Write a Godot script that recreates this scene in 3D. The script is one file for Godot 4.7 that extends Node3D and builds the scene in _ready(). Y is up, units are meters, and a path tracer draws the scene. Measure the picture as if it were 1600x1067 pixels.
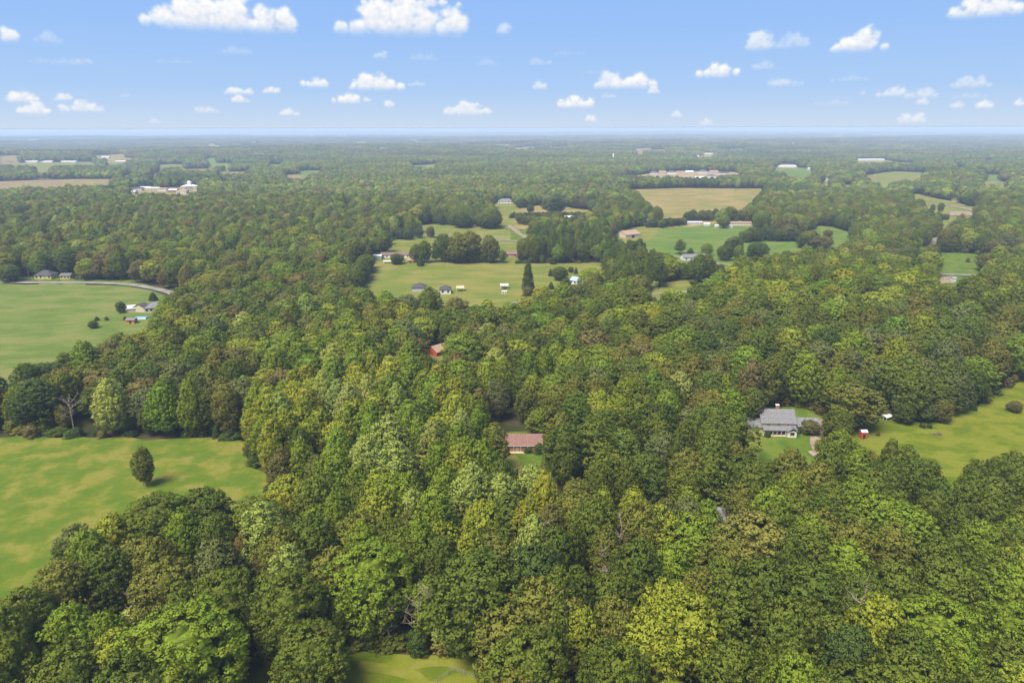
extends Node3D
# A drone view over Georgia woods: meadows, scattered houses and forest to the horizon. Camera 108 m above the ground, looking along -z.

const EXPOSURE := 6.0
var names := {}
var noise_textures := {}
var rng := RandomNumberGenerator.new()

func lin(r: float, g: float, b: float) -> Color:
	return Color(r, g, b).linear_to_srgb()

func ramp(a: float, b: float, x: float) -> float:
	var t := clampf((x - a) / (b - a), 0.0, 1.0)
	return t * t * (3.0 - 2.0 * t)

func ground(x: float, z: float) -> float:
	var d := sqrt(x * x + z * z)
	var v := 2.5 * ramp(250, 700, d) * sin(x * 0.006 + 0.6) * cos(z * 0.0052 + 1.0)
	v += 13.0 * ramp(800, 3500, d) * (0.5 * sin(x * 0.0031 + 1.3) * cos(z * 0.0027 + 0.4) + 0.5 * sin(x * 0.0011 + z * 0.0017 + 2.0))
	v += 24.0 * ramp(5000, 14000, d) * sin(x * 0.00035 + 0.8) * cos(z * 0.00052 + 0.3)
	v += 9.0 * exp(-((x - 205.0) * (x - 205.0) / 22500.0 + (z + 385.0) * (z + 385.0) / 6400.0))
	return v

func at(x: float, z: float, up := 0.0) -> Vector3:
	return Vector3(x, ground(x, z) + up, z)

func numbered(called: String) -> String:
	var n: int = names.get(called, 0)
	names[called] = n + 1
	return called if n == 0 else "%s_%03d" % [called, n]

func tag(o: Node, label: String, category: String, group := "") -> Node:
	o.set_meta("label", label)
	o.set_meta("category", category)
	if group:
		o.set_meta("group", group)
	return o

func thing(called: String, label: String, category: String, where: Vector3, turn := 0.0, group := "") -> Node3D:
	var o := Node3D.new()
	o.name = numbered(called)
	add_child(o, true)
	o.position = where
	o.rotation.y = turn
	tag(o, label, category, group)
	return o

func part(called: String, m: Mesh, material: Material, parent: Node, where := Vector3.ZERO) -> MeshInstance3D:
	var o := MeshInstance3D.new()
	o.name = called
	o.mesh = m
	o.material_override = material
	o.position = where
	var n := 0
	while parent.has_node(NodePath(o.name)):
		n += 1
		o.name = "%s_%03d" % [called, n]
	parent.add_child(o, true)
	return o

# ---------------------------------------------------------------- materials
func noise_map(key: String, size: int, frequency: float, octaves: int, colors: Array, stops: Array, seed_value: int) -> NoiseTexture2D:
	if noise_textures.has(key):
		return noise_textures[key]
	var n := FastNoiseLite.new()
	n.noise_type = FastNoiseLite.TYPE_SIMPLEX_SMOOTH
	n.seed = seed_value
	n.frequency = frequency
	n.fractal_octaves = octaves
	n.fractal_gain = 0.6
	var g := Gradient.new()
	g.offsets = PackedFloat32Array(stops)
	g.colors = PackedColorArray(colors)
	var t := NoiseTexture2D.new()
	t.width = size
	t.height = size
	t.seamless = true
	t.noise = n
	t.color_ramp = g
	noise_textures[key] = t
	return t

func plain(r: float, g: float, b: float, rough := 0.85) -> StandardMaterial3D:
	var m := StandardMaterial3D.new()
	m.albedo_color = lin(r, g, b)
	m.roughness = rough
	m.metallic_specular = 0.3
	return m

# a ground cover: broad patches of a few colours, with a fine mottle laid over them
func cover(key: String, colors: Array, stops: Array, tile: float, fine_tile: float, stretch := 1.0, seed_value := 5) -> StandardMaterial3D:
	var m := StandardMaterial3D.new()
	m.roughness = 0.95
	m.metallic_specular = 0.15
	m.albedo_texture = noise_map(key, 1024, 0.006, 6, colors, stops, seed_value)
	m.uv1_triplanar = true
	m.uv1_world_triplanar = true
	m.uv1_scale = Vector3(1.0 / tile, 1.0 / tile, stretch / tile)
	m.detail_enabled = true
	m.detail_blend_mode = BaseMaterial3D.BLEND_MODE_MUL
	m.detail_albedo = noise_map("mottle", 1024, 0.03, 5, [Color(0.6, 0.6, 0.55), Color(0.88, 0.88, 0.86), Color(1, 1, 1)], [0.25, 0.5, 0.75], 11)
	m.detail_uv_layer = BaseMaterial3D.DETAIL_UV_2
	m.uv2_triplanar = true
	m.uv2_world_triplanar = true
	m.uv2_scale = Vector3(1, 1, 1) / fine_tile
	return m

# ---------------------------------------------------------------- solids
func quad(st: SurfaceTool, a: Vector3, b: Vector3, c: Vector3, d: Vector3, out: Vector3) -> void:
	var n := (b - a).cross(c - a)
	if n.length_squared() < 1e-12:
		n = (c - a).cross(d - a)
	n = n.normalized()
	var ring := [a, b, c, d]
	if n.dot(out) > 0.0:
		ring = [a, d, c, b]   # front faces run clockwise
	else:
		n = -n
	st.set_normal(n)
	for k in [0, 1, 2, 0, 2, 3]:
		st.add_vertex(ring[k])

# a solid of eight corners: four below, four above, both in the same order round
func hexa(st: SurfaceTool, low: Array, high: Array) -> void:
	var mid := Vector3.ZERO
	for p in low + high:
		mid += p / 8.0
	quad(st, low[0], low[1], low[2], low[3], (low[0] + low[2]) / 2.0 - mid)
	quad(st, high[0], high[1], high[2], high[3], (high[0] + high[2]) / 2.0 - mid)
	for k in 4:
		var j := (k + 1) % 4
		quad(st, low[k], low[j], high[j], high[k], (low[k] + high[j]) / 2.0 - mid)

func box(st: SurfaceTool, lo: Vector3, hi: Vector3, inset := 0.0) -> void:
	var low := [Vector3(lo.x, lo.y, lo.z), Vector3(hi.x, lo.y, lo.z), Vector3(hi.x, lo.y, hi.z), Vector3(lo.x, lo.y, hi.z)]
	var high := []
	for p in low:
		high.append(Vector3(p.x + inset * signf((lo.x + hi.x) / 2.0 - p.x), hi.y, p.z + inset * signf((lo.z + hi.z) / 2.0 - p.z)))
	hexa(st, low, high)

func fresh() -> SurfaceTool:
	var st := SurfaceTool.new()
	st.begin(Mesh.PRIMITIVE_TRIANGLES)
	return st

func solid(lo: Vector3, hi: Vector3, inset := 0.0) -> Mesh:
	var st := fresh()
	box(st, lo, hi, inset)
	return st.commit()

func tube(st: SurfaceTool, a: Vector3, b: Vector3, ra: float, rb: float, sides := 6) -> void:
	var along := (b - a).normalized()
	var side := along.cross(Vector3.RIGHT if absf(along.x) < 0.8 else Vector3.UP).normalized()
	var other := along.cross(side)
	for k in sides:
		var u := side * cos(TAU * k / sides) + other * sin(TAU * k / sides)
		var v := side * cos(TAU * (k + 1) / sides) + other * sin(TAU * (k + 1) / sides)
		quad(st, a + u * ra, a + v * ra, b + v * rb, b + u * rb, u + v)

# ---------------------------------------------------------------- sheets on the ground
func lift_at(x: float, z: float, above: float) -> float:
	return above * (1.0 + sqrt(x * x + z * z) / 300.0)

func sheet(called: String, outline: Array, above: float, material: Material) -> MeshInstance3D:
	var poly := PackedVector2Array(outline)
	if Geometry2D.is_polygon_clockwise(poly):
		poly.reverse()
	var lo := poly[0]
	var hi := poly[0]
	for p in poly:
		lo = lo.min(p)
		hi = hi.max(p)
	var step := clampf(((lo + hi) / 2.0).length() * 0.02, 6.0, 45.0)
	var st := fresh()
	var x := floorf(lo.x / step) * step
	while x < hi.x:
		var z := floorf(lo.y / step) * step
		while z < hi.y:
			var cell := PackedVector2Array([Vector2(x, z), Vector2(x + step, z), Vector2(x + step, z + step), Vector2(x, z + step)])
			for piece in Geometry2D.intersect_polygons(cell, poly):
				var index := Geometry2D.triangulate_polygon(piece)
				for k in range(0, index.size(), 3):
					lay(st, [piece[index[k]], piece[index[k + 1]], piece[index[k + 2]]], above)
			z += step
		x += step
	st.generate_normals()
	var o := MeshInstance3D.new()
	o.name = numbered(called)
	o.mesh = st.commit()
	o.material_override = material
	o.set_meta("kind", "structure")
	add_child(o, true)
	return o

func lay(st: SurfaceTool, corners: Array, above: float) -> void:
	if (corners[1] - corners[0]).cross(corners[2] - corners[0]) < 0.0:   # clockwise as seen from above
		corners = [corners[0], corners[2], corners[1]]
	for p in corners:
		st.set_smooth_group(0)
		st.add_vertex(at(p.x, p.y, lift_at(p.x, p.y, above)))

var outlines := {}

# the same outline, uneven as the edge of a meadow is
func uneven(outline: Array) -> Array:
	var r := RandomNumberGenerator.new()
	r.seed = int(outline[0].x * 10.0) + 7919 * outline.size()
	var out := []
	for k in outline.size():
		var a: Vector2 = outline[k]
		var b: Vector2 = outline[(k + 1) % outline.size()]
		var n := clampi(int(a.distance_to(b) / maxf(7.0, a.length() * 0.03)), 1, 9)
		var j := minf(2.6, a.distance_to(b) * 0.12)
		for i in n:
			out.append(a.lerp(b, float(i) / n) + Vector2(r.randf_range(-j, j), r.randf_range(-j, j)) * (0.4 if i == 0 else 1.0))
	return out

# a meadow, lawn or field, kept free of trees
func field(called: String, outline: Array, above: float, material: Material) -> void:
	var edge := uneven(outline)
	outlines[called] = edge
	keep(edge)
	sheet(called, edge, above, material)

# open ground round a house or along a road
func open_ground(called: String, outline: Array, above: float, material: Material) -> void:
	keep(outline)
	sheet(called, outline, above, material)

func strip(called: String, line: Array, width: float, above: float, material: Material) -> MeshInstance3D:
	var curve := Curve3D.new()
	for k in line.size():
		var before: Vector2 = line[maxi(k - 1, 0)]
		var after: Vector2 = line[mini(k + 1, line.size() - 1)]
		var pull := (after - before) / 6.0
		curve.add_point(Vector3(line[k].x, 0, line[k].y), Vector3(-pull.x, 0, -pull.y), Vector3(pull.x, 0, pull.y))
	curve.bake_interval = 5.0
	var points := curve.get_baked_points()
	var st := fresh()
	var rows := []
	for k in points.size():
		var along := (points[mini(k + 1, points.size() - 1)] - points[maxi(k - 1, 0)]).normalized()
		var side := Vector2(-along.z, along.x) * width / 2.0
		var c := Vector2(points[k].x, points[k].z)
		rows.append([c - side, c + side])
	for k in rows.size() - 1:
		lay(st, [rows[k][0], rows[k][1], rows[k + 1][1]], above)
		lay(st, [rows[k][0], rows[k + 1][1], rows[k + 1][0]], above)
	st.generate_normals()
	var o := MeshInstance3D.new()
	o.name = numbered(called)
	o.mesh = st.commit()
	o.material_override = material
	o.set_meta("kind", "structure")
	add_child(o, true)
	return o

# ---------------------------------------------------------------- trees
class Leaves:
	var v := PackedVector3Array()
	var n := PackedVector3Array()
	var c := PackedColorArray()
	var i := PackedInt32Array()
	var r: RandomNumberGenerator

	func ball() -> Vector3:
		return Vector3(r.randf_range(-1, 1), r.randf_range(-1, 1), r.randf_range(-1, 1))

	func leaf(p: Vector3, facing: Vector3, shade: Vector3, size: float, color: Color) -> void:
		var t := facing.cross(ball()).normalized()
		var b := facing.cross(t)
		var k := v.size()
		v.append(p + (t - facing * 0.2) * size)
		v.append(p + b * size * 0.65)
		v.append(p - (t + facing * 0.2) * size)
		v.append(p - b * size * 0.65)
		for q in 4:
			n.append(shade)
			c.append(color)
		i.append_array([k, k + 2, k + 1, k, k + 3, k + 2])

	# a tuft of foliage: small bunches of leaves over a ball
	func puff(at_: Vector3, radius: float, flat: float, outward: Vector3, count: int, size: float, tone: Color, rough: float) -> void:
		var bunches := maxi(6, count / 15)
		for k in bunches:
			var d := ball()
			while d.length_squared() > 1.0 or d.length_squared() < 0.01:
				d = ball()
			d = d.normalized()
			if d.dot(outward) < -0.3 and r.randf() < 0.8:
				d = -d
			var middle := at_ + Vector3(d.x, d.y * flat, d.z) * radius * r.randf_range(0.76, 1.08)
			var reach := size * r.randf_range(1.7, 3.0)
			var f := r.randf_range(0.92, 1.08)
			var mine := Color(tone.r * f * r.randf_range(0.95, 1.06), tone.g * f, tone.b * f)
			for j in 15:
				var s := ball()
				if s.length_squared() < 0.02:
					continue
				s = (s.normalized() + d * 0.45).normalized()
				var facing := (s + ball() * rough).normalized()
				var shade := (s * 0.5 + d * 0.5 + outward * 0.3 + facing * 0.3).normalized()
				if facing.dot(shade) < 0.15:
					facing = shade
				f = r.randf_range(0.9, 1.1)
				leaf(middle + Vector3(s.x, s.y * 0.8, s.z) * reach * r.randf_range(0.7, 1.1), facing, shade, size * r.randf_range(0.7, 1.3), Color(mine.r * f, mine.g * f, mine.b * f))

	# a closed lathe that fills the inside of a crown
	func core(profile: Callable, y0: float, y1: float, share: float, color: Color) -> void:
		var rings := 7
		var sides := 9
		var k0 := v.size()
		for a in rings + 1:
			var t := float(a) / rings
			for s in sides:
				var ang := TAU * s / sides
				var rad: float = profile.call(lerpf(0.06, 0.94, t)) * share * (0.3 if a == 0 or a == rings else 1.0)
				v.append(Vector3(cos(ang) * rad, lerpf(y0, y1, lerpf(0.1, 0.84, t)), sin(ang) * rad))
				n.append(Vector3(cos(ang), (t - 0.5) * 1.6, sin(ang)).normalized())
				c.append(color)
		for a in rings:
			for s in sides:
				var p := k0 + a * sides + s
				var q := k0 + a * sides + (s + 1) % sides
				i.append_array([p, q, p + sides, q, q + sides, p + sides])
		for s in range(1, sides - 1):
			i.append_array([k0 + rings * sides, k0 + rings * sides + s, k0 + rings * sides + s + 1])

	func into(m: ArrayMesh) -> void:
		var a := []
		a.resize(Mesh.ARRAY_MAX)
		a[Mesh.ARRAY_VERTEX] = v
		a[Mesh.ARRAY_NORMAL] = n
		a[Mesh.ARRAY_COLOR] = c
		a[Mesh.ARRAY_INDEX] = i
		m.add_surface_from_arrays(Mesh.PRIMITIVE_TRIANGLES, a)

const TREE_TOP := 20.0
const TREE_WIDE := 12.0

# radius of a crown, 6 m at its widest, at share t of its height
func oak_shape(t: float) -> float:
	return 5.6 * pow(maxf(0.0, 1.0 - pow(absf(t * 2.0 - 0.92) / 1.08, 2.6)), 0.55)

func poplar_shape(t: float) -> float:
	return 5.6 * pow(sin(PI * pow(t, 0.66)), 0.62) * (1.0 - 0.1 * t)

func tall_shape(t: float) -> float:
	return 5.2 * pow(sin(PI * pow(t, 0.8)), 0.5)

func pine_shape(t: float) -> float:
	return 5.0 * pow(sin(PI * pow(t, 0.75)), 0.6)

func cedar_shape(t: float) -> float:
	return 5.8 * pow(1.0 - t, 0.62) * ramp(-0.05, 0.12, t)

func bush_shape(t: float) -> float:
	return 5.6 * pow(maxf(0.0, 1.0 - t * t), 0.5)

# [shape, crown bottom, crown top, tufts, tuft radius from, to, flatness, leaves per m2 of tuft, leaf size, raggedness, core share]
var KINDS := {
	"oak": [oak_shape, 3.0, 19.4, 90, 1.1, 2.1, 0.85, 42.0, 0.235, 0.14, 0.56],
	"great oak": [oak_shape, 2.4, 19.6, 170, 0.7, 1.4, 0.85, 85.0, 0.16, 0.12, 0.6],
	"poplar": [poplar_shape, 2.6, 20.0, 120, 0.9, 1.5, 0.95, 46.0, 0.22, 0.11, 0.6],
	"tall": [tall_shape, 2.5, 19.6, 100, 1.0, 1.8, 0.9, 44.0, 0.235, 0.17, 0.54],
	"pine": [pine_shape, 4.0, 19.4, 84, 1.0, 1.8, 0.72, 44.0, 0.22, 0.22, 0.42],
	"cedar": [cedar_shape, 0.4, 19.8, 105, 0.9, 1.5, 0.8, 40.0, 0.24, 0.06, 0.74],
	"bush": [bush_shape, 0.0, 19.0, 40, 1.6, 2.5, 1.0, 14.0, 0.46, 0.14, 0.74],
}

func crown(kind: String, seed_value: int, detail := 1.0) -> Leaves:
	var k: Array = KINDS[kind]
	var l := Leaves.new()
	l.r = RandomNumberGenerator.new()
	l.r.seed = seed_value
	var profile: Callable = k[0]
	var lobes := []
	for a in 4:
		lobes.append([l.r.randf_range(0, TAU), l.r.randf_range(0, TAU), l.r.randf_range(0.6, 1.0)])
	var tufts: int = int(k[3])
	var most := 0.0   # tufts are spread evenly over the crown's surface
	for a in 48:
		var step: float = profile.call(minf(1.0, a / 48.0 + 0.04)) - profile.call(a / 48.0)
		most = maxf(most, (profile.call(a / 48.0) + 0.5) * sqrt(step * step + pow((k[2] - k[1]) * 0.04, 2.0)))
	most = minf(most, 6.0)
	var done := 0
	var guard := 0
	var set_down := PackedVector3Array()
	while done < tufts and guard < 9000:
		guard += 1
		var t := l.r.randf_range(0.03, 0.99)
		var rad: float = profile.call(t)
		var across: float = profile.call(minf(1.0, t + 0.02)) - profile.call(t - 0.02)
		var area := (rad + 0.5) * sqrt(across * across + pow((k[2] - k[1]) * 0.04, 2.0))
		if l.r.randf() * most > area:
			continue
		var ang := l.r.randf_range(0, TAU)
		var sway := 1.0
		for q in lobes.size():
			sway += k[9] * 0.55 * lobes[q][2] * sin(ang * (q + 1) + lobes[q][0] + t * 3.0 + lobes[q][1])
		var size: float = l.r.randf_range(k[4], k[5]) * (0.75 + 0.25 * minf(1.0, rad / 4.0))
		var reach: float = maxf(0.0, rad * sway * l.r.randf_range(1.0 - k[9], 1.0 + k[9] * 0.6) - size * 0.62)
		if kind == "pine" and l.r.randf() < 0.4:
			reach *= l.r.randf_range(0.2, 0.9)
		var centre := Vector3(cos(ang) * reach, lerpf(k[1], k[2], t), sin(ang) * reach)
		var apart := size * lerpf(1.15, 0.35, guard / 9000.0)
		var close := false
		for q in set_down:
			if q.distance_squared_to(centre) < apart * apart:
				close = true
				break
		if close:
			continue
		set_down.append(centre)
		var y: float = lerpf(k[1], k[2], t) - (size * 0.55 * maxf(0.0, t - 0.6))
		var slope: float = (profile.call(minf(1.0, t + 0.06)) - profile.call(maxf(0.0, t - 0.06))) / ((k[2] - k[1]) * 0.12)
		var outward := Vector3(cos(ang), clampf(-slope, -0.7, 2.5), sin(ang)).normalized()
		var f := l.r.randf_range(0.84, 1.16)
		var tone := Color(f * l.r.randf_range(0.92, 1.1), f, f * l.r.randf_range(0.85, 1.1))
		var leaf: float = k[8] / sqrt(detail)
		l.puff(Vector3(cos(ang) * reach, y, sin(ang) * reach), size, k[6], outward, int(k[7] * size * size * 2.0 * detail), leaf, tone, 0.6)
		done += 1
	# leaves deeper inside, which show in the gaps
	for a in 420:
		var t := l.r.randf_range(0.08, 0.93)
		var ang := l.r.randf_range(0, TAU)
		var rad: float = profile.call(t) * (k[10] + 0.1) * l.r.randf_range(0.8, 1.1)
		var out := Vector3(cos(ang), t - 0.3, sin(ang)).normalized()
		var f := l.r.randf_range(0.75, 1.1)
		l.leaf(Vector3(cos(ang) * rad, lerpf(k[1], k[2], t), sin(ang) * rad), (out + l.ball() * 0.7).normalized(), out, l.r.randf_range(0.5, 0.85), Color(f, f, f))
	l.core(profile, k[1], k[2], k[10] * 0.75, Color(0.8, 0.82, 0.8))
	return l

func limb(st: SurfaceTool, a: Vector3, b: Vector3, ra: float, rb: float, r: RandomNumberGenerator) -> void:
	var before := a
	for k in range(1, 4):
		var p := a.lerp(b, k / 3.0) + Vector3(r.randf_range(-1, 1), 0, r.randf_range(-1, 1)) * ra * (0.0 if k == 3 else 1.2)
		tube(st, before, p, lerpf(ra, rb, (k - 1) / 3.0), lerpf(ra, rb, k / 3.0))
		before = p

func trunk(kind: String, seed_value: int) -> ArrayMesh:
	var r := RandomNumberGenerator.new()
	r.seed = seed_value
	var st := fresh()
	var top := 17.0 if kind in ["pine", "poplar", "tall", "cedar"] else 10.0
	limb(st, Vector3(0, -0.6, 0), Vector3(r.randf_range(-0.5, 0.5), top, r.randf_range(-0.5, 0.5)), 0.34, 0.1, r)
	if kind != "cedar":
		for k in 7:
			var y := r.randf_range(4.0, top * 0.85)
			var ang := r.randf_range(0, TAU)
			var long := r.randf_range(2.2, 4.2)
			limb(st, Vector3(0, y, 0), Vector3(cos(ang) * long, y + long * 0.8, sin(ang) * long), 0.14, 0.04, r)
	return st.commit()

# crowns seen from farther off: fewer and larger sprays
func far_crown(l: Leaves, kind: String, base: Vector3, wide: float, high: float, count: int, size: float, tone: Color) -> void:
	var k: Array = KINDS[kind]
	var profile: Callable = k[0]
	var lobe := l.r.randf_range(0, TAU)
	for a in count:
		var t := 1.0 - pow(l.r.randf(), 1.4) * 0.97
		var rad: float = profile.call(t)
		var ang := a * 2.39996 + l.r.randf_range(-0.4, 0.4)
		var slope: float = (profile.call(minf(1.0, t + 0.06)) - profile.call(maxf(0.0, t - 0.06))) / ((k[2] - k[1]) * 0.12)
		var outward := Vector3(cos(ang), clampf(-slope, -0.7, 2.5), sin(ang)).normalized()
		var bump := 1.0 + 0.16 * sin(ang * 3.0 + lobe + t * 9.0) + 0.1 * sin(ang * 5.0 - t * 14.0 + lobe * 2.0)
		var p := Vector3(cos(ang) * rad * bump * wide / TREE_WIDE, lerpf(k[1], k[2], t) * high / TREE_TOP, sin(ang) * rad * bump * wide / TREE_WIDE)
		var facing := (outward + l.ball() * 0.5).normalized()
		var f := l.r.randf_range(0.8, 1.2)
		l.leaf(base + p, facing, (outward * 0.6 + facing).normalized(), size * l.r.randf_range(0.7, 1.3), Color(tone.r * f, tone.g * f, tone.b * f))

# ---------------------------------------------------------------- houses, barns, vehicles
# gable or hip roof over a w x d plan whose eaves are at height h; the ridge runs along x
func roof_mesh(w: float, d: float, h: float, rise: float, hip: bool, over := 0.4) -> Mesh:
	var st := fresh()
	var x := w / 2.0 + over
	var z := d / 2.0 + over
	var e := h - rise * over / (d / 2.0)
	var r := maxf(0.05, w / 2.0 - d / 2.0) if hip else x
	var k := 0.16
	for s in [-1.0, 1.0]:
		hexa(st, [Vector3(-x, e, s * z), Vector3(x, e, s * z), Vector3(r, h + rise, s * 0.002), Vector3(-r, h + rise, s * 0.002)],
			[Vector3(-x, e + k, s * z), Vector3(x, e + k, s * z), Vector3(r, h + rise + k, s * 0.002), Vector3(-r, h + rise + k, s * 0.002)])
		if hip:
			hexa(st, [Vector3(s * x, e, -z + 0.004), Vector3(s * x, e, z - 0.004), Vector3(s * (r + 0.003), h + rise, 0.001), Vector3(s * (r + 0.003), h + rise, -0.001)],
				[Vector3(s * x, e + k, -z + 0.004), Vector3(s * x, e + k, z - 0.004), Vector3(s * (r + 0.003), h + rise + k, 0.001), Vector3(s * (r + 0.003), h + rise + k, -0.001)])
	return st.commit()

func wall_mesh(w: float, d: float, h: float, rise: float, hip: bool) -> Mesh:
	var st := fresh()
	box(st, Vector3(-w / 2, -0.8, -d / 2), Vector3(w / 2, h, d / 2))
	if not hip:
		for s in [-1.0, 1.0]:
			var a: float = s * w / 2.0
			var b: float = s * (w / 2.0 - 0.2)
			var low := [Vector3(a, h + 0.002, -d / 2), Vector3(a, h + 0.002, d / 2), Vector3(b, h + 0.002, d / 2), Vector3(b, h + 0.002, -d / 2)]
			var high := [Vector3(a, h + rise - 0.02, -0.02), Vector3(a, h + rise - 0.02, 0.02), Vector3(b, h + rise - 0.02, 0.02), Vector3(b, h + rise - 0.02, -0.02)]
			hexa(st, low, high)
	return st.commit()

func add_window(root: Node3D, x: float, y: float, z: float, w: float, h: float, side := false) -> void:
	var half := Vector3(0.03, h / 2, w / 2) if side else Vector3(w / 2, h / 2, 0.03)
	var c := Vector3(x, y, z)
	var grow := Vector3(0.0, 0.09, 0.09) if side else Vector3(0.09, 0.09, 0.0)
	var f := part("window", solid(c - half - grow, c + half + grow), M.trim, root)
	var push := Vector3(0.02 * signf(x), 0, 0) if side else Vector3(0, 0, 0.02 * signf(z))
	part("pane", solid(c - half + push, c + half + push), M.glass, f)

# d: w, d, h, rise, hip, wall, roof, windows, door, chimney, turned
func house(called: String, label: String, category: String, where: Vector3, turn: float, d: Dictionary) -> Node3D:
	var o := thing(called, label, category, where, turn, d.get("group", ""))
	var w: float = d.w
	var deep: float = d.d
	var h: float = d.h
	var hip: bool = d.get("hip", false)
	var rise: float = d.get("rise", deep * 0.28)
	part("wall", wall_mesh(w, deep, h, rise, hip), d.wall, o)
	var top := part("roof", roof_mesh(w, deep, h, rise, hip, d.get("over", 0.4)), d.roof, o)
	var n: int = d.get("windows", 0)
	for k in n:
		var x := (k + 0.5) / n * w - w / 2.0
		if d.get("door", false) and k == n / 2:
			part("door", solid(Vector3(x - 0.5, 0.0, deep / 2 - 0.02), Vector3(x + 0.5, 2.1, deep / 2 + 0.05)), M.door, o)
		else:
			add_window(o, x, h * 0.56, deep / 2 + 0.01, minf(1.3, w / n * 0.5), minf(1.4, h * 0.45))
	if d.has("opening"):   # a dark panel in place of a wide door or open bay
		var q: float = d.opening
		part("bay_panel", solid(Vector3(-q / 2, 0, deep / 2 - 0.02), Vector3(q / 2, h * 0.75, deep / 2 + 0.04)), M.dark, o)
	if d.get("chimney", false):
		part("chimney", solid(Vector3(w * 0.12, h + rise * 0.4, -0.9), Vector3(w * 0.12 + 1.0, h + rise + 1.1, -0.1)), M.brick, top)
	return o

# an open shelter: posts under a roof
func carport(called: String, label: String, where: Vector3, turn: float, w: float, d: float, h: float, roof: Material, category := "carport") -> Node3D:
	var o := thing(called, label, category, where, turn)
	part("roof", roof_mesh(w, d, h, d * 0.16, false, 0.15), roof, o)
	for x in [-1.0, 1.0]:
		for z in [-1.0, 0.0, 1.0]:
			var c := Vector3(x * (w / 2 - 0.1), 0, z * (d / 2 - 0.1))
			part("post", solid(c + Vector3(-0.07, -0.5, -0.07), c + Vector3(0.07, h, 0.07)), M.trim, o)
	return o

func vehicle(called: String, label: String, category: String, where: Vector3, turn: float, paint: Material, kind: String) -> void:
	var o := thing(called, label, category, where, turn)
	var st := fresh()
	var long := 5.4 if kind == "pickup" else 4.5
	box(st, Vector3(-long / 2, 0.38, -0.9), Vector3(long / 2, 0.98, 0.9), 0.05)
	part("body", st.commit(), paint, o)
	var c0 := -0.9 if kind == "pickup" else -1.9
	var c1 := 1.0 if kind == "pickup" else 0.8
	st = fresh()
	hexa(st, [Vector3(c0, 0.98, -0.84), Vector3(c1, 0.98, -0.84), Vector3(c1, 0.98, 0.84), Vector3(c0, 0.98, 0.84)],
		[Vector3(c0 + 0.4, 1.62, -0.66), Vector3(c1 - 0.6, 1.62, -0.66), Vector3(c1 - 0.6, 1.62, 0.66), Vector3(c0 + 0.4, 1.62, 0.66)])
	var cab := part("cabin", st.commit(), paint, o)
	for s in [-1.0, 1.0]:
		part("side_window", solid(Vector3(c0 + 0.45, 1.08, s * 0.78 - 0.03), Vector3(c1 - 0.6, 1.5, s * 0.78 + 0.03)), M.glass, cab)
	for x in [-long * 0.31, long * 0.31]:
		for s in [-1.0, 1.0]:
			st = fresh()
			tube(st, Vector3(x, 0.36, s * 0.7), Vector3(x, 0.36, s * 0.93), 0.36, 0.36, 12)
			tube(st, Vector3(x, 0.36, s * 0.93), Vector3(x, 0.36, s * 0.931), 0.36, 0.01, 12)
			part("wheel", st.commit(), M.rubber, o)

func pole(where: Vector3, label: String, tall := 10.5) -> void:
	var o := thing("utility_pole", label, "utility pole", where, 0.4, "utility poles along the roads")
	var st := fresh()
	tube(st, Vector3(0, -0.5, 0), Vector3(0, tall, 0), 0.16, 0.11, 8)
	part("post", st.commit(), M.pole, o)
	part("crossarm", solid(Vector3(-1.2, tall - 0.7, -0.08), Vector3(1.2, tall - 0.55, 0.08)), M.pole, o)

var M := {}

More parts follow.
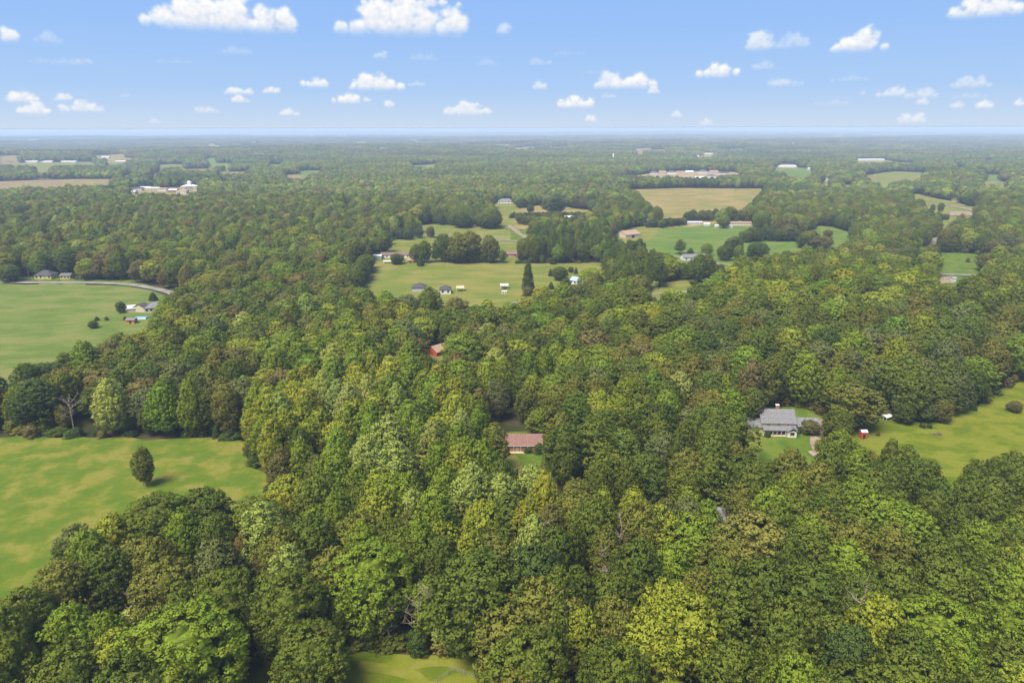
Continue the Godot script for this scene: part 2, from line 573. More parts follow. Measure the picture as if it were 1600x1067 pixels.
func make_materials() -> void:
	M.trim = plain(0.434, 0.420, 0.385)
	M.glass = plain(0.021, 0.025, 0.028, 0.15)
	M.door = plain(0.210, 0.196, 0.168)
	M.dark = plain(0.021, 0.021, 0.021)
	M.brick = plain(0.210, 0.098, 0.063)
	M.pale_brick = plain(0.252, 0.175, 0.126)
	M.cream = plain(0.350, 0.315, 0.217)
	M.yellow = plain(0.385, 0.315, 0.140)
	M.white = plain(0.455, 0.455, 0.441)
	M.tan = plain(0.350, 0.294, 0.224)
	M.grey_wall = plain(0.280, 0.280, 0.280)
	M.grey_roof = plain(0.105, 0.108, 0.122)
	M.mid_roof = plain(0.147, 0.147, 0.161)
	M.dark_roof = plain(0.059, 0.059, 0.070)
	M.brown_roof = plain(0.140, 0.098, 0.081)
	M.pink_roof = plain(0.175, 0.098, 0.087)
	M.red_metal = plain(0.210, 0.070, 0.049)
	M.tan_roof = plain(0.280, 0.196, 0.140)
	M.white_roof = plain(0.420, 0.427, 0.434, 0.5)
	M.blue_roof = plain(0.210, 0.252, 0.322, 0.5)
	M.red = plain(0.294, 0.049, 0.021)
	M.orange = plain(0.350, 0.133, 0.021)
	M.blue = plain(0.070, 0.210, 0.420, 0.4)
	M.rubber = plain(0.014, 0.014, 0.014)
	M.pole = plain(0.154, 0.133, 0.112)
	M.wire = plain(0.210, 0.217, 0.210)
	M.bark = plain(0.070, 0.052, 0.038)
	M.dead_wood = plain(0.175, 0.147, 0.115)
	M.car_white = plain(0.420, 0.420, 0.420, 0.3)
	M.car_dark = plain(0.021, 0.021, 0.025, 0.3)
	M.ash = plain(0.070, 0.049, 0.035)
	for key in ["grey_roof", "mid_roof", "dark_roof", "pink_roof", "brown_roof", "tan_roof"]:   # weathered shingle
		var m: StandardMaterial3D = M[key]
		m.albedo_texture = noise_map("weather", 256, 0.03, 4, [Color(0.78, 0.78, 0.78), Color(1, 1, 1)], [0.3, 0.7], 21)
		m.uv1_triplanar = true
		m.uv1_scale = Vector3(0.2, 0.2, 0.2)
	M.meadow = cover("meadow_patches", [lin(0.075, 0.125, 0.013), lin(0.1, 0.14, 0.016), lin(0.135, 0.155, 0.024), lin(0.185, 0.172, 0.042), lin(0.13, 0.15, 0.024)], [0.22, 0.46, 0.6, 0.76, 0.9], 80, 5, 1.1, 5)
	M.hay = cover("hay_patches", [lin(0.095, 0.136, 0.027), lin(0.122, 0.160, 0.037), lin(0.158, 0.168, 0.054)], [0.3, 0.55, 0.75], 260, 14, 2.2, 8)
	M.lawn = cover("lawn_patches", [lin(0.067, 0.115, 0.013), lin(0.095, 0.144, 0.018), lin(0.127, 0.152, 0.027)], [0.3, 0.55, 0.8], 70, 7, 1.0, 14)
	M.lawn2 = cover("bright_patches", [lin(0.087, 0.123, 0.010), lin(0.127, 0.152, 0.013), lin(0.158, 0.168, 0.022), lin(0.135, 0.160, 0.022)], [0.28, 0.48, 0.62, 0.8], 110, 7, 1.6, 31)
	M.mid = cover("mown_patches", [lin(0.119, 0.152, 0.027), lin(0.158, 0.168, 0.037), lin(0.197, 0.184, 0.054)], [0.3, 0.52, 0.78], 300, 20, 1.8, 41)
	M.green = cover("green_patches", [lin(0.079, 0.144, 0.022), lin(0.110, 0.160, 0.029), lin(0.143, 0.168, 0.044)], [0.3, 0.55, 0.8], 420, 30, 2.5, 51)
	M.tan_field = cover("stubble_patches", [lin(0.158, 0.160, 0.044), lin(0.222, 0.176, 0.062), lin(0.269, 0.207, 0.087)], [0.3, 0.5, 0.75], 500, 40, 2.0, 61)
	M.dirt = cover("earth_patches", [lin(0.3, 0.2, 0.13), lin(0.32, 0.26, 0.18), lin(0.19, 0.18, 0.08)], [0.35, 0.55, 0.72], 260, 30, 1.0, 71)
	M.dirt2 = cover("plough_patches", [lin(0.210, 0.140, 0.091), lin(0.231, 0.189, 0.091), lin(0.154, 0.154, 0.056)], [0.3, 0.55, 0.75], 600, 40, 2.0, 81)
	M.gravel = cover("gravel_patches", [lin(0.210, 0.154, 0.112), lin(0.294, 0.252, 0.210)], [0.35, 0.65], 30, 5, 1.0, 91)
	M.asphalt = cover("asphalt_patches", [lin(0.182, 0.175, 0.168), lin(0.238, 0.231, 0.217)], [0.35, 0.65], 60, 8, 1.0, 95)
	M.mown = cover("mown_band", [lin(0.15, 0.165, 0.025), lin(0.175, 0.18, 0.035)], [0.35, 0.65], 30, 4, 1.0, 97)
	M.floor = cover("litter_patches", [lin(0.035, 0.042, 0.014), lin(0.05, 0.05, 0.02), lin(0.075, 0.055, 0.032)], [0.3, 0.5, 0.75], 80, 8, 1.0, 99)

# ---------------------------------------------------------------- sky: blue air with small fair-weather clouds
func make_sky() -> ImageTexture:
	var wide := 4096
	var tall := 2048
	var sky := Image.create(wide, tall, false, Image.FORMAT_RGB8)
	var stops := [[0.0, Color8(206, 222, 242)], [0.8, Color8(198, 218, 243)], [3.0, Color8(175, 207, 247)], [7.0, Color8(158, 197, 249)], [10.0, Color8(150, 191, 249)], [25.0, Color8(136, 182, 246)], [90.0, Color8(122, 170, 240)]]  # overhead, out of view, a paler blue that lightens the shade between crowns
	for y in tall:
		var up := 90.0 - (y + 0.5) / tall * 180.0
		var c := Color8(120, 128, 110)
		if up > 0.0:
			for k in range(1, stops.size()):
				if up <= stops[k][0]:
					c = (stops[k - 1][1] as Color).lerp(stops[k][1], (up - stops[k - 1][0]) / (stops[k][0] - stops[k - 1][0]))
					break
		sky.fill_rect(Rect2i(0, y, wide, 1), c)
	var n := FastNoiseLite.new()
	n.noise_type = FastNoiseLite.TYPE_SIMPLEX_SMOOTH
	n.frequency = 1.0
	n.fractal_octaves = 4
	n.fractal_gain = 0.5
	n.seed = 77
	for a in CLOUDS:
		cloud(sky, n, a[0], a[1], a[2], a[3], a[4])
	var r := RandomNumberGenerator.new()
	r.seed = 12
	for k in 460:   # out of view all round and overhead: clouds that soften the shade below
		var az := r.randf_range(-180, 180)
		var up := 0.8 + 74.0 * pow(r.randf(), 3.2)
		var big := 0.35 + up * 0.17
		var w := r.randf_range(0.9, 4.2) * big * r.randf_range(0.5, 1.0)
		if absf(az) < 42.0 and up < 13.0:
			continue
		cloud(sky, n, az, up, w / maxf(0.35, cos(deg_to_rad(up))), w * r.randf_range(0.22, 0.4), r.randf_range(0.45, 1.0))
	return ImageTexture.create_from_image(sky)

# one cloud: azimuth and height of its middle, width and height in degrees, density; heaped lobes over a flat base
func cloud(sky: Image, n: FastNoiseLite, az: float, up: float, w: float, h: float, dense: float) -> void:
	var wide := sky.get_width()
	var tall := sky.get_height()
	var per := wide / 360.0
	var r := RandomNumberGenerator.new()
	r.seed = int(az * 100.0) * 31 + int(up * 100.0)
	var lobes := []
	var count := clampi(int(w / h * 1.7), 3, 9)
	for k in count:
		var u := lerpf(-1.0, 1.0, (k + r.randf_range(0.2, 0.8)) / count)
		var rad := h * r.randf_range(0.26, 0.74) * (1.0 - 0.45 * u * u)
		lobes.append(Vector3(u * (w * 0.44 - rad * 0.7), -h * 0.42 + rad * r.randf_range(0.45, 0.85), rad))
	var x0 := floori((az - w * 0.62) * per)
	var x1 := ceili((az + w * 0.62) * per)
	var y0 := maxi(0, int((90.0 - up - h * 0.75) * per))
	var y1 := int((90.0 - up + h * 0.65) * per)
	var s := 1.3 / h
	for y in range(y0, y1 + 1):
		var v := (90.0 - (y + 0.5) / per) - up
		for x in range(x0, x1 + 1):
			var u := x / per - az
			var best := -9.0
			var light := 0.0
			for q in lobes:
				var dx: float = (u - q.x) / q.z
				var dy: float = (v - q.y) / q.z
				var f := 1.0 - dx * dx - dy * dy * (1.0 if dy > 0.0 else 0.8)
				if f > best:
					best = f
					light = dy * 0.5 - dx * 0.15
			if best < -1.2:
				continue
			var big := n.get_noise_2d((u + az * 3.1) * s, (v + up * 7.7) * s * 1.3)
			var fine := n.get_noise_2d((u + az * 5.1) * s * 3.2, (v - up * 3.3) * s * 3.6)
			var body := best + big * 1.1 + fine * 0.3
			var a := ramp(-0.6, 0.62 if dense > 0.6 else 1.1, body) * dense * ramp(-h * 0.6, -h * 0.12, v)
			if a <= 0.01:
				continue
			var lit := clampf(0.58 + light * 0.95 + 0.45 * fine + 0.35 * big, 0.0, 1.0)
			var c := Color8(214, 222, 240).lerp(Color8(255, 255, 255), lit)
			var xx := posmod(x, wide)
			sky.set_pixel(xx, y, sky.get_pixel(xx, y).lerp(c, a))

# ---------------------------------------------------------------- where things stand (metres east and north-south of the camera)
# [east, south, width, height, kind, tint] of the trees that stand out in the near wood
const HERO := [
	[-75.4, -107.4, 11.7, 17, "o", 3],
	[-62.5, -107.1, 24.5, 21, "o", 2],
	[-39.5, -108.9, 15.7, 16, "o", 1],
	[-60.6, -121.1, 15.9, 20, "o", 1],
	[-47, -119.6, 16, 20, "o", 1],
	[-67.8, -134.3, 13.5, 19, "o", 5],
	[-76.3, -128, 13.5, 18, "o", 4],
	[-92.1, -133.4, 12.4, 18, "o", 0],
	[-100.3, -129, 12.1, 17, "o", 4],
	[-90.7, -152.7, 17.1, 20, "o", 1],
	[-81.4, -158.3, 15.2, 18, "o", 0],
	[-106.6, -143.8, 10.3, 17, "o", 5],
	[-99.3, -147.4, 11.6, 18, "p", 3],
	[-101.5, -118, 11.9, 18, "o", 1],
	[-88.7, -113.7, 12.9, 18, "o", 2],
	[-81.4, -113.3, 9.3, 17, "o", 2],
	[-64, -152.9, 14.7, 19, "o", 1],
	[-48.1, -141.3, 13.8, 20, "o", 0],
	[-62.2, -160.1, 9.9, 17, "o", 3],
	[-39.8, -130.7, 12.9, 19, "o", 4],
	[-82.7, -126.5, 7.4, 9, "b", 7],
	[-65.6, -143.8, 5.3, 15, "o", 6],
	[-60.1, -140.7, 5.5, 13, "o", 6],
	[-31.6, -128.9, 19.6, 21, "o", 2],
	[-7, -122.8, 20.4, 22, "o", 0],
	[5, -128.8, 13.5, 21, "o", 8],
	[-0.5, -110.1, 15, 19, "o", 4],
	[7.6, -107.4, 7.4, 19, "n", 3],
	[14, -113.6, 8.2, 18, "p", 3],
	[20.8, -115.1, 9.1, 18, "o", 4],
	[27.9, -110, 14, 19, "o", 3],
	[32.2, -118.7, 13, 19, "o", 3],
	[-20.5, -120.6, 4.7, 6, "b", 8],
	[-32.8, -175.4, 14.7, 24, "p", 7],
	[-38.6, -196.4, 15.3, 23, "p", 7],
	[-24.9, -194, 10.7, 22, "p", 7],
	[-17.1, -193.9, 11.2, 22, "p", 2],
	[-15.2, -179.2, 11.8, 22, "p", 3],
	[-10.8, -163.8, 14.7, 23, "p", 7],
	[9, -165.5, 8.1, 20, "p", 3],
	[23.6, -156.7, 7.3, 20, "p", 3],
	[31.4, -156.6, 9.8, 20, "p", 3],
	[3.8, -151.9, 8.3, 20, "p", 3],
	[10.1, -151.5, 7.5, 18, "o", 6],
	[-25.5, -148.2, 8.3, 18, "o", 4],
	[-10.1, -139, 9.6, 19, "p", 3],
	[-5.9, -202.2, 11.2, 18, "n", 4],
	[25.3, -198.5, 18.8, 20, "n", 1],
	[26.3, -177.8, 13.4, 19, "o", 1],
	[38.3, -176.2, 14, 19, "o", 0],
	[9.7, -229.3, 9.3, 11, "o", 2],
	[47.6, -196.2, 10.5, 17, "o", 5],
	[40.1, -156.9, 7, 16, "o", 5],
	[14.5, -142, 7.1, 19, "n", 3],
	[58.4, -142.7, 18.2, 20, "o", 9],
	[45.1, -154.9, 10.3, 18, "o", 5],
	[50.7, -156.8, 7.7, 16, "o", 2],
	[51, -138.8, 12.1, 18, "o", 4],
	[71.5, -161.9, 4.5, 15, "c", 3],
	[90.1, -139.9, 12.9, 20, "n", 4],
	[76.1, -132.8, 13.1, 20, "n", 2],
	[70.9, -140.5, 13.4, 18, "o", 1],
	[62.4, -121.9, 14.9, 21, "o", 0],
	[54.4, -112, 11.7, 20, "o", 1],
	[45.3, -117.9, 13.2, 20, "p", 1],
	[35.2, -112.8, 13.8, 20, "o", 3],
	[83.1, -110.5, 17.6, 21, "o", 2],
	[92.4, -123.2, 14.4, 20, "o", 1],
	[99.1, -113.3, 11.8, 21, "n", 2],
	[83.9, -103.4, 9.8, 18, "o", 2],
	[133.9, -177.9, 6.7, 17, "n", 1],
	[138.2, -177.9, 7.1, 17, "n", 4],
	[57.9, -177.6, 14.9, 19, "n", 1],
	[51.7, -181.9, 11.4, 18, "o", 4],
	[73.5, -206.2, 16.1, 19, "n", 1],
	[78.8, -170.9, 9, 16, "o", 2],
	[109.1, -177.7, 9.3, 16, "n", 1],
	[87, -164.3, 10.5, 17, "o", 1],
	[110.8, -157.6, 10.1, 18, "n", 1],
	[119, -138.8, 10.9, 20, "n", 1],
	[82, -123.2, 12.3, 20, "o", 1],
	[72.8, -120.9, 12.2, 19, "o", 0],
	[108.2, -129.4, 11.4, 19, "o", 1],
	[74.6, -104.7, 10.8, 19, "o", 0],
	[64.5, -106.2, 11, 18, "o", 8],
	[127.2, -234.7, 21.3, 18, "o", 4],
	[115.8, -222.3, 10, 13, "o", 0],
	[149, -239, 8.2, 9, "o", 0],
	[157.3, -240.1, 8.8, 9, "o", 5],
	[163.4, -239.3, 6.8, 9.5, "o", 4],
	[190.9, -260.4, 11, 14, "c", 1],
	[108.8, -204.9, 11, 12, "o", 3],
	[111.5, -194.8, 10.9, 11, "o", 4],
	[126.5, -208.5, 4.3, 7, "c", 8],
	[109.6, -229.8, 6.6, 5.5, "o", 6],
	[-115.7, -192.7, 6.2, 14, "t", 4],
	[-116.7, -229.9, 9.1, 23, "p", 2],
	[-29.8, -144.4, 9.4, 18, "o", 1],
	[-40.8, -159, 10.2, 18, "o", 1],
	[-16.6, -136.6, 9, 18, "o", 0],
	[13.7, -124.3, 9.7, 19, "o", 0],
	[29.7, -136.4, 8.9, 18, "o", 1],
	[22.2, -141.5, 8.5, 18, "o", 4],
	[-67.2, -197, 8.5, 18, "o", 0],
	[-69.6, -185.4, 8.9, 17, "o", 6],
	[-79.5, -203, 8.4, 17, "o", 8],
	[-56.9, -181.3, 8.7, 17, "o", 4],
	[-43.4, -171.4, 9, 19, "o", 2],
	[-37.3, -167.9, 9.9, 19, "p", 3],
	[-53.9, -193.2, 11.2, 21, "p", 2],
	[-70.5, -216.6, 11.3, 22, "p", 2],
	[-58.1, -225, 12.2, 22, "p", 7],
	[-47.4, -211.1, 12.6, 22, "p", 2],
	[-34.5, -211, 12.1, 22, "p", 2],
	[-90.2, -222.4, 9.9, 22, "p", 2],
	[-97.2, -264.3, 12.8, 23, "p", 2],
	[-90.3, -276.4, 14, 23, "p", 2],
	[-74.1, -289.4, 15.3, 23, "p", 2],
	[-71.2, -254.5, 12.4, 22, "p", 2],
	[-65.6, -276.1, 15.3, 23, "p", 2],
	[-48.3, -254.2, 14.2, 22, "p", 3],
	[-33.2, -245.2, 12, 21, "p", 2],
	[-21.4, -235.3, 12.1, 21, "p", 3],
	[-44, -277.7, 14.1, 22, "p", 2],
	[-71.3, -240.6, 10, 22, "p", 7],
	[-54.1, -238.8, 10, 21, "p", 7],
	[-41.8, -229.4, 10.2, 21, "p", 7],
	[-91.6, -254, 14, 18, "o", 6],
	[-92.5, -245.5, 10.4, 19, "o", 6],
	[94.7, -252.3, 10.1, 22, "o", 6],
	[79.7, -248.9, 11, 20, "o", 5],
	[117.1, -255.7, 14.3, 24, "p", 2],
	[122.4, -285.9, 16.5, 24, "p", 3],
	[159, -267.7, 12.9, 25, "p", 3],
	[186.7, -298.1, 16.4, 25, "p", 3],
	[183.1, -272.1, 12.9, 22, "o", 5],
	[159.5, -289.5, 14.2, 21, "o", 5],
	[139.2, -288.6, 13.1, 22, "o", 8],
	[141.5, -268.9, 13.3, 20, "o", 5],
	[203, -273.3, 12.4, 21, "o", 4],
	[-23.2, -274.5, 9.3, 18, "o", 6],
	[-28.8, -262.3, 15.7, 17, "o", 8],
	[-3.1, -318.5, 15.6, 17, "o", 5],
	[13.4, -270.3, 9.8, 21, "p", 2],
	[6.6, -266.5, 9, 21, "p", 2],
	[-10.2, -255.5, 10.6, 21, "p", 3],
	[57, -288.2, 17.1, 17, "o", 6],
	[32.9, -252.7, 12.7, 18, "o", 5],
	[-5, -244.6, 9.8, 17, "o", 5],
	[-12, -236.6, 7.6, 16, "o", 6],
	[43.1, -237.8, 12, 19, "o", 2]]
# the same for belts of trees between fields
const ROWS := [
	[194.7, -1257.3, 10.1, 10.6, "o", 0],
	[202.9, -1278.2, 9.8, 11.3, "o", 5],
	[206.3, -1269.8, 9.5, 12.6, "o", 1],
	[212.4, -1271.4, 10.9, 11.8, "o", 1],
	[218.6, -1275.4, 9.1, 9.1, "o", 5],
	[225.4, -1286.6, 9.4, 12.3, "o", 5],
	[229.4, -1279, 11.8, 9.6, "o", 0],
	[232, -1277.8, 8.9, 11.8, "o", 5],
	[236.2, -1276.5, 9.3, 11.5, "o", 8],
	[244.6, -1293.8, 11.4, 13.2, "o", 8],
	[251.2, -1295.5, 10.2, 12, "o", 8],
	[250.6, -1273.4, 11.4, 13.2, "o", 8],
	[258.5, -1285.3, 8.4, 10.2, "o", 0],
	[262.6, -1292.1, 8, 12, "o", 8],
	[269.7, -1304.7, 9.1, 9.3, "o", 1],
	[272.3, -1287.3, 8.9, 11.9, "o", 8],
	[275.6, -1284.6, 11.4, 10.6, "o", 0],
	[285.7, -1309, 9.9, 10.8, "o", 8],
	[286.1, -1291.6, 9.1, 10.4, "o", 8],
	[291.2, -1302.6, 10.5, 9.3, "o", 5],
	[297.4, -1312.6, 10.4, 10.2, "o", 0],
	[302.8, -1315.5, 7.9, 10.6, "o", 8],
	[303.9, -1299.7, 9.3, 10.3, "o", 8],
	[308.3, -1302.8, 11, 9.1, "o", 8],
	[313.7, -1311.8, 8.9, 10.4, "o", 0],
	[314.9, -1302.7, 9.2, 12.5, "o", 1],
	[321.1, -1314.6, 8.7, 11.4, "o", 1],
	[322.6, -1295.2, 11.8, 10.3, "o", 8],
	[332.6, -1317.5, 8.2, 11.6, "o", 5],
	[336.6, -1316.7, 8.9, 10.5, "o", 8],
	[338.6, -1306.3, 11.7, 9.7, "o", 5],
	[349, -1319.7, 11.9, 10.8, "o", 0],
	[354.9, -1318.8, 10.6, 11.2, "o", 8],
	[361.9, -1319.8, 11.4, 13.1, "o", 1],
	[365.5, -1321.1, 10.7, 12.9, "o", 0],
	[367.3, -1316.9, 8.5, 10.3, "o", 5],
	[371.9, -1321.6, 8.3, 9.5, "o", 0],
	[370.8, -1302.2, 10, 12.4, "o", 1],
	[382.9, -1322.4, 11.2, 12.5, "o", 5],
	[388.1, -1321, 8, 10.1, "o", 5],
	[387, -1306.4, 11.2, 12.6, "o", 0],
	[388.4, -1299.6, 11.9, 12.6, "o", 5],
	[394.8, -1306.5, 9.3, 11.7, "o", 8],
	[404.5, -1325.2, 9.6, 9.5, "o", 5],
	[407.4, -1314, 8, 10.9, "o", 0],
	[411.9, -1310.5, 9.4, 11.1, "o", 5],
	[418.7, -1310.5, 7.9, 9.9, "o", 0],
	[423.4, -1305.6, 8.3, 9.1, "o", 8],
	[433.5, -1315, 11.5, 9.5, "o", 5],
	[440.9, -1320, 10.2, 9.4, "o", 5],
	[444.9, -1321.3, 8, 9.4, "o", 5],
	[441.8, -1301.2, 11.3, 9.5, "o", 5],
	[456.9, -1326.6, 10.2, 12.4, "o", 1],
	[458.5, -1321.3, 11.7, 9.3, "o", 1],
	[460.2, -1307.9, 8.6, 10, "o", 8],
	[466.2, -1312.3, 9.3, 10.8, "o", 5],
	[476.9, -1328.1, 9.5, 12.1, "o", 5],
	[480.8, -1322.5, 10.6, 11.2, "o", 1],
	[487.9, -1326.6, 8.4, 9.4, "o", 5],
	[493, -1325.8, 8.4, 12.2, "o", 8],
	[9.5, -819.9, 9.2, 11.3, "o", 1],
	[15.6, -812.3, 8.2, 11.3, "o", 0],
	[20.4, -811.9, 9, 11.6, "o", 4],
	[25.8, -812.1, 9.4, 11.7, "o", 4],
	[32.3, -810.9, 10.8, 11.3, "o", 4],
	[39, -824.5, 9.6, 11.2, "o", 0],
	[44.6, -815.2, 7.9, 9.2, "o", 8],
	[50.7, -816.2, 10.5, 9.5, "o", 8],
	[56.1, -814.3, 7.5, 11.5, "o", 8],
	[60.7, -822.6, 9.8, 8.3, "o", 1],
	[65, -821.7, 8, 10.5, "o", 4],
	[68, -819.5, 10.6, 8.5, "o", 8],
	[72.7, -823.4, 8.1, 10.3, "o", 1],
	[76.8, -820.4, 9.8, 10.8, "o", 8],
	[83.5, -830.8, 9.7, 10.3, "o", 4],
	[86.8, -816.8, 8.3, 11.1, "o", 0],
	[91.7, -829.8, 9.7, 8.7, "o", 1],
	[96.5, -826.1, 8.8, 9.4, "o", 4],
	[101.4, -828.2, 9.9, 8.7, "o", 4],
	[104.6, -820.3, 8.6, 11.6, "o", 4],
	[109.2, -820, 10.1, 9.6, "o", 4],
	[114.9, -828.8, 7.4, 10.2, "o", 0],
	[117.2, -817.9, 7.6, 11.2, "o", 0],
	[123.7, -825.2, 9.7, 9.8, "o", 0],
	[130.3, -828.8, 9.2, 8.9, "o", 0],
	[135.4, -822.3, 8.3, 11.5, "o", 4],
	[141.9, -822.6, 9.3, 10.5, "o", 1],
	[157.4, -793.1, 6.6, 8.2, "o", 8],
	[162.1, -795.2, 8.2, 9.3, "o", 8],
	[164.7, -794.8, 6.6, 9.3, "o", 8],
	[170, -802.1, 9.6, 8, "o", 1],
	[172.7, -792.5, 8.7, 9.3, "o", 1],
	[175.9, -797.5, 7.6, 8.7, "o", 8],
	[180.1, -802.4, 9.7, 10, "o", 8],
	[185.8, -808.6, 8, 10.1, "o", 0],
	[185.9, -799.7, 6.8, 8.2, "o", 0],
	[191.5, -810.2, 8.4, 9, "o", 0],
	[193, -808.4, 8.9, 9, "o", 8],
	[197.1, -809.8, 7.8, 9.4, "o", 8],
	[203.5, -818.3, 7.4, 8.8, "o", 1],
	[204.4, -812.4, 7.1, 8.9, "o", 1],
	[214.2, -844.4, 9.2, 12, "o", 0],
	[220.3, -849.2, 8.6, 13, "o", 5],
	[224.6, -853.1, 12.6, 13.8, "o", 0],
	[228, -847.7, 10, 10.3, "o", 0],
	[235.4, -850.6, 12.9, 14, "o", 5],
	[239.7, -850.6, 12.2, 12.6, "o", 4],
	[245.7, -859.4, 12.9, 12.4, "o", 0],
	[245, -847.9, 9.2, 9.9, "o", 1],
	[256, -864.3, 9.4, 14.2, "o", 4],
	[263.1, -864.8, 12.7, 9.9, "o", 5],
	[263, -852.5, 12.3, 10.3, "o", 4],
	[271.7, -862.2, 10.3, 13.6, "o", 4],
	[276.6, -854.2, 10.3, 10.8, "o", 4],
	[279.8, -850.5, 11.7, 12.5, "o", 5],
	[283.3, -850.6, 11.9, 13.5, "o", 0],
	[290.9, -859.2, 12.1, 10, "o", 5],
	[298.1, -864.6, 11.4, 14.3, "o", 0],
	[288.2, -846.7, 13.6, 12.2, "o", 0],
	[293.3, -844.3, 10.1, 13.9, "o", 1],
	[298.1, -845.3, 9.6, 11.9, "o", 0],
	[301.4, -832, 11.6, 14.9, "o", 1],
	[307.4, -827.2, 12.1, 10.7, "o", 1],
	[312.1, -836.3, 10.1, 14.9, "o", 0],
	[312.2, -820, 13.2, 13.5, "o", 1],
	[320.5, -820.1, 12.1, 12.7, "o", 8],
	[329.7, -822.5, 13.1, 11.5, "o", 8],
	[334.8, -821.9, 10.8, 11.4, "o", 1],
	[118, -495.6, 12, 10.1, "o", 8],
	[124.3, -503, 10, 11.7, "o", 8],
	[126.4, -495.5, 12.7, 13.1, "c", 0],
	[132.6, -499.2, 12.8, 13.9, "c", 8],
	[140.3, -506.2, 10.6, 12.4, "o", 8],
	[144.9, -498.4, 12.5, 9.9, "o", 8],
	[150.4, -500.2, 10.6, 10.6, "o", 8],
	[155.7, -501.3, 10.6, 10.6, "c", 8],
	[64.6, -454.3, 10.3, 10.1, "o", 1],
	[71.7, -457.6, 12.9, 14.2, "o", 0],
	[77.1, -459.1, 10.6, 14.3, "o", 1],
	[79.5, -447.1, 8.6, 11.4, "o", 1],
	[87.6, -454.4, 10.8, 9.8, "o", 4],
	[90.8, -453.4, 8.5, 14.2, "o", 1],
	[143.4, -518.2, 14.9, 11.4, "o", 6],
	[145.9, -516.3, 11.5, 11.5, "o", 6],
	[150.2, -516.8, 14, 13.4, "o", 6],
	[-82.2, -805.3, 12.2, 13.8, "o", 0],
	[-75.6, -809.6, 11.1, 14.2, "o", 0],
	[-70, -800.2, 9.2, 13.7, "o", 1],
	[-64.6, -806.8, 13.3, 15.3, "o", 1],
	[-59.2, -798.5, 10, 13.9, "o", 1],
	[-52.8, -799.1, 10.5, 11.8, "o", 0],
	[-46.8, -792.6, 9.3, 12.9, "o", 1],
	[-39.7, -795.4, 9.2, 13.3, "o", 1],
	[-36.1, -796, 12.8, 11.8, "o", 0],
	[-31, -790.3, 13.5, 15.2, "o", 0],
	[-134.2, -682.2, 10.5, 13, "o", 0],
	[-131.1, -682.2, 8, 10.3, "o", 0],
	[-128.6, -685.7, 9.5, 12.8, "o", 8],
	[-122.8, -691.9, 10.7, 9.5, "o", 8],
	[-116.9, -697.4, 10.7, 10.8, "o", 0],
	[-112.4, -694.7, 8, 10, "o", 8],
	[-109.4, -697.9, 10.7, 11, "o", 8],
	[-105.1, -692.8, 11, 9.7, "o", 8],
	[-108.5, -456, 14.8, 14.1, "o", 0],
	[-109.3, -463.4, 9.9, 11.8, "o", 0],
	[-110.2, -470.7, 14.7, 14.4, "o", 0],
	[-112.2, -485.6, 14.9, 12.5, "o", 1],
	[-112.2, -488.3, 12.2, 15.1, "o", 1],
	[-111.9, -491.4, 12.1, 14.1, "o", 0],
	[-111.9, -496.6, 13.7, 15.2, "o", 0],
	[-113.6, -507.5, 10.4, 14.4, "o", 1],
	[-112.6, -507.8, 12.8, 12.1, "o", 1],
	[-114.4, -521.9, 12.5, 15.3, "o", 1],
	[-114.3, -526, 10.5, 14.4, "o", 1],
	[-114.6, -531.7, 11.4, 13.1, "o", 1],
	[-116.3, -543, 11.2, 11.9, "o", 1],
	[234, -681.6, 12, 12.7, "o", 1],
	[242.7, -691.9, 10.7, 14.5, "o", 8],
	[244.4, -686.2, 12.6, 14.5, "o", 0],
	[249.1, -686.5, 10.9, 11.6, "o", 0],
	[258.9, -696.3, 12, 15.8, "o", 0],
	[261.7, -690.8, 11.8, 13.2, "o", 8],
	[266.8, -688.9, 9.8, 11.6, "o", 0],
	[268.1, -687.3, 12, 12.3, "o", 8],
	[276.2, -687.1, 12.1, 13.2, "o", 1],
	[283.4, -690.1, 12.4, 16.1, "o", 1],
	[285.8, -684.3, 12.7, 11.9, "o", 8],
	[277, -645.7, 13, 12.4, "o", 0],
	[279.2, -646.7, 10.1, 13.6, "o", 4],
	[285, -656.4, 12.8, 14.8, "o", 4],
	[290.5, -663.6, 10.7, 14.7, "o", 4],
	[295, -668.4, 9.6, 13.7, "o", 0],
	[297.8, -669.3, 11, 10.9, "o", 0],
	[489, -820, 6.6, 8.2, "o", 4],
	[494.8, -824.4, 8.9, 7.5, "o", 4],
	[497.7, -821.1, 7.5, 8.7, "o", 4],
	[507.6, -830, 8.6, 9.1, "o", 4],
	[506.8, -824.9, 6.8, 7.4, "o", 1],
	[515.1, -830.7, 6.2, 9.6, "o", 1],
	[517.1, -828.9, 6.9, 7.5, "o", 1],
	[518.1, -825.1, 6.4, 7.5, "o", 1],
	[522.2, -824.8, 6.2, 7.4, "o", 1],
	[0.4, -874.8, 7.2, 6.6, "b", 8],
	[3.1, -879.5, 6.7, 7.7, "b", 8],
	[5.6, -875.6, 6.2, 6.2, "b", 1],
	[7.6, -874.5, 6.7, 7.2, "b", 0],
	[10.7, -878, 6.6, 7.1, "b", 0],
	[13, -877.3, 7.6, 6.4, "b", 0],
	[16, -874.6, 6, 7.8, "o", 1],
	[19, -873.7, 6.2, 7.8, "o", 8],
	[23.2, -879.2, 6, 8.5, "b", 8],
	[26.1, -877.9, 7.8, 7.8, "o", 1],
	[30.1, -881.5, 6.2, 7.3, "o", 0],
	[32.7, -876, 7.5, 8, "b", 8],
	[35.5, -883.7, 6.6, 7.5, "b", 0],
	[39.9, -880.2, 6.2, 8, "b", 8],
	[42.4, -879.8, 5.7, 6.3, "o", 1],
	[46.9, -880.2, 6.3, 6.2, "b", 8],
	[50, -884.7, 5.5, 8.7, "b", 1],
	[52.8, -877.9, 7.9, 6.5, "o", 8],
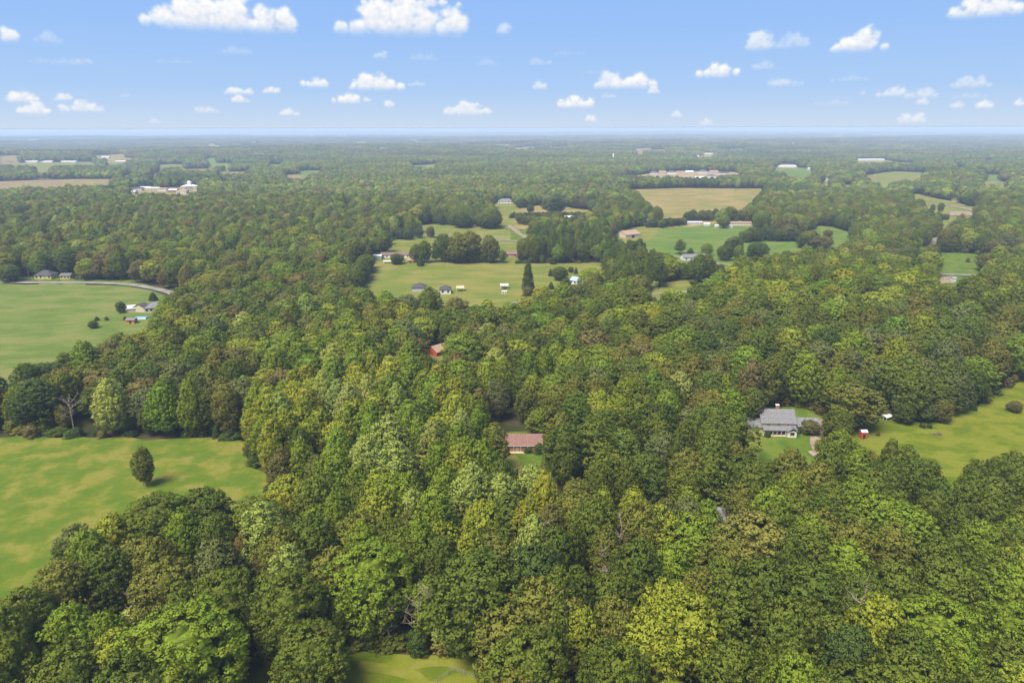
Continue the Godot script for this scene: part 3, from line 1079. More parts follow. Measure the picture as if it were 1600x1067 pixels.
	[55.9, -885.5, 7.4, 8.1, "o", 0],
	[57.5, -876.8, 5.4, 8.8, "b", 0],
	[60.8, -883.8, 5.7, 7.9, "b", 8],
	[63.2, -885.5, 6.4, 7.2, "b", 1],
	[65.7, -882.3, 6.8, 7.1, "o", 0],
	[68.2, -883.6, 5.8, 8.1, "o", 8],
	[72, -881.5, 5.3, 7.6, "b", 0],
	[74.2, -880.2, 7.9, 6.2, "b", 8],
	[76.9, -879.6, 6.1, 8.3, "o", 1],
	[79.7, -885.2, 7.7, 6.4, "o", 8],
	[82.1, -887.2, 6.3, 7.3, "b", 1],
	[84.6, -888, 5.4, 7.9, "b", 0],
	[86.1, -883.3, 7.2, 8.3, "b", 0],
	[88.1, -882.3, 5.2, 7.5, "b", 8],
	[90.9, -885.2, 7.4, 7, "o", 0],
	[93.7, -882, 6.1, 7.6, "o", 1],
	[96.2, -885.5, 6.8, 6.6, "b", 8],
	[99.9, -888.5, 8, 7.1, "o", 8],
	[103.5, -889, 7.4, 6.5, "b", 8],
	[106.6, -885.9, 7.8, 8.6, "o", 1]]
# the same for trees and bushes standing alone
const LONE := [
	[-241.5, -408.1, 5.9, 7.2, "o", 8],
	[-237.1, -438.8, 6.3, 6, "c", 8],
	[-238.8, -374.2, 5.1, 4.4, "o", 8],
	[-246.5, -390.7, 3.4, 2.7, "c", 8],
	[-240.7, -390.5, 2.3, 2.7, "b", 6],
	[-230.3, -391.7, 2.3, 2.3, "b", 8],
	[-373.2, -498, 16.2, 13.2, "o", 1],
	[-317.2, -503.7, 14.4, 9.1, "o", 4],
	[-295.2, -505.7, 4.3, 5.8, "o", 6],
	[-272.8, -496.8, 19, 17, "o", 6],
	[11, -454.6, 9.2, 23.4, "c", 8],
	[10.8, -444.5, 7.3, 6.6, "b", 6],
	[33.8, -562.4, 5.9, 5.9, "o", 8],
	[35.6, -495.9, 11.8, 10.1, "o", 0],
	[29.4, -511, 3.9, 6.4, "c", 8],
	[46.2, -526.1, 4.5, 4.6, "o", 0],
	[37.4, -463.1, 8, 8.1, "o", 0],
	[27.2, -464, 4.4, 5.4, "c", 8],
	[152.2, -614.2, 11.6, 13.9, "n", 1],
	[161.1, -610.6, 7.5, 6.4, "c", 8],
	[173.6, -603.5, 10.8, 11.4, "o", 2],
	[182.6, -580.1, 13.2, 13.2, "o", 0],
	[197.4, -603.1, 17.7, 17.6, "o", 0],
	[195.6, -583.1, 8.3, 12.7, "o", 2],
	[209.3, -576.4, 18.6, 16.3, "o", 8],
	[242.6, -783.9, 12.4, 15.2, "o", 2],
	[178.9, -884.8, 16.4, 8.1, "o", 8],
	[328.6, -708.9, 10, 8.5, "o", 6],
	[290.9, -638.7, 20.5, 13.1, "o", 6],
	[-107.2, -707.8, 11.3, 11.2, "o", 8],
	[-95.5, -704.3, 9.2, 10.5, "o", 8],
	[-84.2, -709.4, 9.3, 11.9, "o", 6],
	[-73, -697.3, 5.2, 5.9, "o", 6],
	[-14.3, -641, 6.6, 6.7, "c", 8],
	[25.4, -929, 10.3, 11.9, "o", 8],
	[57, -923.4, 32.6, 23.6, "o", 0],
	[-58.2, -783.4, 23.4, 18.8, "o", 0],
	[-25.2, -780.8, 24.8, 17.3, "o", 0],
	[49.7, -520.7, 3, 5, "b", 0],
	[361.5, -574.5, 7.6, 12.9, "c", 8],
	[371, -526.5, 16, 14.9, "o", 4],
	[552.8, -906.6, 6.7, 10.7, "o", 5],
	[563, -905.5, 8.4, 12.3, "o", 5],
	[381.9, -564.7, 3.2, 4.3, "b", 6],
	[-95.7, -561.9, 12.8, 9.1, "o", 0],
	[-75, -553.7, 6.3, 10.6, "c", 8],
	[198, -248.5, 5, 4.7, "o", 6],
	[154.2, -235, 2.2, 2, "b", 8],
	[156.5, -234.5, 1.9, 1.8, "b", 8],
	[5.5, -215.7, 2.7, 2.2, "b", 8],
	[9.3, -215.2, 3.6, 3.7, "b", 8],
	[93.3, -227.4, 2.1, 2.8, "b", 8],
	[102.1, -229, 3.8, 2.3, "b", 2],
	[105.6, -230.6, 2.4, 2, "b", 8],
	[133.9, -228.1, 1.4, 2, "b", 4],
	[106.9, -216, 3.1, 4.5, "o", 3],
	[98.2, -231.2, 1.9, 2, "b", 3],
	[-73, -567.8, 11.8, 19.4, "o", 1],
	[-64.2, -570.7, 8.7, 14.1, "n", 8],
	[-56.9, -573.8, 19.6, 23.9, "o", 0],
	[-45, -568, 21.5, 26.3, "o", 4],
	[-35, -571, 20.6, 27, "o", 4],
	[-25.9, -574.1, 10.9, 13.1, "n", 8],
	[-18.7, -568.2, 16.2, 24.2, "o", 4],
	[-49.6, -570.9, 13, 12, "o", 8],
	[-39, -573.9, 12, 10.4, "o", 8],
	[-31.1, -568.1, 10.8, 11.4, "n", 8],
	[-22.6, -571.1, 10.8, 10.9, "n", 8],
	[-15.1, -574.2, 10.9, 11.5, "n", 8],
	[-7.9, -568.2, 9.7, 12.4, "n", 8],
	[-80.9, -570.6, 10.8, 15.7, "o", 1]]
# kinds of wood: outline, shares of broadleaf, poplar and pine, tints
var ZONES := [
	[PackedVector2Array([Vector2(-92.2, -219.2), Vector2(-105.9, -274.4), Vector2(-99.2, -306.9), Vector2(-73.1, -311.6), Vector2(-43.3, -273.7), Vector2(-24.4, -243.4), Vector2(-8.5, -207.8), Vector2(-0.1, -165.5), Vector2(-6.3, -143.9), Vector2(-25.3, -146.8), Vector2(-47.2, -159), Vector2(-67.7, -180.8)]), [0.25, 0.75, 0.0], [2, 2, 3, 7, 3, 2]],
	[PackedVector2Array([Vector2(23.1, -698.6), Vector2(103, -701.5), Vector2(70.2, -455.1), Vector2(15.5, -461.9)]), [0, 0, 1], [8, 0, 0]],
	[PackedVector2Array([Vector2(83.3, -610.8), Vector2(134.9, -610.9), Vector2(93.7, -399.5), Vector2(59.6, -430.7)]), [0, 0, 1], [0, 1, 0]],
	[PackedVector2Array([Vector2(112.6, -188.2), Vector2(162.9, -187.8), Vector2(135.8, -151.9), Vector2(95.4, -155.1)]), [0.2, 0.1, 0.7], [1, 0, 1]],
	[PackedVector2Array([Vector2(13.2, -218.4), Vector2(46.4, -218.2), Vector2(83.9, -217.9), Vector2(67.6, -165.1), Vector2(10.1, -162)]), [0.45, 0.1, 0.45], [1, 1, 0, 4]],
	[PackedVector2Array([Vector2(-235, -276.3), Vector2(-111.3, -274.5), Vector2(-80.2, -189.3), Vector2(-168.5, -189.8)]), [0.85, 0.15, 0], [0, 1, 5, 4, 8, 6]],
	[PackedVector2Array([Vector2(80.1, -344.9), Vector2(281.2, -347), Vector2(176.9, -206.5), Vector2(53, -218.1)]), [0.8, 0.2, 0.0], [0, 1, 5, 4, 1, 2]],
	[PackedVector2Array([Vector2(145.1, -511.1), Vector2(318.5, -396.4), Vector2(258.6, -316.3), Vector2(32, -328.3)]), [0.6, 0.4, 0.0], [2, 1, 3, 1]],
	[PackedVector2Array([Vector2(-152, -159.5), Vector2(33.5, -158.6), Vector2(20.3, -85.5), Vector2(-92.7, -85.9)]), [0.8, 0.15, 0.05], [0, 1, 1, 4, 2, 0]],
	[PackedVector2Array([Vector2(36, -172.5), Vector2(161.6, -171.8), Vector2(91.9, -85.3), Vector2(20.3, -85.5)]), [0.6, 0.1, 0.3], [1, 2, 4, 1, 3, 0]]]
# landmarks that labels refer to
const LANDMARKS := [
	["left meadow", 180, 720],
	["lone meadow cedar", 224, 729],
	["bottom lawn", 610, 1045],
	["pink-roofed ranch house", 820, 692],
	["grey-roofed farmhouse", 1215, 660],
	["red shed", 1348, 680],
	["bright right meadow", 1500, 670],
	["red woodland barn", 684, 549],
	["far-left hay field", 100, 500],
	["hip-roofed field house", 235, 480],
	["mown central field", 700, 432],
	["hip-roofed garages", 700, 450],
	["long mobile home", 615, 396],
	["tan-roofed barn", 980, 363],
	["bright green field", 1120, 370],
	["low grey-roofed house", 1085, 405],
	["tan stubble field", 1090, 310],
	["crossroad field", 1500, 415],
	["small woodland field", 1290, 370],
	["yellow lane house", 72, 430],
	["pale-blue-roofed house", 905, 436],
	["driveway bend", 1280, 690],
	["grey vine-covered snag", 654, 955],
	["bleached forked snag", 950, 865],
	["pale bare tree", 1355, 963],
	["hidden grey roof", 1128, 815],
	["white leaning snag", 116, 648],
	["bottom left corner", 60, 1040],
	["bottom right corner", 1560, 1040],
	["dark-roofed house", 1028, 476],
	["red-brown roof", 795, 396],
	["white-roofed carport", 788, 446],
	["concrete pad", 1478, 438],
	["hilltop house", 790, 315],
	["woodland lane", 1050, 458]]
# clouds in view: azimuth, height, width, height in degrees, density
const CLOUDS := [
	[-21.40, 7.63, 12.58, 2.05, 1.0],
	[-8.45, 7.85, 11.84, 2.39, 1],
	[-7.68, 9.02, 9.45, 0.60, 0.9],
	[25.06, 5.70, 4.69, 1.40, 1],
	[32.45, 7.36, 4.97, 1.34, 1],
	[15.66, 4.19, 4.34, 1.34, 1],
	[18.45, 5.95, 2.21, 1.20, 0.75],
	[20.65, 5.86, 3.34, 0.93, 0.45],
	[9.61, 3.48, 4.03, 1.29, 1],
	[7.55, 3.41, 2.72, 1.12, 0.8],
	[11.12, 2.72, 1.18, 0.46, 0.8],
	[5.11, 1.87, 3.43, 0.81, 1],
	[-10.40, 3.33, 5.08, 1.11, 1],
	[-7.45, 3.31, 1.63, 0.37, 0.5],
	[-12.89, 2.25, 2.75, 0.93, 1],
	[-11.30, 2.17, 0.75, 0.47, 0.7],
	[-9.65, 1.80, 1.08, 0.47, 0.8],
	[-15.27, 3.33, 2.68, 0.77, 0.95],
	[-20.65, 2.71, 2.33, 0.62, 0.9],
	[-20.58, 2.09, 1.56, 0.54, 0.9],
	[-18.36, 2.75, 1.50, 0.45, 0.9],
	[-34.16, 2.04, 2.36, 0.79, 0.95],
	[-31.79, 2.05, 1.37, 0.49, 0.8],
	[-33.61, 1.26, 2.33, 0.72, 0.9],
	[-30.86, 1.41, 3.09, 0.66, 0.75],
	[-28.13, 2.24, 0.78, 0.25, 0.4],
	[-34.07, 5.76, 1.04, 0.98, 0.9],
	[-31.96, 5.66, 2.15, 0.62, 0.35],
	[-30.19, 4.39, 1.23, 0.48, 0.4],
	[-0.68, 7.25, 1.30, 0.80, 0.6],
	[-10.13, 5.34, 1.33, 0.54, 0.5],
	[-3.61, 1.37, 4.74, 0.87, 0.8],
	[-3.10, 1.76, 1.67, 0.38, 0.8],
	[-17.23, 1.16, 1.84, 0.46, 0.85],
	[-23.04, 1.31, 2.13, 0.44, 0.6],
	[2.17, 3.17, 1.44, 0.56, 0.7],
	[2.15, 4.89, 2.19, 0.46, 0.3],
	[6.35, 0.72, 1.11, 0.58, 0.8],
	[7.59, 2.38, 1.31, 0.33, 0.4],
	[12.92, 0.97, 1.17, 0.42, 0.7],
	[19.02, 4.33, 2.21, 0.53, 0.4],
	[20.07, 3.16, 1.86, 0.53, 0.4],
	[27.60, 2.37, 2.18, 0.76, 0.7],
	[29.48, 2.24, 2.53, 0.83, 0.6],
	[29.57, 1.66, 0.93, 0.38, 0.7],
	[32.17, 2.77, 2.98, 0.64, 0.6],
	[33.23, 1.39, 1.10, 0.48, 0.9],
	[31.68, 1.37, 0.97, 0.41, 0.6],
	[35.12, 1.47, 0.67, 0.39, 0.9],
	[29.16, 0.57, 2.40, 0.68, 0.7],
	[15.18, 0.35, 1.26, 0.38, 0.6],
	[25.71, 2.33, 0.63, 0.34, 0.6],
	[-20.38, 5.37, 2.40, 0.51, 0.25],
	[-26.50, 0.51, 0.90, 0.26, 0.5],
	[-31.31, 4.26, 2.40, 0.36, 0.22],
	[-24.71, 4.55, 2.71, 0.29, 0.22],
	[-6.88, 5.20, 2.70, 0.50, 0.22],
	[-1.94, 4.85, 2.19, 0.51, 0.2],
	[4.52, 5.51, 2.72, 0.32, 0.2],
	[6.54, 4.16, 2.72, 0.32, 0.2],
	[24.97, 3.29, 3.18, 0.38, 0.25],
	[20.74, 3.10, 2.91, 0.48, 0.3],
	[-32.72, 4.28, 1.55, 0.31, 0.2],
	[32.31, 1.97, 2.39, 0.32, 0.3],
	[23.92, 1.72, 2.80, 0.35, 0.25]]
# ground kept free of trees: meadows, lanes, yards and what stands before houses
func clearings() -> void:
	keep([Vector2(-409.9, -488.8), Vector2(-409.7, -501.8), Vector2(-333.2, -500.2), Vector2(-333.5, -487.2)])
	keep([Vector2(-339.7, -487.5), Vector2(-339, -500.4), Vector2(-302.2, -498.3), Vector2(-303, -485.3)])
	keep([Vector2(-309.8, -486.2), Vector2(-307.2, -498.9), Vector2(-274.9, -492.2), Vector2(-277.5, -479.5)])
	keep([Vector2(-284.7, -482), Vector2(-278.9, -493.6), Vector2(-250.6, -479.6), Vector2(-256.4, -467.9)])
	keep([Vector2(-262.4, -471.5), Vector2(-254.9, -482.1), Vector2(-232.9, -466.8), Vector2(-240.4, -456.2)])
	keep([Vector2(-245.6, -460.3), Vector2(-237.1, -470.1), Vector2(-220.6, -455.7), Vector2(-229.1, -445.9)])
	keep([Vector2(-228.9, -445.8), Vector2(-231.3, -458.6), Vector2(-216.5, -461.4), Vector2(-214.1, -448.6)])
	keep([Vector2(-216.3, -447.5), Vector2(-224.8, -457.4), Vector2(-207.3, -472.4), Vector2(-198.9, -462.5)])
	keep([Vector2(-233.6, -454.6), Vector2(-221.8, -456.8), Vector2(-218.2, -438.4), Vector2(-230, -436.1)])
	keep([Vector2(-231.2, -441.9), Vector2(-219.4, -444.4), Vector2(-214.3, -420), Vector2(-226.1, -417.5)])
	keep([Vector2(-227.5, -422.6), Vector2(-216.1, -426.5), Vector2(-206, -397.6), Vector2(-217.3, -393.7)])
	keep([Vector2(115.9, -248.1), Vector2(125.7, -243), Vector2(120.2, -232.5), Vector2(110.4, -237.6)])
	keep([Vector2(113.3, -243), Vector2(123, -237.8), Vector2(115.4, -223.6), Vector2(105.7, -228.8)])
	keep([Vector2(108.3, -234), Vector2(118.2, -229.2), Vector2(111.8, -215.9), Vector2(101.9, -220.7)])
	keep([Vector2(103.1, -224.8), Vector2(114, -223.2), Vector2(112.4, -211.8), Vector2(101.5, -213.3)])
	keep([Vector2(101.8, -218.4), Vector2(112.8, -218.7), Vector2(113.1, -207.9), Vector2(102.1, -207.6)])
	keep([Vector2(-131.3, -694.7), Vector2(-136.7, -706.5), Vector2(-91.4, -727.1), Vector2(-86, -715.3)])
	keep([Vector2(-95.5, -714), Vector2(-93.2, -726.9), Vector2(-42.4, -717.9), Vector2(-44.6, -705.1)])
	keep([Vector2(-51.8, -707.3), Vector2(-46.5, -719.2), Vector2(1.7, -697.7), Vector2(-3.5, -685.9)])
	keep([Vector2(-9.2, -688.5), Vector2(-3.4, -700.2), Vector2(25, -686), Vector2(19.3, -674.4)])
	keep([Vector2(-11.1, -811.1), Vector2(1.7, -813.4), Vector2(14.9, -741.4), Vector2(2.1, -739.1)])
	keep([Vector2(1, -744.9), Vector2(13.8, -747.4), Vector2(21.8, -705.2), Vector2(9, -702.8)])
	keep([Vector2(8.3, -709.7), Vector2(21.3, -710.1), Vector2(24.1, -628.2), Vector2(11.1, -627.8)])
	keep([Vector2(82.5, -427.2), Vector2(78.9, -438.7), Vector2(98, -444.7), Vector2(101.6, -433.3)])
	keep([Vector2(95.4, -431.6), Vector2(92.6, -443.2), Vector2(109.6, -447.3), Vector2(112.4, -435.7)])
	keep([Vector2(106.5, -434.3), Vector2(103.8, -446), Vector2(121.8, -450.1), Vector2(124.4, -438.4)])
	keep([Vector2(123.4, -437.7), Vector2(113.5, -444.6), Vector2(144.8, -489.5), Vector2(154.7, -482.6)])
	keep([Vector2(152.2, -478.4), Vector2(141.3, -483.4), Vector2(154.4, -511.7), Vector2(165.3, -506.6)])
	keep([Vector2(127.7, -617.4), Vector2(138, -623.6), Vector2(153.7, -597.5), Vector2(143.4, -591.3)])
	keep([Vector2(140.4, -595.7), Vector2(149.8, -603.1), Vector2(181.4, -562.8), Vector2(172, -555.4)])
	keep([Vector2(169.1, -558), Vector2(175.6, -568.1), Vector2(199.9, -552.6), Vector2(193.5, -542.5)])
	keep([Vector2(351, -553.7), Vector2(337.2, -561.7), Vector2(361.1, -602.7), Vector2(374.9, -594.7)])
	keep([Vector2(371.4, -589.1), Vector2(358.2, -598.2), Vector2(393.2, -649.1), Vector2(406.4, -640.1)])
	keep([Vector2(402.8, -635), Vector2(389.9, -644.4), Vector2(416.9, -681.7), Vector2(429.9, -672.4)])
	keep([Vector2(426, -667.3), Vector2(413.5, -677.3), Vector2(455.5, -729.3), Vector2(468, -719.2)])
	keep([Vector2(464.5, -714.8), Vector2(451.6, -724.2), Vector2(498.2, -787.9), Vector2(511.1, -778.5)])
	keep([Vector2(315.9, -507.4), Vector2(316.8, -520.4), Vector2(340.6, -518.6), Vector2(339.7, -505.7)])
	keep([Vector2(332.8, -506.7), Vector2(335.7, -519.4), Vector2(358.6, -514.2), Vector2(355.7, -501.5)])
	keep([Vector2(697.9, -1344.9), Vector2(713.5, -1338.3), Vector2(674.4, -1245.5), Vector2(658.7, -1252.1)])
	keep([Vector2(660.9, -1257.4), Vector2(676.8, -1251.2), Vector2(647.7, -1177.3), Vector2(631.9, -1183.5)])
	keep([Vector2(594.1, -1047.3), Vector2(609.8, -1044.5), Vector2(601.5, -999.2), Vector2(585.8, -1002.1)])
	keep([Vector2(585.8, -1002.2), Vector2(599.6, -1010.3), Vector2(625.2, -966.6), Vector2(611.4, -958.5)])
	keep([Vector2(609.2, -969.1), Vector2(625, -967.2), Vector2(616.3, -897.1), Vector2(600.5, -899)])
	keep([Vector2(-1.7, -416.1), Vector2(-4, -428.9), Vector2(14.2, -432.2), Vector2(16.5, -419.4)])
	keep([Vector2(15.7, -419), Vector2(5.4, -426.8), Vector2(14.2, -438.4), Vector2(24.5, -430.6)])
	keep([Vector2(-256.2, -475.1), Vector2(-239.1, -463.2), Vector2(-209.8, -406.3), Vector2(-224.9, -417)])
	keep([Vector2(-239.1, -463.2), Vector2(-227.1, -452.8), Vector2(-199.2, -396.9), Vector2(-209.8, -406.3)])
	keep([Vector2(-227.1, -452.8), Vector2(-218.3, -454.4), Vector2(-191.4, -398.3), Vector2(-199.2, -396.9)])
	keep([Vector2(45.9, -140.7), Vector2(56.8, -173.6), Vector2(64.2, -173.5), Vector2(63.1, -170.7), Vector2(52, -140.7)])

func covers() -> void:
	field("hay_field", [Vector2(-470.9, -492.8), Vector2(-333.4, -489.2), Vector2(-275.9, -480.4), Vector2(-252.7, -468.2), Vector2(-233.3, -451.1), Vector2(-223.2, -430), Vector2(-216.8, -403), Vector2(-212.3, -388.5), Vector2(-179, -323.5), Vector2(-185.7, -306.1), Vector2(-193, -293.3), Vector2(-193, -270.9), Vector2(-198.2, -259), Vector2(-255, -256.2)], 0.060, M.hay)
	field("roadside_lawn", [Vector2(-419.2, -511.4), Vector2(-360.2, -510.7), Vector2(-323.3, -506), Vector2(-282.2, -501.2), Vector2(-263.1, -484.2), Vector2(-339.4, -498.6), Vector2(-409.2, -498.4)], 0.064, M.lawn)
	field("meadow", [Vector2(-246.7, -226.3), Vector2(-188, -228.9), Vector2(-159.7, -228.7), Vector2(-117.3, -228.4), Vector2(-107, -228.9), Vector2(-98.5, -225), Vector2(-89.3, -212.4), Vector2(-76.7, -194.6), Vector2(-66.6, -175.3), Vector2(-72.1, -150.5), Vector2(-87.8, -156.4), Vector2(-97.3, -152.7), Vector2(-100.3, -139.9), Vector2(-98.5, -125.4), Vector2(-95.7, -115), Vector2(-103.8, -117.6), Vector2(-142.2, -120.7)], 0.068, M.meadow)
	field("bottom_lawn", [Vector2(-61.8, -104), Vector2(-54.9, -113.5), Vector2(-55.7, -119.6), Vector2(-50, -121.1), Vector2(-33.5, -121.4), Vector2(-22.2, -119.9), Vector2(-9.1, -119.8), Vector2(-5.3, -116.5), Vector2(-2.5, -98.4), Vector2(-3.2, -85.8), Vector2(-42.8, -85.9)], 0.060, M.lawn2)
	field("right_meadow", [Vector2(245.7, -294.2), Vector2(227.4, -284.8), Vector2(205.2, -268.6), Vector2(193.1, -258.4), Vector2(169.5, -245.2), Vector2(153.1, -242.5), Vector2(142, -242.6), Vector2(129.8, -235.3), Vector2(121.5, -226.7), Vector2(110.1, -196.9), Vector2(111.9, -189.2), Vector2(121.6, -182.8), Vector2(131.9, -181.1), Vector2(151.9, -182.6), Vector2(180.2, -182.5)], 0.064, M.lawn2)
	field("house_yard", [Vector2(87, -218.7), Vector2(93.7, -238), Vector2(102.1, -254.8), Vector2(115.9, -254.6), Vector2(120, -248.9), Vector2(123.6, -242.9), Vector2(115, -223.6), Vector2(96.8, -184.1), Vector2(88.5, -183.3), Vector2(89.6, -196.3), Vector2(83, -197.2)], 0.068, M.lawn)
	field("ranch_lawn", [Vector2(-6.9, -219.3), Vector2(-6, -232), Vector2(11.8, -231.9), Vector2(14.7, -224.3), Vector2(13.8, -216.7), Vector2(10.5, -213.3), Vector2(9.5, -204.9), Vector2(3.7, -204), Vector2(1.2, -213.3)], 0.060, M.lawn)
	field("mid_field", [Vector2(-104.9, -408.5), Vector2(-125.7, -518), Vector2(-124, -564.5), Vector2(-103.9, -585.1), Vector2(-53.1, -562.2), Vector2(-5.2, -562.4), Vector2(16.3, -565.4), Vector2(32.3, -565.4), Vector2(78.7, -571.5), Vector2(74.6, -528.2), Vector2(59, -446.5), Vector2(30.3, -394.6), Vector2(16.7, -383.2), Vector2(12.6, -369.4), Vector2(0, -355), Vector2(-20.9, -361.1), Vector2(-55.3, -384.3), Vector2(-74.6, -388.6)], 0.064, M.mid)
	field("upper_field", [Vector2(-120.7, -677.8), Vector2(-112.4, -716.1), Vector2(-66.1, -708.5), Vector2(-26, -700.3), Vector2(4.1, -680.9), Vector2(3.4, -562.4), Vector2(-75.8, -537.1), Vector2(-100.7, -543.1), Vector2(-116.7, -629.9)], 0.068, M.mid)
	field("upper_field2", [Vector2(-114.5, -794.3), Vector2(-76.5, -825.9), Vector2(-7, -782.2), Vector2(0.3, -715), Vector2(0.2, -613.3), Vector2(-40.4, -619.9), Vector2(-79.5, -626.3)], 0.060, M.mid)
	field("green_field", [Vector2(103.8, -522.3), Vector2(121.2, -688.3), Vector2(148.1, -752.1), Vector2(185.1, -808.3), Vector2(215.3, -823.7), Vector2(270.1, -803.2), Vector2(281.9, -624.6), Vector2(240.3, -532.5), Vector2(173.3, -481.1)], 0.064, M.green)
	field("barn_lot", [Vector2(86.2, -602.9), Vector2(100.9, -705.4), Vector2(112.2, -737.6), Vector2(137.3, -793), Vector2(184.9, -825), Vector2(101.7, -583.8)], 0.068, M.mid)
	field("side_field", [Vector2(202.6, -536.6), Vector2(238, -630.2), Vector2(355.9, -794.1), Vector2(367.7, -787.3), Vector2(369.2, -736.8), Vector2(336.6, -666.2), Vector2(289.3, -572.5), Vector2(260.4, -552.5), Vector2(230.5, -542.9)], 0.060, M.green)
	field("tan_field", [Vector2(173, -847), Vector2(198.3, -1250.8), Vector2(309.2, -1292.9), Vector2(481.8, -1293.7), Vector2(285.7, -832.2), Vector2(182.2, -783.3)], 0.064, M.tan_field)
	field("scrub_field", [Vector2(0.4, -778.4), Vector2(0.4, -900.5), Vector2(0.5, -956.3), Vector2(33.5, -1019.2), Vector2(66.5, -1019.5), Vector2(111.6, -959.3), Vector2(111.3, -904.7), Vector2(96.4, -783.8), Vector2(43.3, -769.7)], 0.068, M.tan_field)
	field("building_site", [Vector2(207.4, -1458.2), Vector2(221.9, -1560.1), Vector2(335, -1743.2), Vector2(442.4, -1862.9), Vector2(569.6, -1781.8), Vector2(524.6, -1569.7), Vector2(495.7, -1483), Vector2(369.6, -1342.3), Vector2(253.8, -1382.3)], 0.060, M.dirt)
	field("far_lawn", [Vector2(126.8, -407.3), Vector2(157.6, -506.4), Vector2(176.7, -567.6), Vector2(202.3, -576.6), Vector2(196.2, -552.1), Vector2(141.7, -425)], 0.064, M.lawn)
	field("lane_lawn", [Vector2(74.2, -357.7), Vector2(74.4, -368.2), Vector2(87.5, -433), Vector2(106, -470.5), Vector2(123.4, -496.6), Vector2(129.7, -487.8), Vector2(118.7, -441.2), Vector2(99.9, -371.4)], 0.068, M.mid)
	field("crossroad_field", [Vector2(228.7, -365.7), Vector2(244.5, -392.1), Vector2(372.9, -602.2), Vector2(394.4, -614.2), Vector2(411.6, -603.2), Vector2(405.5, -560.9), Vector2(296.1, -415.1), Vector2(246.1, -371)], 0.060, M.lawn)
	field("pad_field", [Vector2(458.3, -752.7), Vector2(648, -1156.5), Vector2(691.1, -1179.8), Vector2(641.1, -954.7), Vector2(612.7, -900.7), Vector2(529.5, -778.3), Vector2(493.4, -731.5), Vector2(465.1, -735.2)], 0.064, M.mid)
	field("ridge_field", [Vector2(654.9, -1281), Vector2(806.9, -1619.3), Vector2(971.5, -1774.4), Vector2(1018.9, -1703.9), Vector2(782.6, -1332), Vector2(659.4, -1229.3)], 0.068, M.mid)
	field("ploughed_field", [Vector2(-1158.5, -1508.8), Vector2(-993.1, -1576.9), Vector2(-878.8, -1565.6), Vector2(-705.8, -1224.8), Vector2(-826.8, -1127.3), Vector2(-860.9, -1117.6), Vector2(-987.5, -1282)], 0.060, M.dirt2)
	field("poultry_field", [Vector2(-1605, -2255.5), Vector2(-1428.8, -2407.9), Vector2(-1309.7, -2221.1), Vector2(-1154.3, -1957.6), Vector2(-1316.4, -1859.2)], 0.064, M.mid)
	field("town_lot", [Vector2(-719.2, -1308), Vector2(-611.6, -1368.8), Vector2(-561.6, -1259.4), Vector2(-478.8, -1073.7), Vector2(-460.1, -980.9), Vector2(-581.6, -1055.7), Vector2(-673.7, -1222.8)], 0.068, M.tan_field)
	field("far_lot", [Vector2(-1663.2, -2789.3), Vector2(-1629, -3069.2), Vector2(-1281.4, -2409.7), Vector2(-1364.9, -2321.2)], 0.060, M.tan_field)
	field("far_strip", [Vector2(-309.9, -2141.3), Vector2(-235.1, -2266), Vector2(-189.2, -1774.1), Vector2(-248.7, -1772.1)], 0.064, M.mid)
	field("hilltop_house_lawn", [Vector2(-32.7, -1026.3), Vector2(0.6, -1098.5), Vector2(10.9, -935.2), Vector2(9.4, -809.8), Vector2(-6.9, -783.8), Vector2(-23.9, -819.8)], 0.068, M.mid)
	field("school_lot", [Vector2(646.7, -2413.2), Vector2(665.5, -2636.8), Vector2(742.4, -2941.7), Vector2(945.2, -3209.1), Vector2(894.7, -3006.6), Vector2(809.1, -2719.1)], 0.060, M.tan_field)
	field("side_lane_field", [Vector2(-2.6, -777.3), Vector2(26.3, -795), Vector2(24.9, -730), Vector2(21.4, -626), Vector2(7.1, -609.5), Vector2(0.2, -625.3)], 0.064, M.lawn)
	field("warehouse_lot", [Vector2(920.8, -1874.5), Vector2(1236.4, -2544), Vector2(1369.7, -2578.1), Vector2(1307, -2376.4), Vector2(1112.8, -2023.2)], 0.068, M.tan_field)
	open_ground("far_field", [Vector2(-795.9, -2292.1), Vector2(-648.2, -1867.3), Vector2(-614.9, -1871.4), Vector2(-741.8, -2304.2), Vector2(-760.7, -2332.7), Vector2(-787.8, -2324.5)], 0.06, M.mid)
	open_ground("far_field", [Vector2(-4385.3, -8205.1), Vector2(-3582.7, -6691.7), Vector2(-3483, -6703.9), Vector2(-4223.2, -8241.6), Vector2(-4279.9, -8326.7), Vector2(-4361, -8302.4)], 0.06, M.tan_field)
	open_ground("far_field", [Vector2(-4152.7, -7096.2), Vector2(-3397.9, -5798.8), Vector2(-3343, -5805.5), Vector2(-4063.4, -7116.3), Vector2(-4094.6, -7163.1), Vector2(-4139.3, -7149.7)], 0.06, M.green)
	open_ground("far_field", [Vector2(1305.3, -7192.3), Vector2(1079.9, -5871.5), Vector2(1151.5, -5880.2), Vector2(1421.7, -7218.5), Vector2(1380.9, -7279.6), Vector2(1322.7, -7262.1)], 0.06, M.dirt2)
	open_ground("far_field", [Vector2(1888.7, -4927.8), Vector2(1559.6, -4010.9), Vector2(1641.5, -4020.9), Vector2(2021.8, -4957.8), Vector2(1975.2, -5027.6), Vector2(1908.7, -5007.7)], 0.06, M.mid)
	open_ground("far_field", [Vector2(3598.9, -5345.6), Vector2(2961.4, -4355.2), Vector2(3038.3, -4364.6), Vector2(3724, -5373.7), Vector2(3680.2, -5439.4), Vector2(3617.7, -5420.6)], 0.06, M.tan_field)
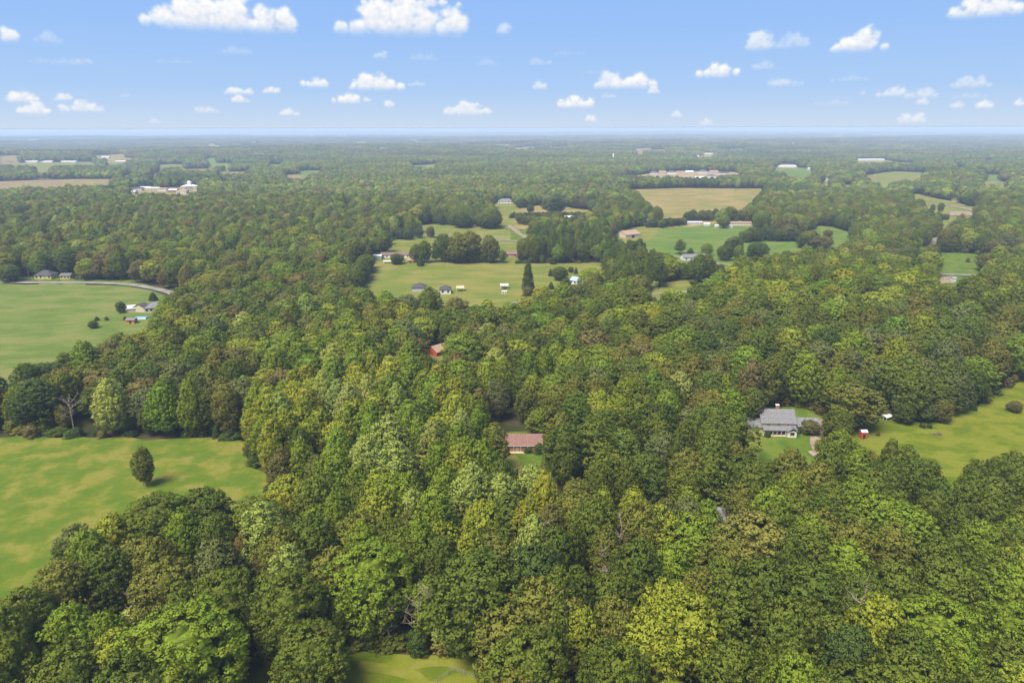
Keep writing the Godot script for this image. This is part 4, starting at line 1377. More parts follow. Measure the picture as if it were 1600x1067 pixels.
	open_ground("far_field", [Vector2(-1221.9, -2811), Vector2(-997.3, -2292.5), Vector2(-962.9, -2296.7), Vector2(-1165.9, -2823.6), Vector2(-1185.5, -2853), Vector2(-1213.5, -2844.6)], 0.06, M.green)
	open_ground("far_field", [Vector2(-1632, -6550.1), Vector2(-1330.5, -5349.9), Vector2(-1272.6, -5357), Vector2(-1537.8, -6571.3), Vector2(-1570.8, -6620.8), Vector2(-1617.9, -6606.7)], 0.06, M.dirt2)
	open_ground("far_field", [Vector2(-3248.5, -5236.6), Vector2(-2656.1, -4272.8), Vector2(-2598.1, -4279.9), Vector2(-3154.3, -5257.9), Vector2(-3187.2, -5307.3), Vector2(-3234.4, -5293.2)], 0.06, M.mid)
	open_ground("far_field", [Vector2(187.3, -4259.1), Vector2(161.2, -3471.7), Vector2(217.8, -3478.6), Vector2(279.5, -4279.8), Vector2(247.2, -4328.2), Vector2(201.1, -4314.3)], 0.06, M.tan_field)
	open_ground("far_field", [Vector2(1265.7, -2013.6), Vector2(1040.8, -1642.9), Vector2(1063.4, -1645.6), Vector2(1302.3, -2021.8), Vector2(1289.5, -2041.1), Vector2(1271.2, -2035.6)], 0.06, M.green)
	open_ground("far_field", [Vector2(616.8, -1409.3), Vector2(508.5, -1148), Vector2(529.2, -1150.6), Vector2(650.4, -1416.8), Vector2(638.6, -1434.4), Vector2(621.9, -1429.4)], 0.06, M.dirt2)
	open_ground("far_field", [Vector2(648.7, -1374.9), Vector2(534.2, -1121.2), Vector2(551.3, -1123.2), Vector2(676.5, -1381.1), Vector2(666.8, -1395.7), Vector2(652.9, -1391.5)], 0.06, M.mid)
	open_ground("far_field", [Vector2(795.6, -1261.5), Vector2(654.1, -1029.7), Vector2(666.9, -1031.3), Vector2(816.4, -1266.2), Vector2(809.1, -1277.1), Vector2(798.7, -1274)], 0.06, M.tan_field)
	open_ground("far_field", [Vector2(-836.7, -1617.9), Vector2(-684.4, -1322), Vector2(-671.7, -1323.6), Vector2(-816, -1622.6), Vector2(-823.3, -1633.4), Vector2(-833.6, -1630.3)], 0.06, M.green)
	open_ground("far_field", [Vector2(-622.8, -875.8), Vector2(-509.3, -714.7), Vector2(-498.3, -715.9), Vector2(-604.9, -879.3), Vector2(-611.2, -887.3), Vector2(-620.2, -885)], 0.06, M.dirt2)
	open_ground("far_field", [Vector2(-195.6, -936.3), Vector2(-159.5, -765.4), Vector2(-153.1, -766.2), Vector2(-185.2, -938.6), Vector2(-188.8, -944.1), Vector2(-194, -942.5)], 0.06, M.mid)
	open_ground("far_field", [Vector2(321.2, -927.1), Vector2(264.4, -757.5), Vector2(271.8, -758.4), Vector2(333.2, -929.8), Vector2(329, -936.2), Vector2(323, -934.4)], 0.06, M.tan_field)
	open_ground("far_field", [Vector2(726, -1966.9), Vector2(598.3, -1604.8), Vector2(620.3, -1607.5), Vector2(761.8, -1974.9), Vector2(749.3, -1993.7), Vector2(731.4, -1988.4)], 0.06, M.green)
	open_ground("far_field", [Vector2(-505.5, -5387.6), Vector2(-410.5, -4406.9), Vector2(-380.7, -4410.6), Vector2(-457, -5398.5), Vector2(-473.9, -5424), Vector2(-498.2, -5416.7)], 0.06, M.dirt2)
	open_ground("far_field", [Vector2(2028.4, -3693.4), Vector2(1670.4, -3009), Vector2(1723.7, -3015.6), Vector2(2115.1, -3712.9), Vector2(2084.8, -3758.5), Vector2(2041.4, -3745.4)], 0.06, M.mid)
	open_ground("far_field", [Vector2(-2297.6, -5271.2), Vector2(-1872.4, -4290.3), Vector2(-1784.8, -4301), Vector2(-2155.3, -5303.2), Vector2(-2205.1, -5378), Vector2(-2276.3, -5356.6)], 0.06, M.tan_field)
	open_ground("far_field", [Vector2(-2201.9, -3392.3), Vector2(-1801, -2769.3), Vector2(-1767.1, -2773.4), Vector2(-2146.7, -3404.7), Vector2(-2166, -3433.7), Vector2(-2193.6, -3425.4)], 0.06, M.green)
	open_ground("far_field", [Vector2(2297.9, -8489.1), Vector2(1897.4, -6925), Vector2(1995.9, -6937), Vector2(2458, -8525.1), Vector2(2402, -8609.2), Vector2(2321.9, -8585.2)], 0.06, M.dirt2)
	open_ground("far_field", [Vector2(-1880.7, -4324.4), Vector2(-1531.3, -3516.2), Vector2(-1449.8, -3526.1), Vector2(-1748.1, -4354.2), Vector2(-1794.5, -4423.9), Vector2(-1860.8, -4404)], 0.06, M.mid)
	open_ground("far_field", [Vector2(54.9, -4583), Vector2(50.1, -3744.2), Vector2(88.2, -3748.8), Vector2(116.8, -4597), Vector2(95.2, -4629.5), Vector2(64.2, -4620.2)], 0.06, M.tan_field)
	open_ground("far_field", [Vector2(-2228.8, -11334.1), Vector2(-1812.6, -9252.7), Vector2(-1700, -9266.5), Vector2(-2045.7, -11375.3), Vector2(-2109.8, -11471.4), Vector2(-2201.3, -11443.9)], 0.06, M.green)
	open_ground("far_field", [Vector2(3916.9, -9139.3), Vector2(3219.3, -7473.9), Vector2(3274.8, -7480.7), Vector2(4007.2, -9159.6), Vector2(3975.6, -9207), Vector2(3930.4, -9193.5)], 0.06, M.dirt2)
	open_ground("far_field", [Vector2(-5147.2, -7489), Vector2(-4204.1, -6095.6), Vector2(-4080, -6110.7), Vector2(-4945.4, -7534.4), Vector2(-5016, -7640.4), Vector2(-5116.9, -7610.1)], 0.06, M.mid)
	open_ground("far_field", [Vector2(1249.9, -2309.7), Vector2(1031.8, -1875.1), Vector2(1083.4, -1881.4), Vector2(1333.8, -2328.6), Vector2(1304.4, -2372.7), Vector2(1262.5, -2360.1)], 0.06, M.tan_field)
	open_ground("far_field", [Vector2(-3124.9, -12085.9), Vector2(-2548.2, -9871.4), Vector2(-2441.5, -9884.4), Vector2(-2951.4, -12124.9), Vector2(-3012.1, -12216), Vector2(-3098.9, -12190)], 0.06, M.green)
	open_ground("far_field", [Vector2(5412.6, -8200.2), Vector2(4446.8, -6701), Vector2(4510.2, -6708.7), Vector2(5515.7, -8223.4), Vector2(5479.6, -8277.6), Vector2(5428, -8262.1)], 0.06, M.dirt2)
	open_ground("far_field", [Vector2(4081.7, -8782.6), Vector2(3352.8, -7185.7), Vector2(3396.5, -7191.1), Vector2(4152.7, -8798.6), Vector2(4127.9, -8835.8), Vector2(4092.3, -8825.2)], 0.06, M.mid)
	open_ground("far_field", [Vector2(-346, -4507.3), Vector2(-277.7, -3679.6), Vector2(-232.7, -3685.1), Vector2(-272.9, -4523.8), Vector2(-298.5, -4562.2), Vector2(-335, -4551.2)], 0.06, M.tan_field)
	open_ground("far_field", [Vector2(-2010.6, -4305.6), Vector2(-1645.2, -3521), Vector2(-1618.9, -3524.2), Vector2(-1967.9, -4315.2), Vector2(-1982.9, -4337.7), Vector2(-2004.2, -4331.3)], 0.06, M.green)
	open_ground("far_field", [Vector2(-787.7, -1869.7), Vector2(-638.1, -1514.6), Vector2(-579.4, -1520.8), Vector2(-692.2, -1888.2), Vector2(-725.6, -1931.6), Vector2(-773.3, -1919.2)], 0.06, M.dirt2)
	open_ground("far_field", [Vector2(4573.7, -6726.8), Vector2(3763.8, -5479.2), Vector2(3864.2, -5491.5), Vector2(4736.9, -6763.5), Vector2(4679.8, -6849.2), Vector2(4598.1, -6824.8)], 0.06, M.mid)
	open_ground("far_field", [Vector2(842.3, -2251.3), Vector2(697.4, -1827.6), Vector2(747.7, -1833.8), Vector2(924.1, -2269.7), Vector2(895.4, -2312.7), Vector2(854.5, -2300.4)], 0.06, M.tan_field)
	open_ground("far_field", [Vector2(-1369, -2375.1), Vector2(-1116.6, -1931.1), Vector2(-1071.5, -1936.6), Vector2(-1295.7, -2391.6), Vector2(-1321.4, -2430), Vector2(-1358, -2419)], 0.06, M.green)
	open_ground("far_field", [Vector2(-971.5, -2055.7), Vector2(-787.5, -1669.7), Vector2(-718.4, -1675), Vector2(-859.3, -2071.7), Vector2(-898.6, -2109.1), Vector2(-954.7, -2098.4)], 0.06, M.dirt2)
	open_ground("far_field", [Vector2(-824.2, -5827.8), Vector2(-667.2, -4755.2), Vector2(-602.7, -4763.1), Vector2(-719.3, -5851.4), Vector2(-756, -5906.5), Vector2(-808.5, -5890.7)], 0.06, M.mid)
	open_ground("far_field", [Vector2(3510.7, -4849.6), Vector2(2885.6, -3958), Vector2(2936.7, -3964.3), Vector2(3593.8, -4868.3), Vector2(3564.7, -4911.9), Vector2(3523.2, -4899.5)], 0.06, M.tan_field)
	open_ground("far_field", [Vector2(-8227.3, -13554.7), Vector2(-6725.4, -11057.4), Vector2(-6568.4, -11076.6), Vector2(-7971.9, -13612.2), Vector2(-8061.3, -13746.2), Vector2(-8189, -13707.9)], 0.06, M.green)
	open_ground("far_field", [Vector2(-76.3, -4654.2), Vector2(-54.3, -3793.8), Vector2(7.6, -3801.4), Vector2(24.3, -4676.9), Vector2(-10.9, -4729.7), Vector2(-61.2, -4714.6)], 0.06, M.dirt2)
	open_ground("far_field", [Vector2(-1014.1, -2347.7), Vector2(-824.4, -1908.5), Vector2(-770.7, -1914.1), Vector2(-926.7, -2364.3), Vector2(-957.3, -2403), Vector2(-1001, -2391.9)], 0.06, M.mid)
	open_ground("far_field", [Vector2(566.6, -3243.8), Vector2(468.7, -2648.7), Vector2(499.4, -2652.4), Vector2(616.5, -3255), Vector2(599, -3281.1), Vector2(574.1, -3273.7)], 0.06, M.tan_field)
	open_ground("far_field", [Vector2(-2097, -8924.3), Vector2(-1701.8, -7269.3), Vector2(-1568.7, -7285.5), Vector2(-1880.6, -8973), Vector2(-1956.3, -9086.6), Vector2(-2064.5, -9054.2)], 0.06, M.green)
	open_ground("far_field", [Vector2(733.4, -5366.5), Vector2(607.7, -4383.2), Vector2(655.2, -4389), Vector2(810.7, -5383.9), Vector2(783.6, -5424.5), Vector2(745, -5412.9)], 0.06, M.dirt2)
	open_ground("far_field", [Vector2(-8482.7, -13073), Vector2(-6932.7, -10656.5), Vector2(-6759.6, -10677.6), Vector2(-8201.1, -13136.3), Vector2(-8299.7, -13284.1), Vector2(-8440.4, -13241.9)], 0.06, M.mid)
	open_ground("far_field", [Vector2(-757.2, -3831.2), Vector2(-612.4, -3118.3), Vector2(-548.7, -3126.1), Vector2(-653.6, -3854.5), Vector2(-689.9, -3908.9), Vector2(-741.7, -3893.4)], 0.06, M.tan_field)
	open_ground("far_field", [Vector2(1054.6, -1574.3), Vector2(869.2, -1279.4), Vector2(902.8, -1283.2), Vector2(1109.2, -1585.9), Vector2(1090.1, -1612.9), Vector2(1062.8, -1605.2)], 0.06, M.green)
	open_ground("far_field", [Vector2(923.4, -1379.8), Vector2(762.8, -1124.9), Vector2(804.7, -1127.1), Vector2(991.6, -1386.4), Vector2(967.7, -1401.7), Vector2(933.6, -1397.3)], 0.06, M.dirt2)
	open_ground("far_field", [Vector2(-117.9, -6182.1), Vector2(-90.3, -5051.8), Vector2(-42.4, -5057.6), Vector2(-40, -6199.6), Vector2(-67.2, -6240.5), Vector2(-106.2, -6228.8)], 0.06, M.mid)
	open_ground("far_field", [Vector2(-948.7, -1847.7), Vector2(-775.2, -1507.6), Vector2(-754.5, -1510.1), Vector2(-915, -1855.3), Vector2(-926.8, -1873), Vector2(-943.6, -1867.9)], 0.06, M.tan_field)
	open_ground("far_field", [Vector2(760.7, -1940.8), Vector2(629.3, -1576.4), Vector2(670.6, -1581.4), Vector2(827.9, -1955.9), Vector2(804.4, -1991.2), Vector2(770.8, -1981.1)], 0.06, M.green)
	open_ground("far_field", [Vector2(-1314.9, -1933.2), Vector2(-1074.2, -1574.1), Vector2(-1043.9, -1577.8), Vector2(-1265.7, -1944.3), Vector2(-1282.9, -1970.2), Vector2(-1307.5, -1962.8)], 0.06, M.dirt2)
	open_ground("far_field", [Vector2(-759.7, -6158.6), Vector2(-617.5, -5035.1), Vector2(-576.7, -5040.1), Vector2(-693.3, -6173.5), Vector2(-716.5, -6208.4), Vector2(-749.8, -6198.4)], 0.06, M.mid)
	open_ground("far_field", [Vector2(-2546.8, -10221.3), Vector2(-2069.6, -8329.9), Vector2(-1928.5, -8347.1), Vector2(-2317.5, -10272.9), Vector2(-2397.7, -10393.3), Vector2(-2512.4, -10358.9)], 0.06, M.tan_field)
	open_ground("far_field", [Vector2(1619.6, -4536.9), Vector2(1333.1, -3706.5), Vector2(1370.8, -3711.1), Vector2(1680.9, -4550.7), Vector2(1659.5, -4582.9), Vector2(1628.8, -4573.7)], 0.06, M.green)
	open_ground("far_field", [Vector2(132.6, -3889.6), Vector2(111.6, -3181.6), Vector2(133.2, -3184.2), Vector2(167.7, -3897.5), Vector2(155.4, -3916), Vector2(137.9, -3910.7)], 0.06, M.dirt2)
	open_ground("far_field", [Vector2(3746.6, -7671.6), Vector2(3086.4, -6252), Vector2(3192.4, -6264.9), Vector2(3919, -7710.4), Vector2(3858.7, -7800.9), Vector2(3772.5, -7775.1)], 0.06, M.mid)
	open_ground("far_field", [Vector2(734, -5265.9), Vector2(611.2, -4292.5), Vector2(681.2, -4301), Vector2(847.8, -5291.5), Vector2(807.9, -5351.3), Vector2(751, -5334.2)], 0.06, M.tan_field)
	open_ground("far_field", [Vector2(-574.6, -1881.6), Vector2(-465.3, -1527.3), Vector2(-421, -1532.5), Vector2(-502.7, -1897.2), Vector2(-527.9, -1933.5), Vector2(-563.9, -1923.1)], 0.06, M.green)
	open_ground("far_field", [Vector2(2446.4, -6226.5), Vector2(2009.7, -5095.6), Vector2(2037.3, -5099), Vector2(2491.2, -6236.6), Vector2(2475.5, -6260.1), Vector2(2453.1, -6253.4)], 0.06, M.dirt2)
	open_ground("far_field", [Vector2(1653.2, -2467.1), Vector2(1358.2, -2016), Vector2(1377.5, -2018.3), Vector2(1684.6, -2474.2), Vector2(1673.6, -2490.6), Vector2(1657.9, -2485.9)], 0.06, M.mid)
	open_ground("far_field", [Vector2(703.9, -3506.9), Vector2(584.7, -2855), Vector2(641.2, -2861.9), Vector2(795.7, -3527.6), Vector2(763.6, -3575.8), Vector2(717.6, -3562)], 0.06, M.tan_field)
	open_ground("far_field", [Vector2(-1083.2, -7123.3), Vector2(-872.5, -5797.9), Vector2(-754.4, -5812.3), Vector2(-891.1, -7166.5), Vector2(-958.4, -7267.4), Vector2(-1054.4, -7238.6)], 0.06, M.green)
	open_ground("far_field", [Vector2(-960.7, -1722.6), Vector2(-785, -1404.7), Vector2(-763.7, -1407.3), Vector2(-926.1, -1730.4), Vector2(-938.3, -1748.5), Vector2(-955.5, -1743.3)], 0.06, M.dirt2)
	open_ground("far_field", [Vector2(-8885.5, -12613.8), Vector2(-7271.2, -10302.5), Vector2(-7159.9, -10316.1), Vector2(-8704.4, -12654.5), Vector2(-8767.8, -12749.6), Vector2(-8858.3, -12722.4)], 0.06, M.mid)
	open_ground("far_field", [Vector2(4717.7, -8866.2), Vector2(3882.2, -7232.6), Vector2(3985.1, -7245.2), Vector2(4885, -8903.8), Vector2(4826.4, -8991.6), Vector2(4742.8, -8966.5)], 0.06, M.tan_field)
	open_ground("far_field", [Vector2(489.9, -9598.9), Vector2(411.6, -7843.9), Vector2(485.8, -7853), Vector2(610.5, -9626), Vector2(568.3, -9689.4), Vector2(508, -9671.3)], 0.06, M.green)
	open_ground("far_field", [Vector2(-1740.4, -4133.2), Vector2(-1422.5, -3376.6), Vector2(-1388.1, -3380.8), Vector2(-1684.4, -4145.8), Vector2(-1704, -4175.1), Vector2(-1732, -4166.8)], 0.06, M.dirt2)
	open_ground("far_field", [Vector2(-1683.3, -8896.3), Vector2(-1365.2, -7253.6), Vector2(-1252.2, -7267.4), Vector2(-1499.5, -8937.7), Vector2(-1563.8, -9034.1), Vector2(-1655.7, -9006.6)], 0.06, M.mid)
	open_ground("far_field", [Vector2(-2552.4, -3715.2), Vector2(-2083.4, -3020), Vector2(-2011.1, -3028.8), Vector2(-2435, -3741.6), Vector2(-2476.1, -3803.3), Vector2(-2534.8, -3785.7)], 0.06, M.tan_field)
	open_ground("far_field", [Vector2(663.3, -1722.7), Vector2(551.3, -1402.1), Vector2(606.4, -1405.6), Vector2(752.9, -1733.3), Vector2(721.6, -1757.9), Vector2(676.8, -1750.9)], 0.06, M.green)
	open_ground("far_field", [Vector2(-570, -10218.3), Vector2(-461.4, -8362.5), Vector2(-416.2, -8368), Vector2(-496.6, -10234.8), Vector2(-522.3, -10273.3), Vector2(-559, -10262.3)], 0.06, M.dirt2)
	open_ground("far_field", [Vector2(-1147.6, -2275.4), Vector2(-933.2, -1848.9), Vector2(-874.8, -1854.5), Vector2(-1052.5, -2292.3), Vector2(-1085.8, -2331.8), Vector2(-1133.3, -2320.5)], 0.06, M.mid)
	open_ground("far_field", [Vector2(1967.6, -6918.2), Vector2(1621.1, -5651.9), Vector2(1678.5, -5658.9), Vector2(2060.9, -6939.2), Vector2(2028.3, -6988.2), Vector2(1981.6, -6974.2)], 0.06, M.tan_field)
	open_ground("far_field", [Vector2(-1821.5, -10816.7), Vector2(-1483.2, -8841.3), Vector2(-1405.6, -8850.8), Vector2(-1695.3, -10845.1), Vector2(-1739.4, -10911.4), Vector2(-1802.5, -10892.4)], 0.06, M.green)
	open_ground("far_field", [Vector2(-561.4, -1721.9), Vector2(-454.6, -1400.5), Vector2(-412.1, -1404.3), Vector2(-492.2, -1733.4), Vector2(-516.4, -1760.2), Vector2(-551, -1752.6)], 0.06, M.dirt2)
	open_ground("far_field", [Vector2(2315.7, -3514.8), Vector2(1902.5, -2872.1), Vector2(1929.9, -2875.4), Vector2(2360.1, -3524.8), Vector2(2344.6, -3548.1), Vector2(2322.3, -3541.5)], 0.06, M.mid)
	open_ground("far_field", [Vector2(-20, -3889.7), Vector2(-5.2, -3158.7), Vector2(79, -3169), Vector2(116.8, -3920.5), Vector2(68.9, -3992.3), Vector2(0.5, -3971.8)], 0.06, M.tan_field)
	open_ground("far_field", [Vector2(1564, -5477.8), Vector2(1291, -4468.5), Vector2(1354.6, -4476.3), Vector2(1667.5, -5501.1), Vector2(1631.3, -5555.4), Vector2(1579.6, -5539.9)], 0.06, M.green)
	open_ground("far_field", [Vector2(-2400.9, -3622.3), Vector2(-1958.3, -2941.6), Vector2(-1879.8, -2951.2), Vector2(-2273.3, -3651), Vector2(-2318, -3718), Vector2(-2381.8, -3698.9)], 0.06, M.dirt2)
	open_ground("far_field", [Vector2(-1371.4, -6034.5), Vector2(-1109.9, -4908), Vector2(-999.7, -4921.4), Vector2(-1192.3, -6074.8), Vector2(-1255, -6168.9), Vector2(-1344.6, -6142)], 0.06, M.mid)
	open_ground("far_field", [Vector2(-8225.4, -13129.9), Vector2(-6737.1, -10745.3), Vector2(-6679.1, -10752.4), Vector2(-8131.1, -13151.1), Vector2(-8164.1, -13200.6), Vector2(-8211.2, -13186.5)], 0.06, M.tan_field)
	open_ground("far_field", [Vector2(708.4, -1904.1), Vector2(586, -1547.3), Vector2(624.4, -1552), Vector2(770.8, -1918.2), Vector2(749, -1950.9), Vector2(717.8, -1941.6)], 0.06, M.green)
	open_ground("far_field", [Vector2(-1900.8, -2609.4), Vector2(-1551.7, -2120.6), Vector2(-1499.4, -2127), Vector2(-1815.8, -2628.5), Vector2(-1845.6, -2673.2), Vector2(-1888.1, -2660.4)], 0.06, M.dirt2)
	open_ground("far_field", [Vector2(71.5, -4109.1), Vector2(65, -3352), Vector2(112.8, -3357.8), Vector2(149.3, -4126.6), Vector2(122.1, -4167.5), Vector2(83.2, -4155.8)], 0.06, M.mid)
	open_ground("far_field", [Vector2(-1991.4, -4868.4), Vector2(-1629.4, -3982.2), Vector2(-1602.4, -3985.5), Vector2(-1947.6, -4878.2), Vector2(-1962.9, -4901.2), Vector2(-1984.8, -4894.7)], 0.06, M.tan_field)
	open_ground("far_field", [Vector2(-1800.4, -4654.7), Vector2(-1466, -3788.5), Vector2(-1388.6, -3798), Vector2(-1674.5, -4683), Vector2(-1718.6, -4749.1), Vector2(-1781.5, -4730.2)], 0.06, M.green)
	open_ground("far_field", [Vector2(1539.2, -4743.2), Vector2(1267.4, -3875), Vector2(1306.8, -3879.8), Vector2(1603.3, -4757.6), Vector2(1580.8, -4791.3), Vector2(1548.8, -4781.7)], 0.06, M.dirt2)
	open_ground("far_field", [Vector2(-143.3, -4652.3), Vector2(-108.6, -3790.4), Vector2(-41.6, -3798.6), Vector2(-34.3, -4676.8), Vector2(-72.5, -4734), Vector2(-126.9, -4717.7)], 0.06, M.mid)
	open_ground("far_field", [Vector2(-976.6, -1521.1), Vector2(-795.6, -1235.3), Vector2(-756.2, -1239.3), Vector2(-912.6, -1533.1), Vector2(-935, -1561.2), Vector2(-967, -1553.2)], 0.06, M.tan_field)
	open_ground("far_field", [Vector2(1085.9, -3561.4), Vector2(900.5, -2892.9), Vector2(975.6, -2902), Vector2(1208.1, -3588.9), Vector2(1165.3, -3653), Vector2(1104.2, -3634.7)], 0.06, M.green)
	open_ground("far_field", [Vector2(659.3, -3770.1), Vector2(549, -3068.5), Vector2(611.7, -3076.1), Vector2(761.3, -3793), Vector2(725.6, -3846.6), Vector2(674.6, -3831.3)], 0.06, M.dirt2)
	open_ground("far_field", [Vector2(1079, -3758.3), Vector2(889.5, -3068.9), Vector2(924.9, -3073.2), Vector2(1136.6, -3771.3), Vector2(1116.5, -3801.6), Vector2(1087.6, -3792.9)], 0.06, M.mid)
	open_ground("far_field", [Vector2(-897.5, -4912.7), Vector2(-723.9, -3995.5), Vector2(-634.1, -4006.5), Vector2(-751.4, -4945.6), Vector2(-802.5, -5022.3), Vector2(-875.5, -5000.4)], 0.06, M.tan_field)
	open_ground("far_field", [Vector2(6125.1, -8563.4), Vector2(5030.8, -6999.5), Vector2(5092.3, -7007), Vector2(6225.1, -8585.9), Vector2(6190.1, -8638.4), Vector2(6140.1, -8623.4)], 0.06, M.green)
	open_ground("far_field", [Vector2(-973.4, -5907.3), Vector2(-792.9, -4829.7), Vector2(-753.7, -4834.4), Vector2(-909.6, -5921.7), Vector2(-931.9, -5955.1), Vector2(-963.8, -5945.6)], 0.06, M.dirt2)
	open_ground("far_field", [Vector2(-2368.3, -3747.4), Vector2(-1936.2, -3056.9), Vector2(-1892.5, -3062.2), Vector2(-2297.3, -3763.4), Vector2(-2322.1, -3800.7), Vector2(-2357.7, -3790.1)], 0.06, M.mid)
	open_ground("far_field", [Vector2(1628.2, -4608), Vector2(1338.9, -3768.3), Vector2(1367, -3771.7), Vector2(1673.9, -4618.3), Vector2(1657.9, -4642.3), Vector2(1635.1, -4635.4)], 0.06, M.tan_field)
	open_ground("far_field", [Vector2(2059.1, -6996.7), Vector2(1696.2, -5716.1), Vector2(1754.2, -5723.1), Vector2(2153.4, -7017.9), Vector2(2120.4, -7067.5), Vector2(2073.2, -7053.3)], 0.06, M.green)
	open_ground("far_field", [Vector2(1687.2, -6621), Vector2(1398.6, -5387.7), Vector2(1512.1, -5401.6), Vector2(1871.8, -6662.6), Vector2(1807.2, -6759.5), Vector2(1714.8, -6731.8)], 0.06, M.dirt2)
	open_ground("far_field", [Vector2(-2258.4, -6025.3), Vector2(-1839, -4905.4), Vector2(-1742.3, -4917.2), Vector2(-2101.2, -6060.7), Vector2(-2156.2, -6143.2), Vector2(-2234.8, -6119.6)], 0.06, M.mid)
	open_ground("far_field", [Vector2(2244.5, -8547.8), Vector2(1847.4, -6990.2), Vector2(1899.3, -6996.5), Vector2(2328.9, -8566.8), Vector2(2299.4, -8611.1), Vector2(2257.1, -8598.4)], 0.06, M.tan_field)
	open_ground("far_field", [Vector2(-1017.6, -2986.7), Vector2(-828.9, -2433.9), Vector2(-787.4, -2439), Vector2(-950.1, -3001.9), Vector2(-973.7, -3037.4), Vector2(-1007.5, -3027.3)], 0.06, M.green)
	open_ground("far_field", [Vector2(-333.4, -5638.1), Vector2(-263, -4594.7), Vector2(-185, -4604.2), Vector2(-206.5, -5666.7), Vector2(-250.9, -5733.3), Vector2(-314.4, -5714.3)], 0.06, M.dirt2)
	open_ground("far_field", [Vector2(-2960.2, -6079.5), Vector2(-2419.7, -4964.3), Vector2(-2362.6, -4971.2), Vector2(-2867.3, -6100.4), Vector2(-2899.8, -6149.1), Vector2(-2946.2, -6135.2)], 0.06, M.mid)
	open_ground("far_field", [Vector2(-3542.2, -7497), Vector2(-2887.5, -6100.5), Vector2(-2759, -6116.2), Vector2(-3333.3, -7544), Vector2(-3406.4, -7653.7), Vector2(-3510.9, -7622.3)], 0.06, M.tan_field)
	open_ground("far_field", [Vector2(4179.1, -9359.8), Vector2(3444.1, -7627.7), Vector2(3573.3, -7643.5), Vector2(4389.2, -9407), Vector2(4315.7, -9517.3), Vector2(4210.6, -9485.8)], 0.06, M.green)
	open_ground("far_field", [Vector2(-1711.5, -2344.4), Vector2(-1397.5, -1908.7), Vector2(-1353, -1913.3), Vector2(-1639.2, -2358), Vector2(-1664.5, -2390), Vector2(-1700.6, -2380.8)], 0.06, M.dirt2)
	open_ground("far_field", [Vector2(1528.4, -10175.7), Vector2(1269, -8300.9), Vector2(1386.9, -8315.3), Vector2(1720.2, -10218.8), Vector2(1653, -10319.5), Vector2(1557.1, -10290.8)], 0.06, M.mid)
	open_ground("far_field", [Vector2(-5399, -7355), Vector2(-4416.3, -6001.4), Vector2(-4335.1, -6011.3), Vector2(-5266.8, -7384.7), Vector2(-5313.1, -7454.1), Vector2(-5379.2, -7434.3)], 0.06, M.tan_field)
	open_ground("far_field", [Vector2(-2867.9, -9981), Vector2(-2339.9, -8152.1), Vector2(-2251.8, -8162.9), Vector2(-2724.6, -10013.2), Vector2(-2774.7, -10088.5), Vector2(-2846.4, -10067)], 0.06, M.green)
	open_ground("far_field", [Vector2(-1754.1, -8690.9), Vector2(-1422.3, -7082.6), Vector2(-1302.3, -7097.3), Vector2(-1558.9, -8734.8), Vector2(-1627.2, -8837.3), Vector2(-1724.8, -8808)], 0.06, M.dirt2)
	open_ground("far_field", [Vector2(356.5, -9160.3), Vector2(299.7, -7491.1), Vector2(355.4, -7497.9), Vector2(446.9, -9180.7), Vector2(415.3, -9228.2), Vector2(370, -9214.6)], 0.06, M.mid)
	open_ground("far_field", [Vector2(310.6, -4403.2), Vector2(259.6, -3597.2), Vector2(296.2, -3601.7), Vector2(370.1, -4416.6), Vector2(349.3, -4447.8), Vector2(319.6, -4438.9)], 0.06, M.tan_field)
	strip("lane", [Vector2(-406.8, -495.2), Vector2(-336.3, -493.8), Vector2(-305.6, -492), Vector2(-279.1, -486.5), Vector2(-256.2, -475.1), Vector2(-239.1, -463.2), Vector2(-227.1, -452.8), Vector2(-218.3, -454.4), Vector2(-205.4, -465.5)], 6, 0.130, M.asphalt)
	strip("lane_branch", [Vector2(-227.1, -452.8), Vector2(-224.7, -440.2), Vector2(-220.8, -421.7), Vector2(-212.7, -398.5)], 5, 0.136, M.asphalt)
	strip("driveway", [Vector2(119.4, -242.9), Vector2(116.7, -237.7), Vector2(112, -228.9), Vector2(108.2, -221), Vector2(107.4, -215.5), Vector2(107.5, -210.7)], 4, 0.142, M.gravel)
	strip("country_road", [Vector2(-131.3, -701.8), Vector2(-91.4, -719.9), Vector2(-46.4, -712), Vector2(-3.6, -693), Vector2(19.5, -681.6)], 6, 0.148, M.asphalt)
	strip("farm_track", [Vector2(-4.2, -809.3), Vector2(8, -743.2), Vector2(14.9, -706.9), Vector2(17.5, -631)], 6, 0.154, M.gravel)
	strip("woodland_lane", [Vector2(83.5, -433.8), Vector2(96.9, -438.1), Vector2(108.1, -440.8), Vector2(120.2, -443.6), Vector2(148.1, -483.6), Vector2(158.6, -506.4)], 5, 0.160, M.asphalt)
	strip("side_lane", [Vector2(134.4, -617.9), Vector2(147, -597), Vector2(174.9, -561.5), Vector2(194.2, -549.1)], 5, 0.166, M.gravel)
	strip("main_road", [Vector2(345.6, -560.3), Vector2(366.5, -596.1), Vector2(398.1, -642.1), Vector2(421.7, -674.6), Vector2(459.9, -721.9), Vector2(502.9, -780.8)], 9, 0.172, M.asphalt)
	strip("cross_road", [Vector2(319.4, -513.7), Vector2(337.2, -512.4), Vector2(354.2, -508.5)], 6, 0.178, M.asphalt)
	strip("upper_road", [Vector2(704.5, -1338.8), Vector2(667.7, -1251.5), Vector2(640.9, -1183.2)], 10, 0.184, M.asphalt)
	strip("pad_road", [Vector2(601.4, -1042.9), Vector2(594.2, -1003.6), Vector2(616.7, -965.2), Vector2(608.8, -901)], 9, 0.190, M.gravel)
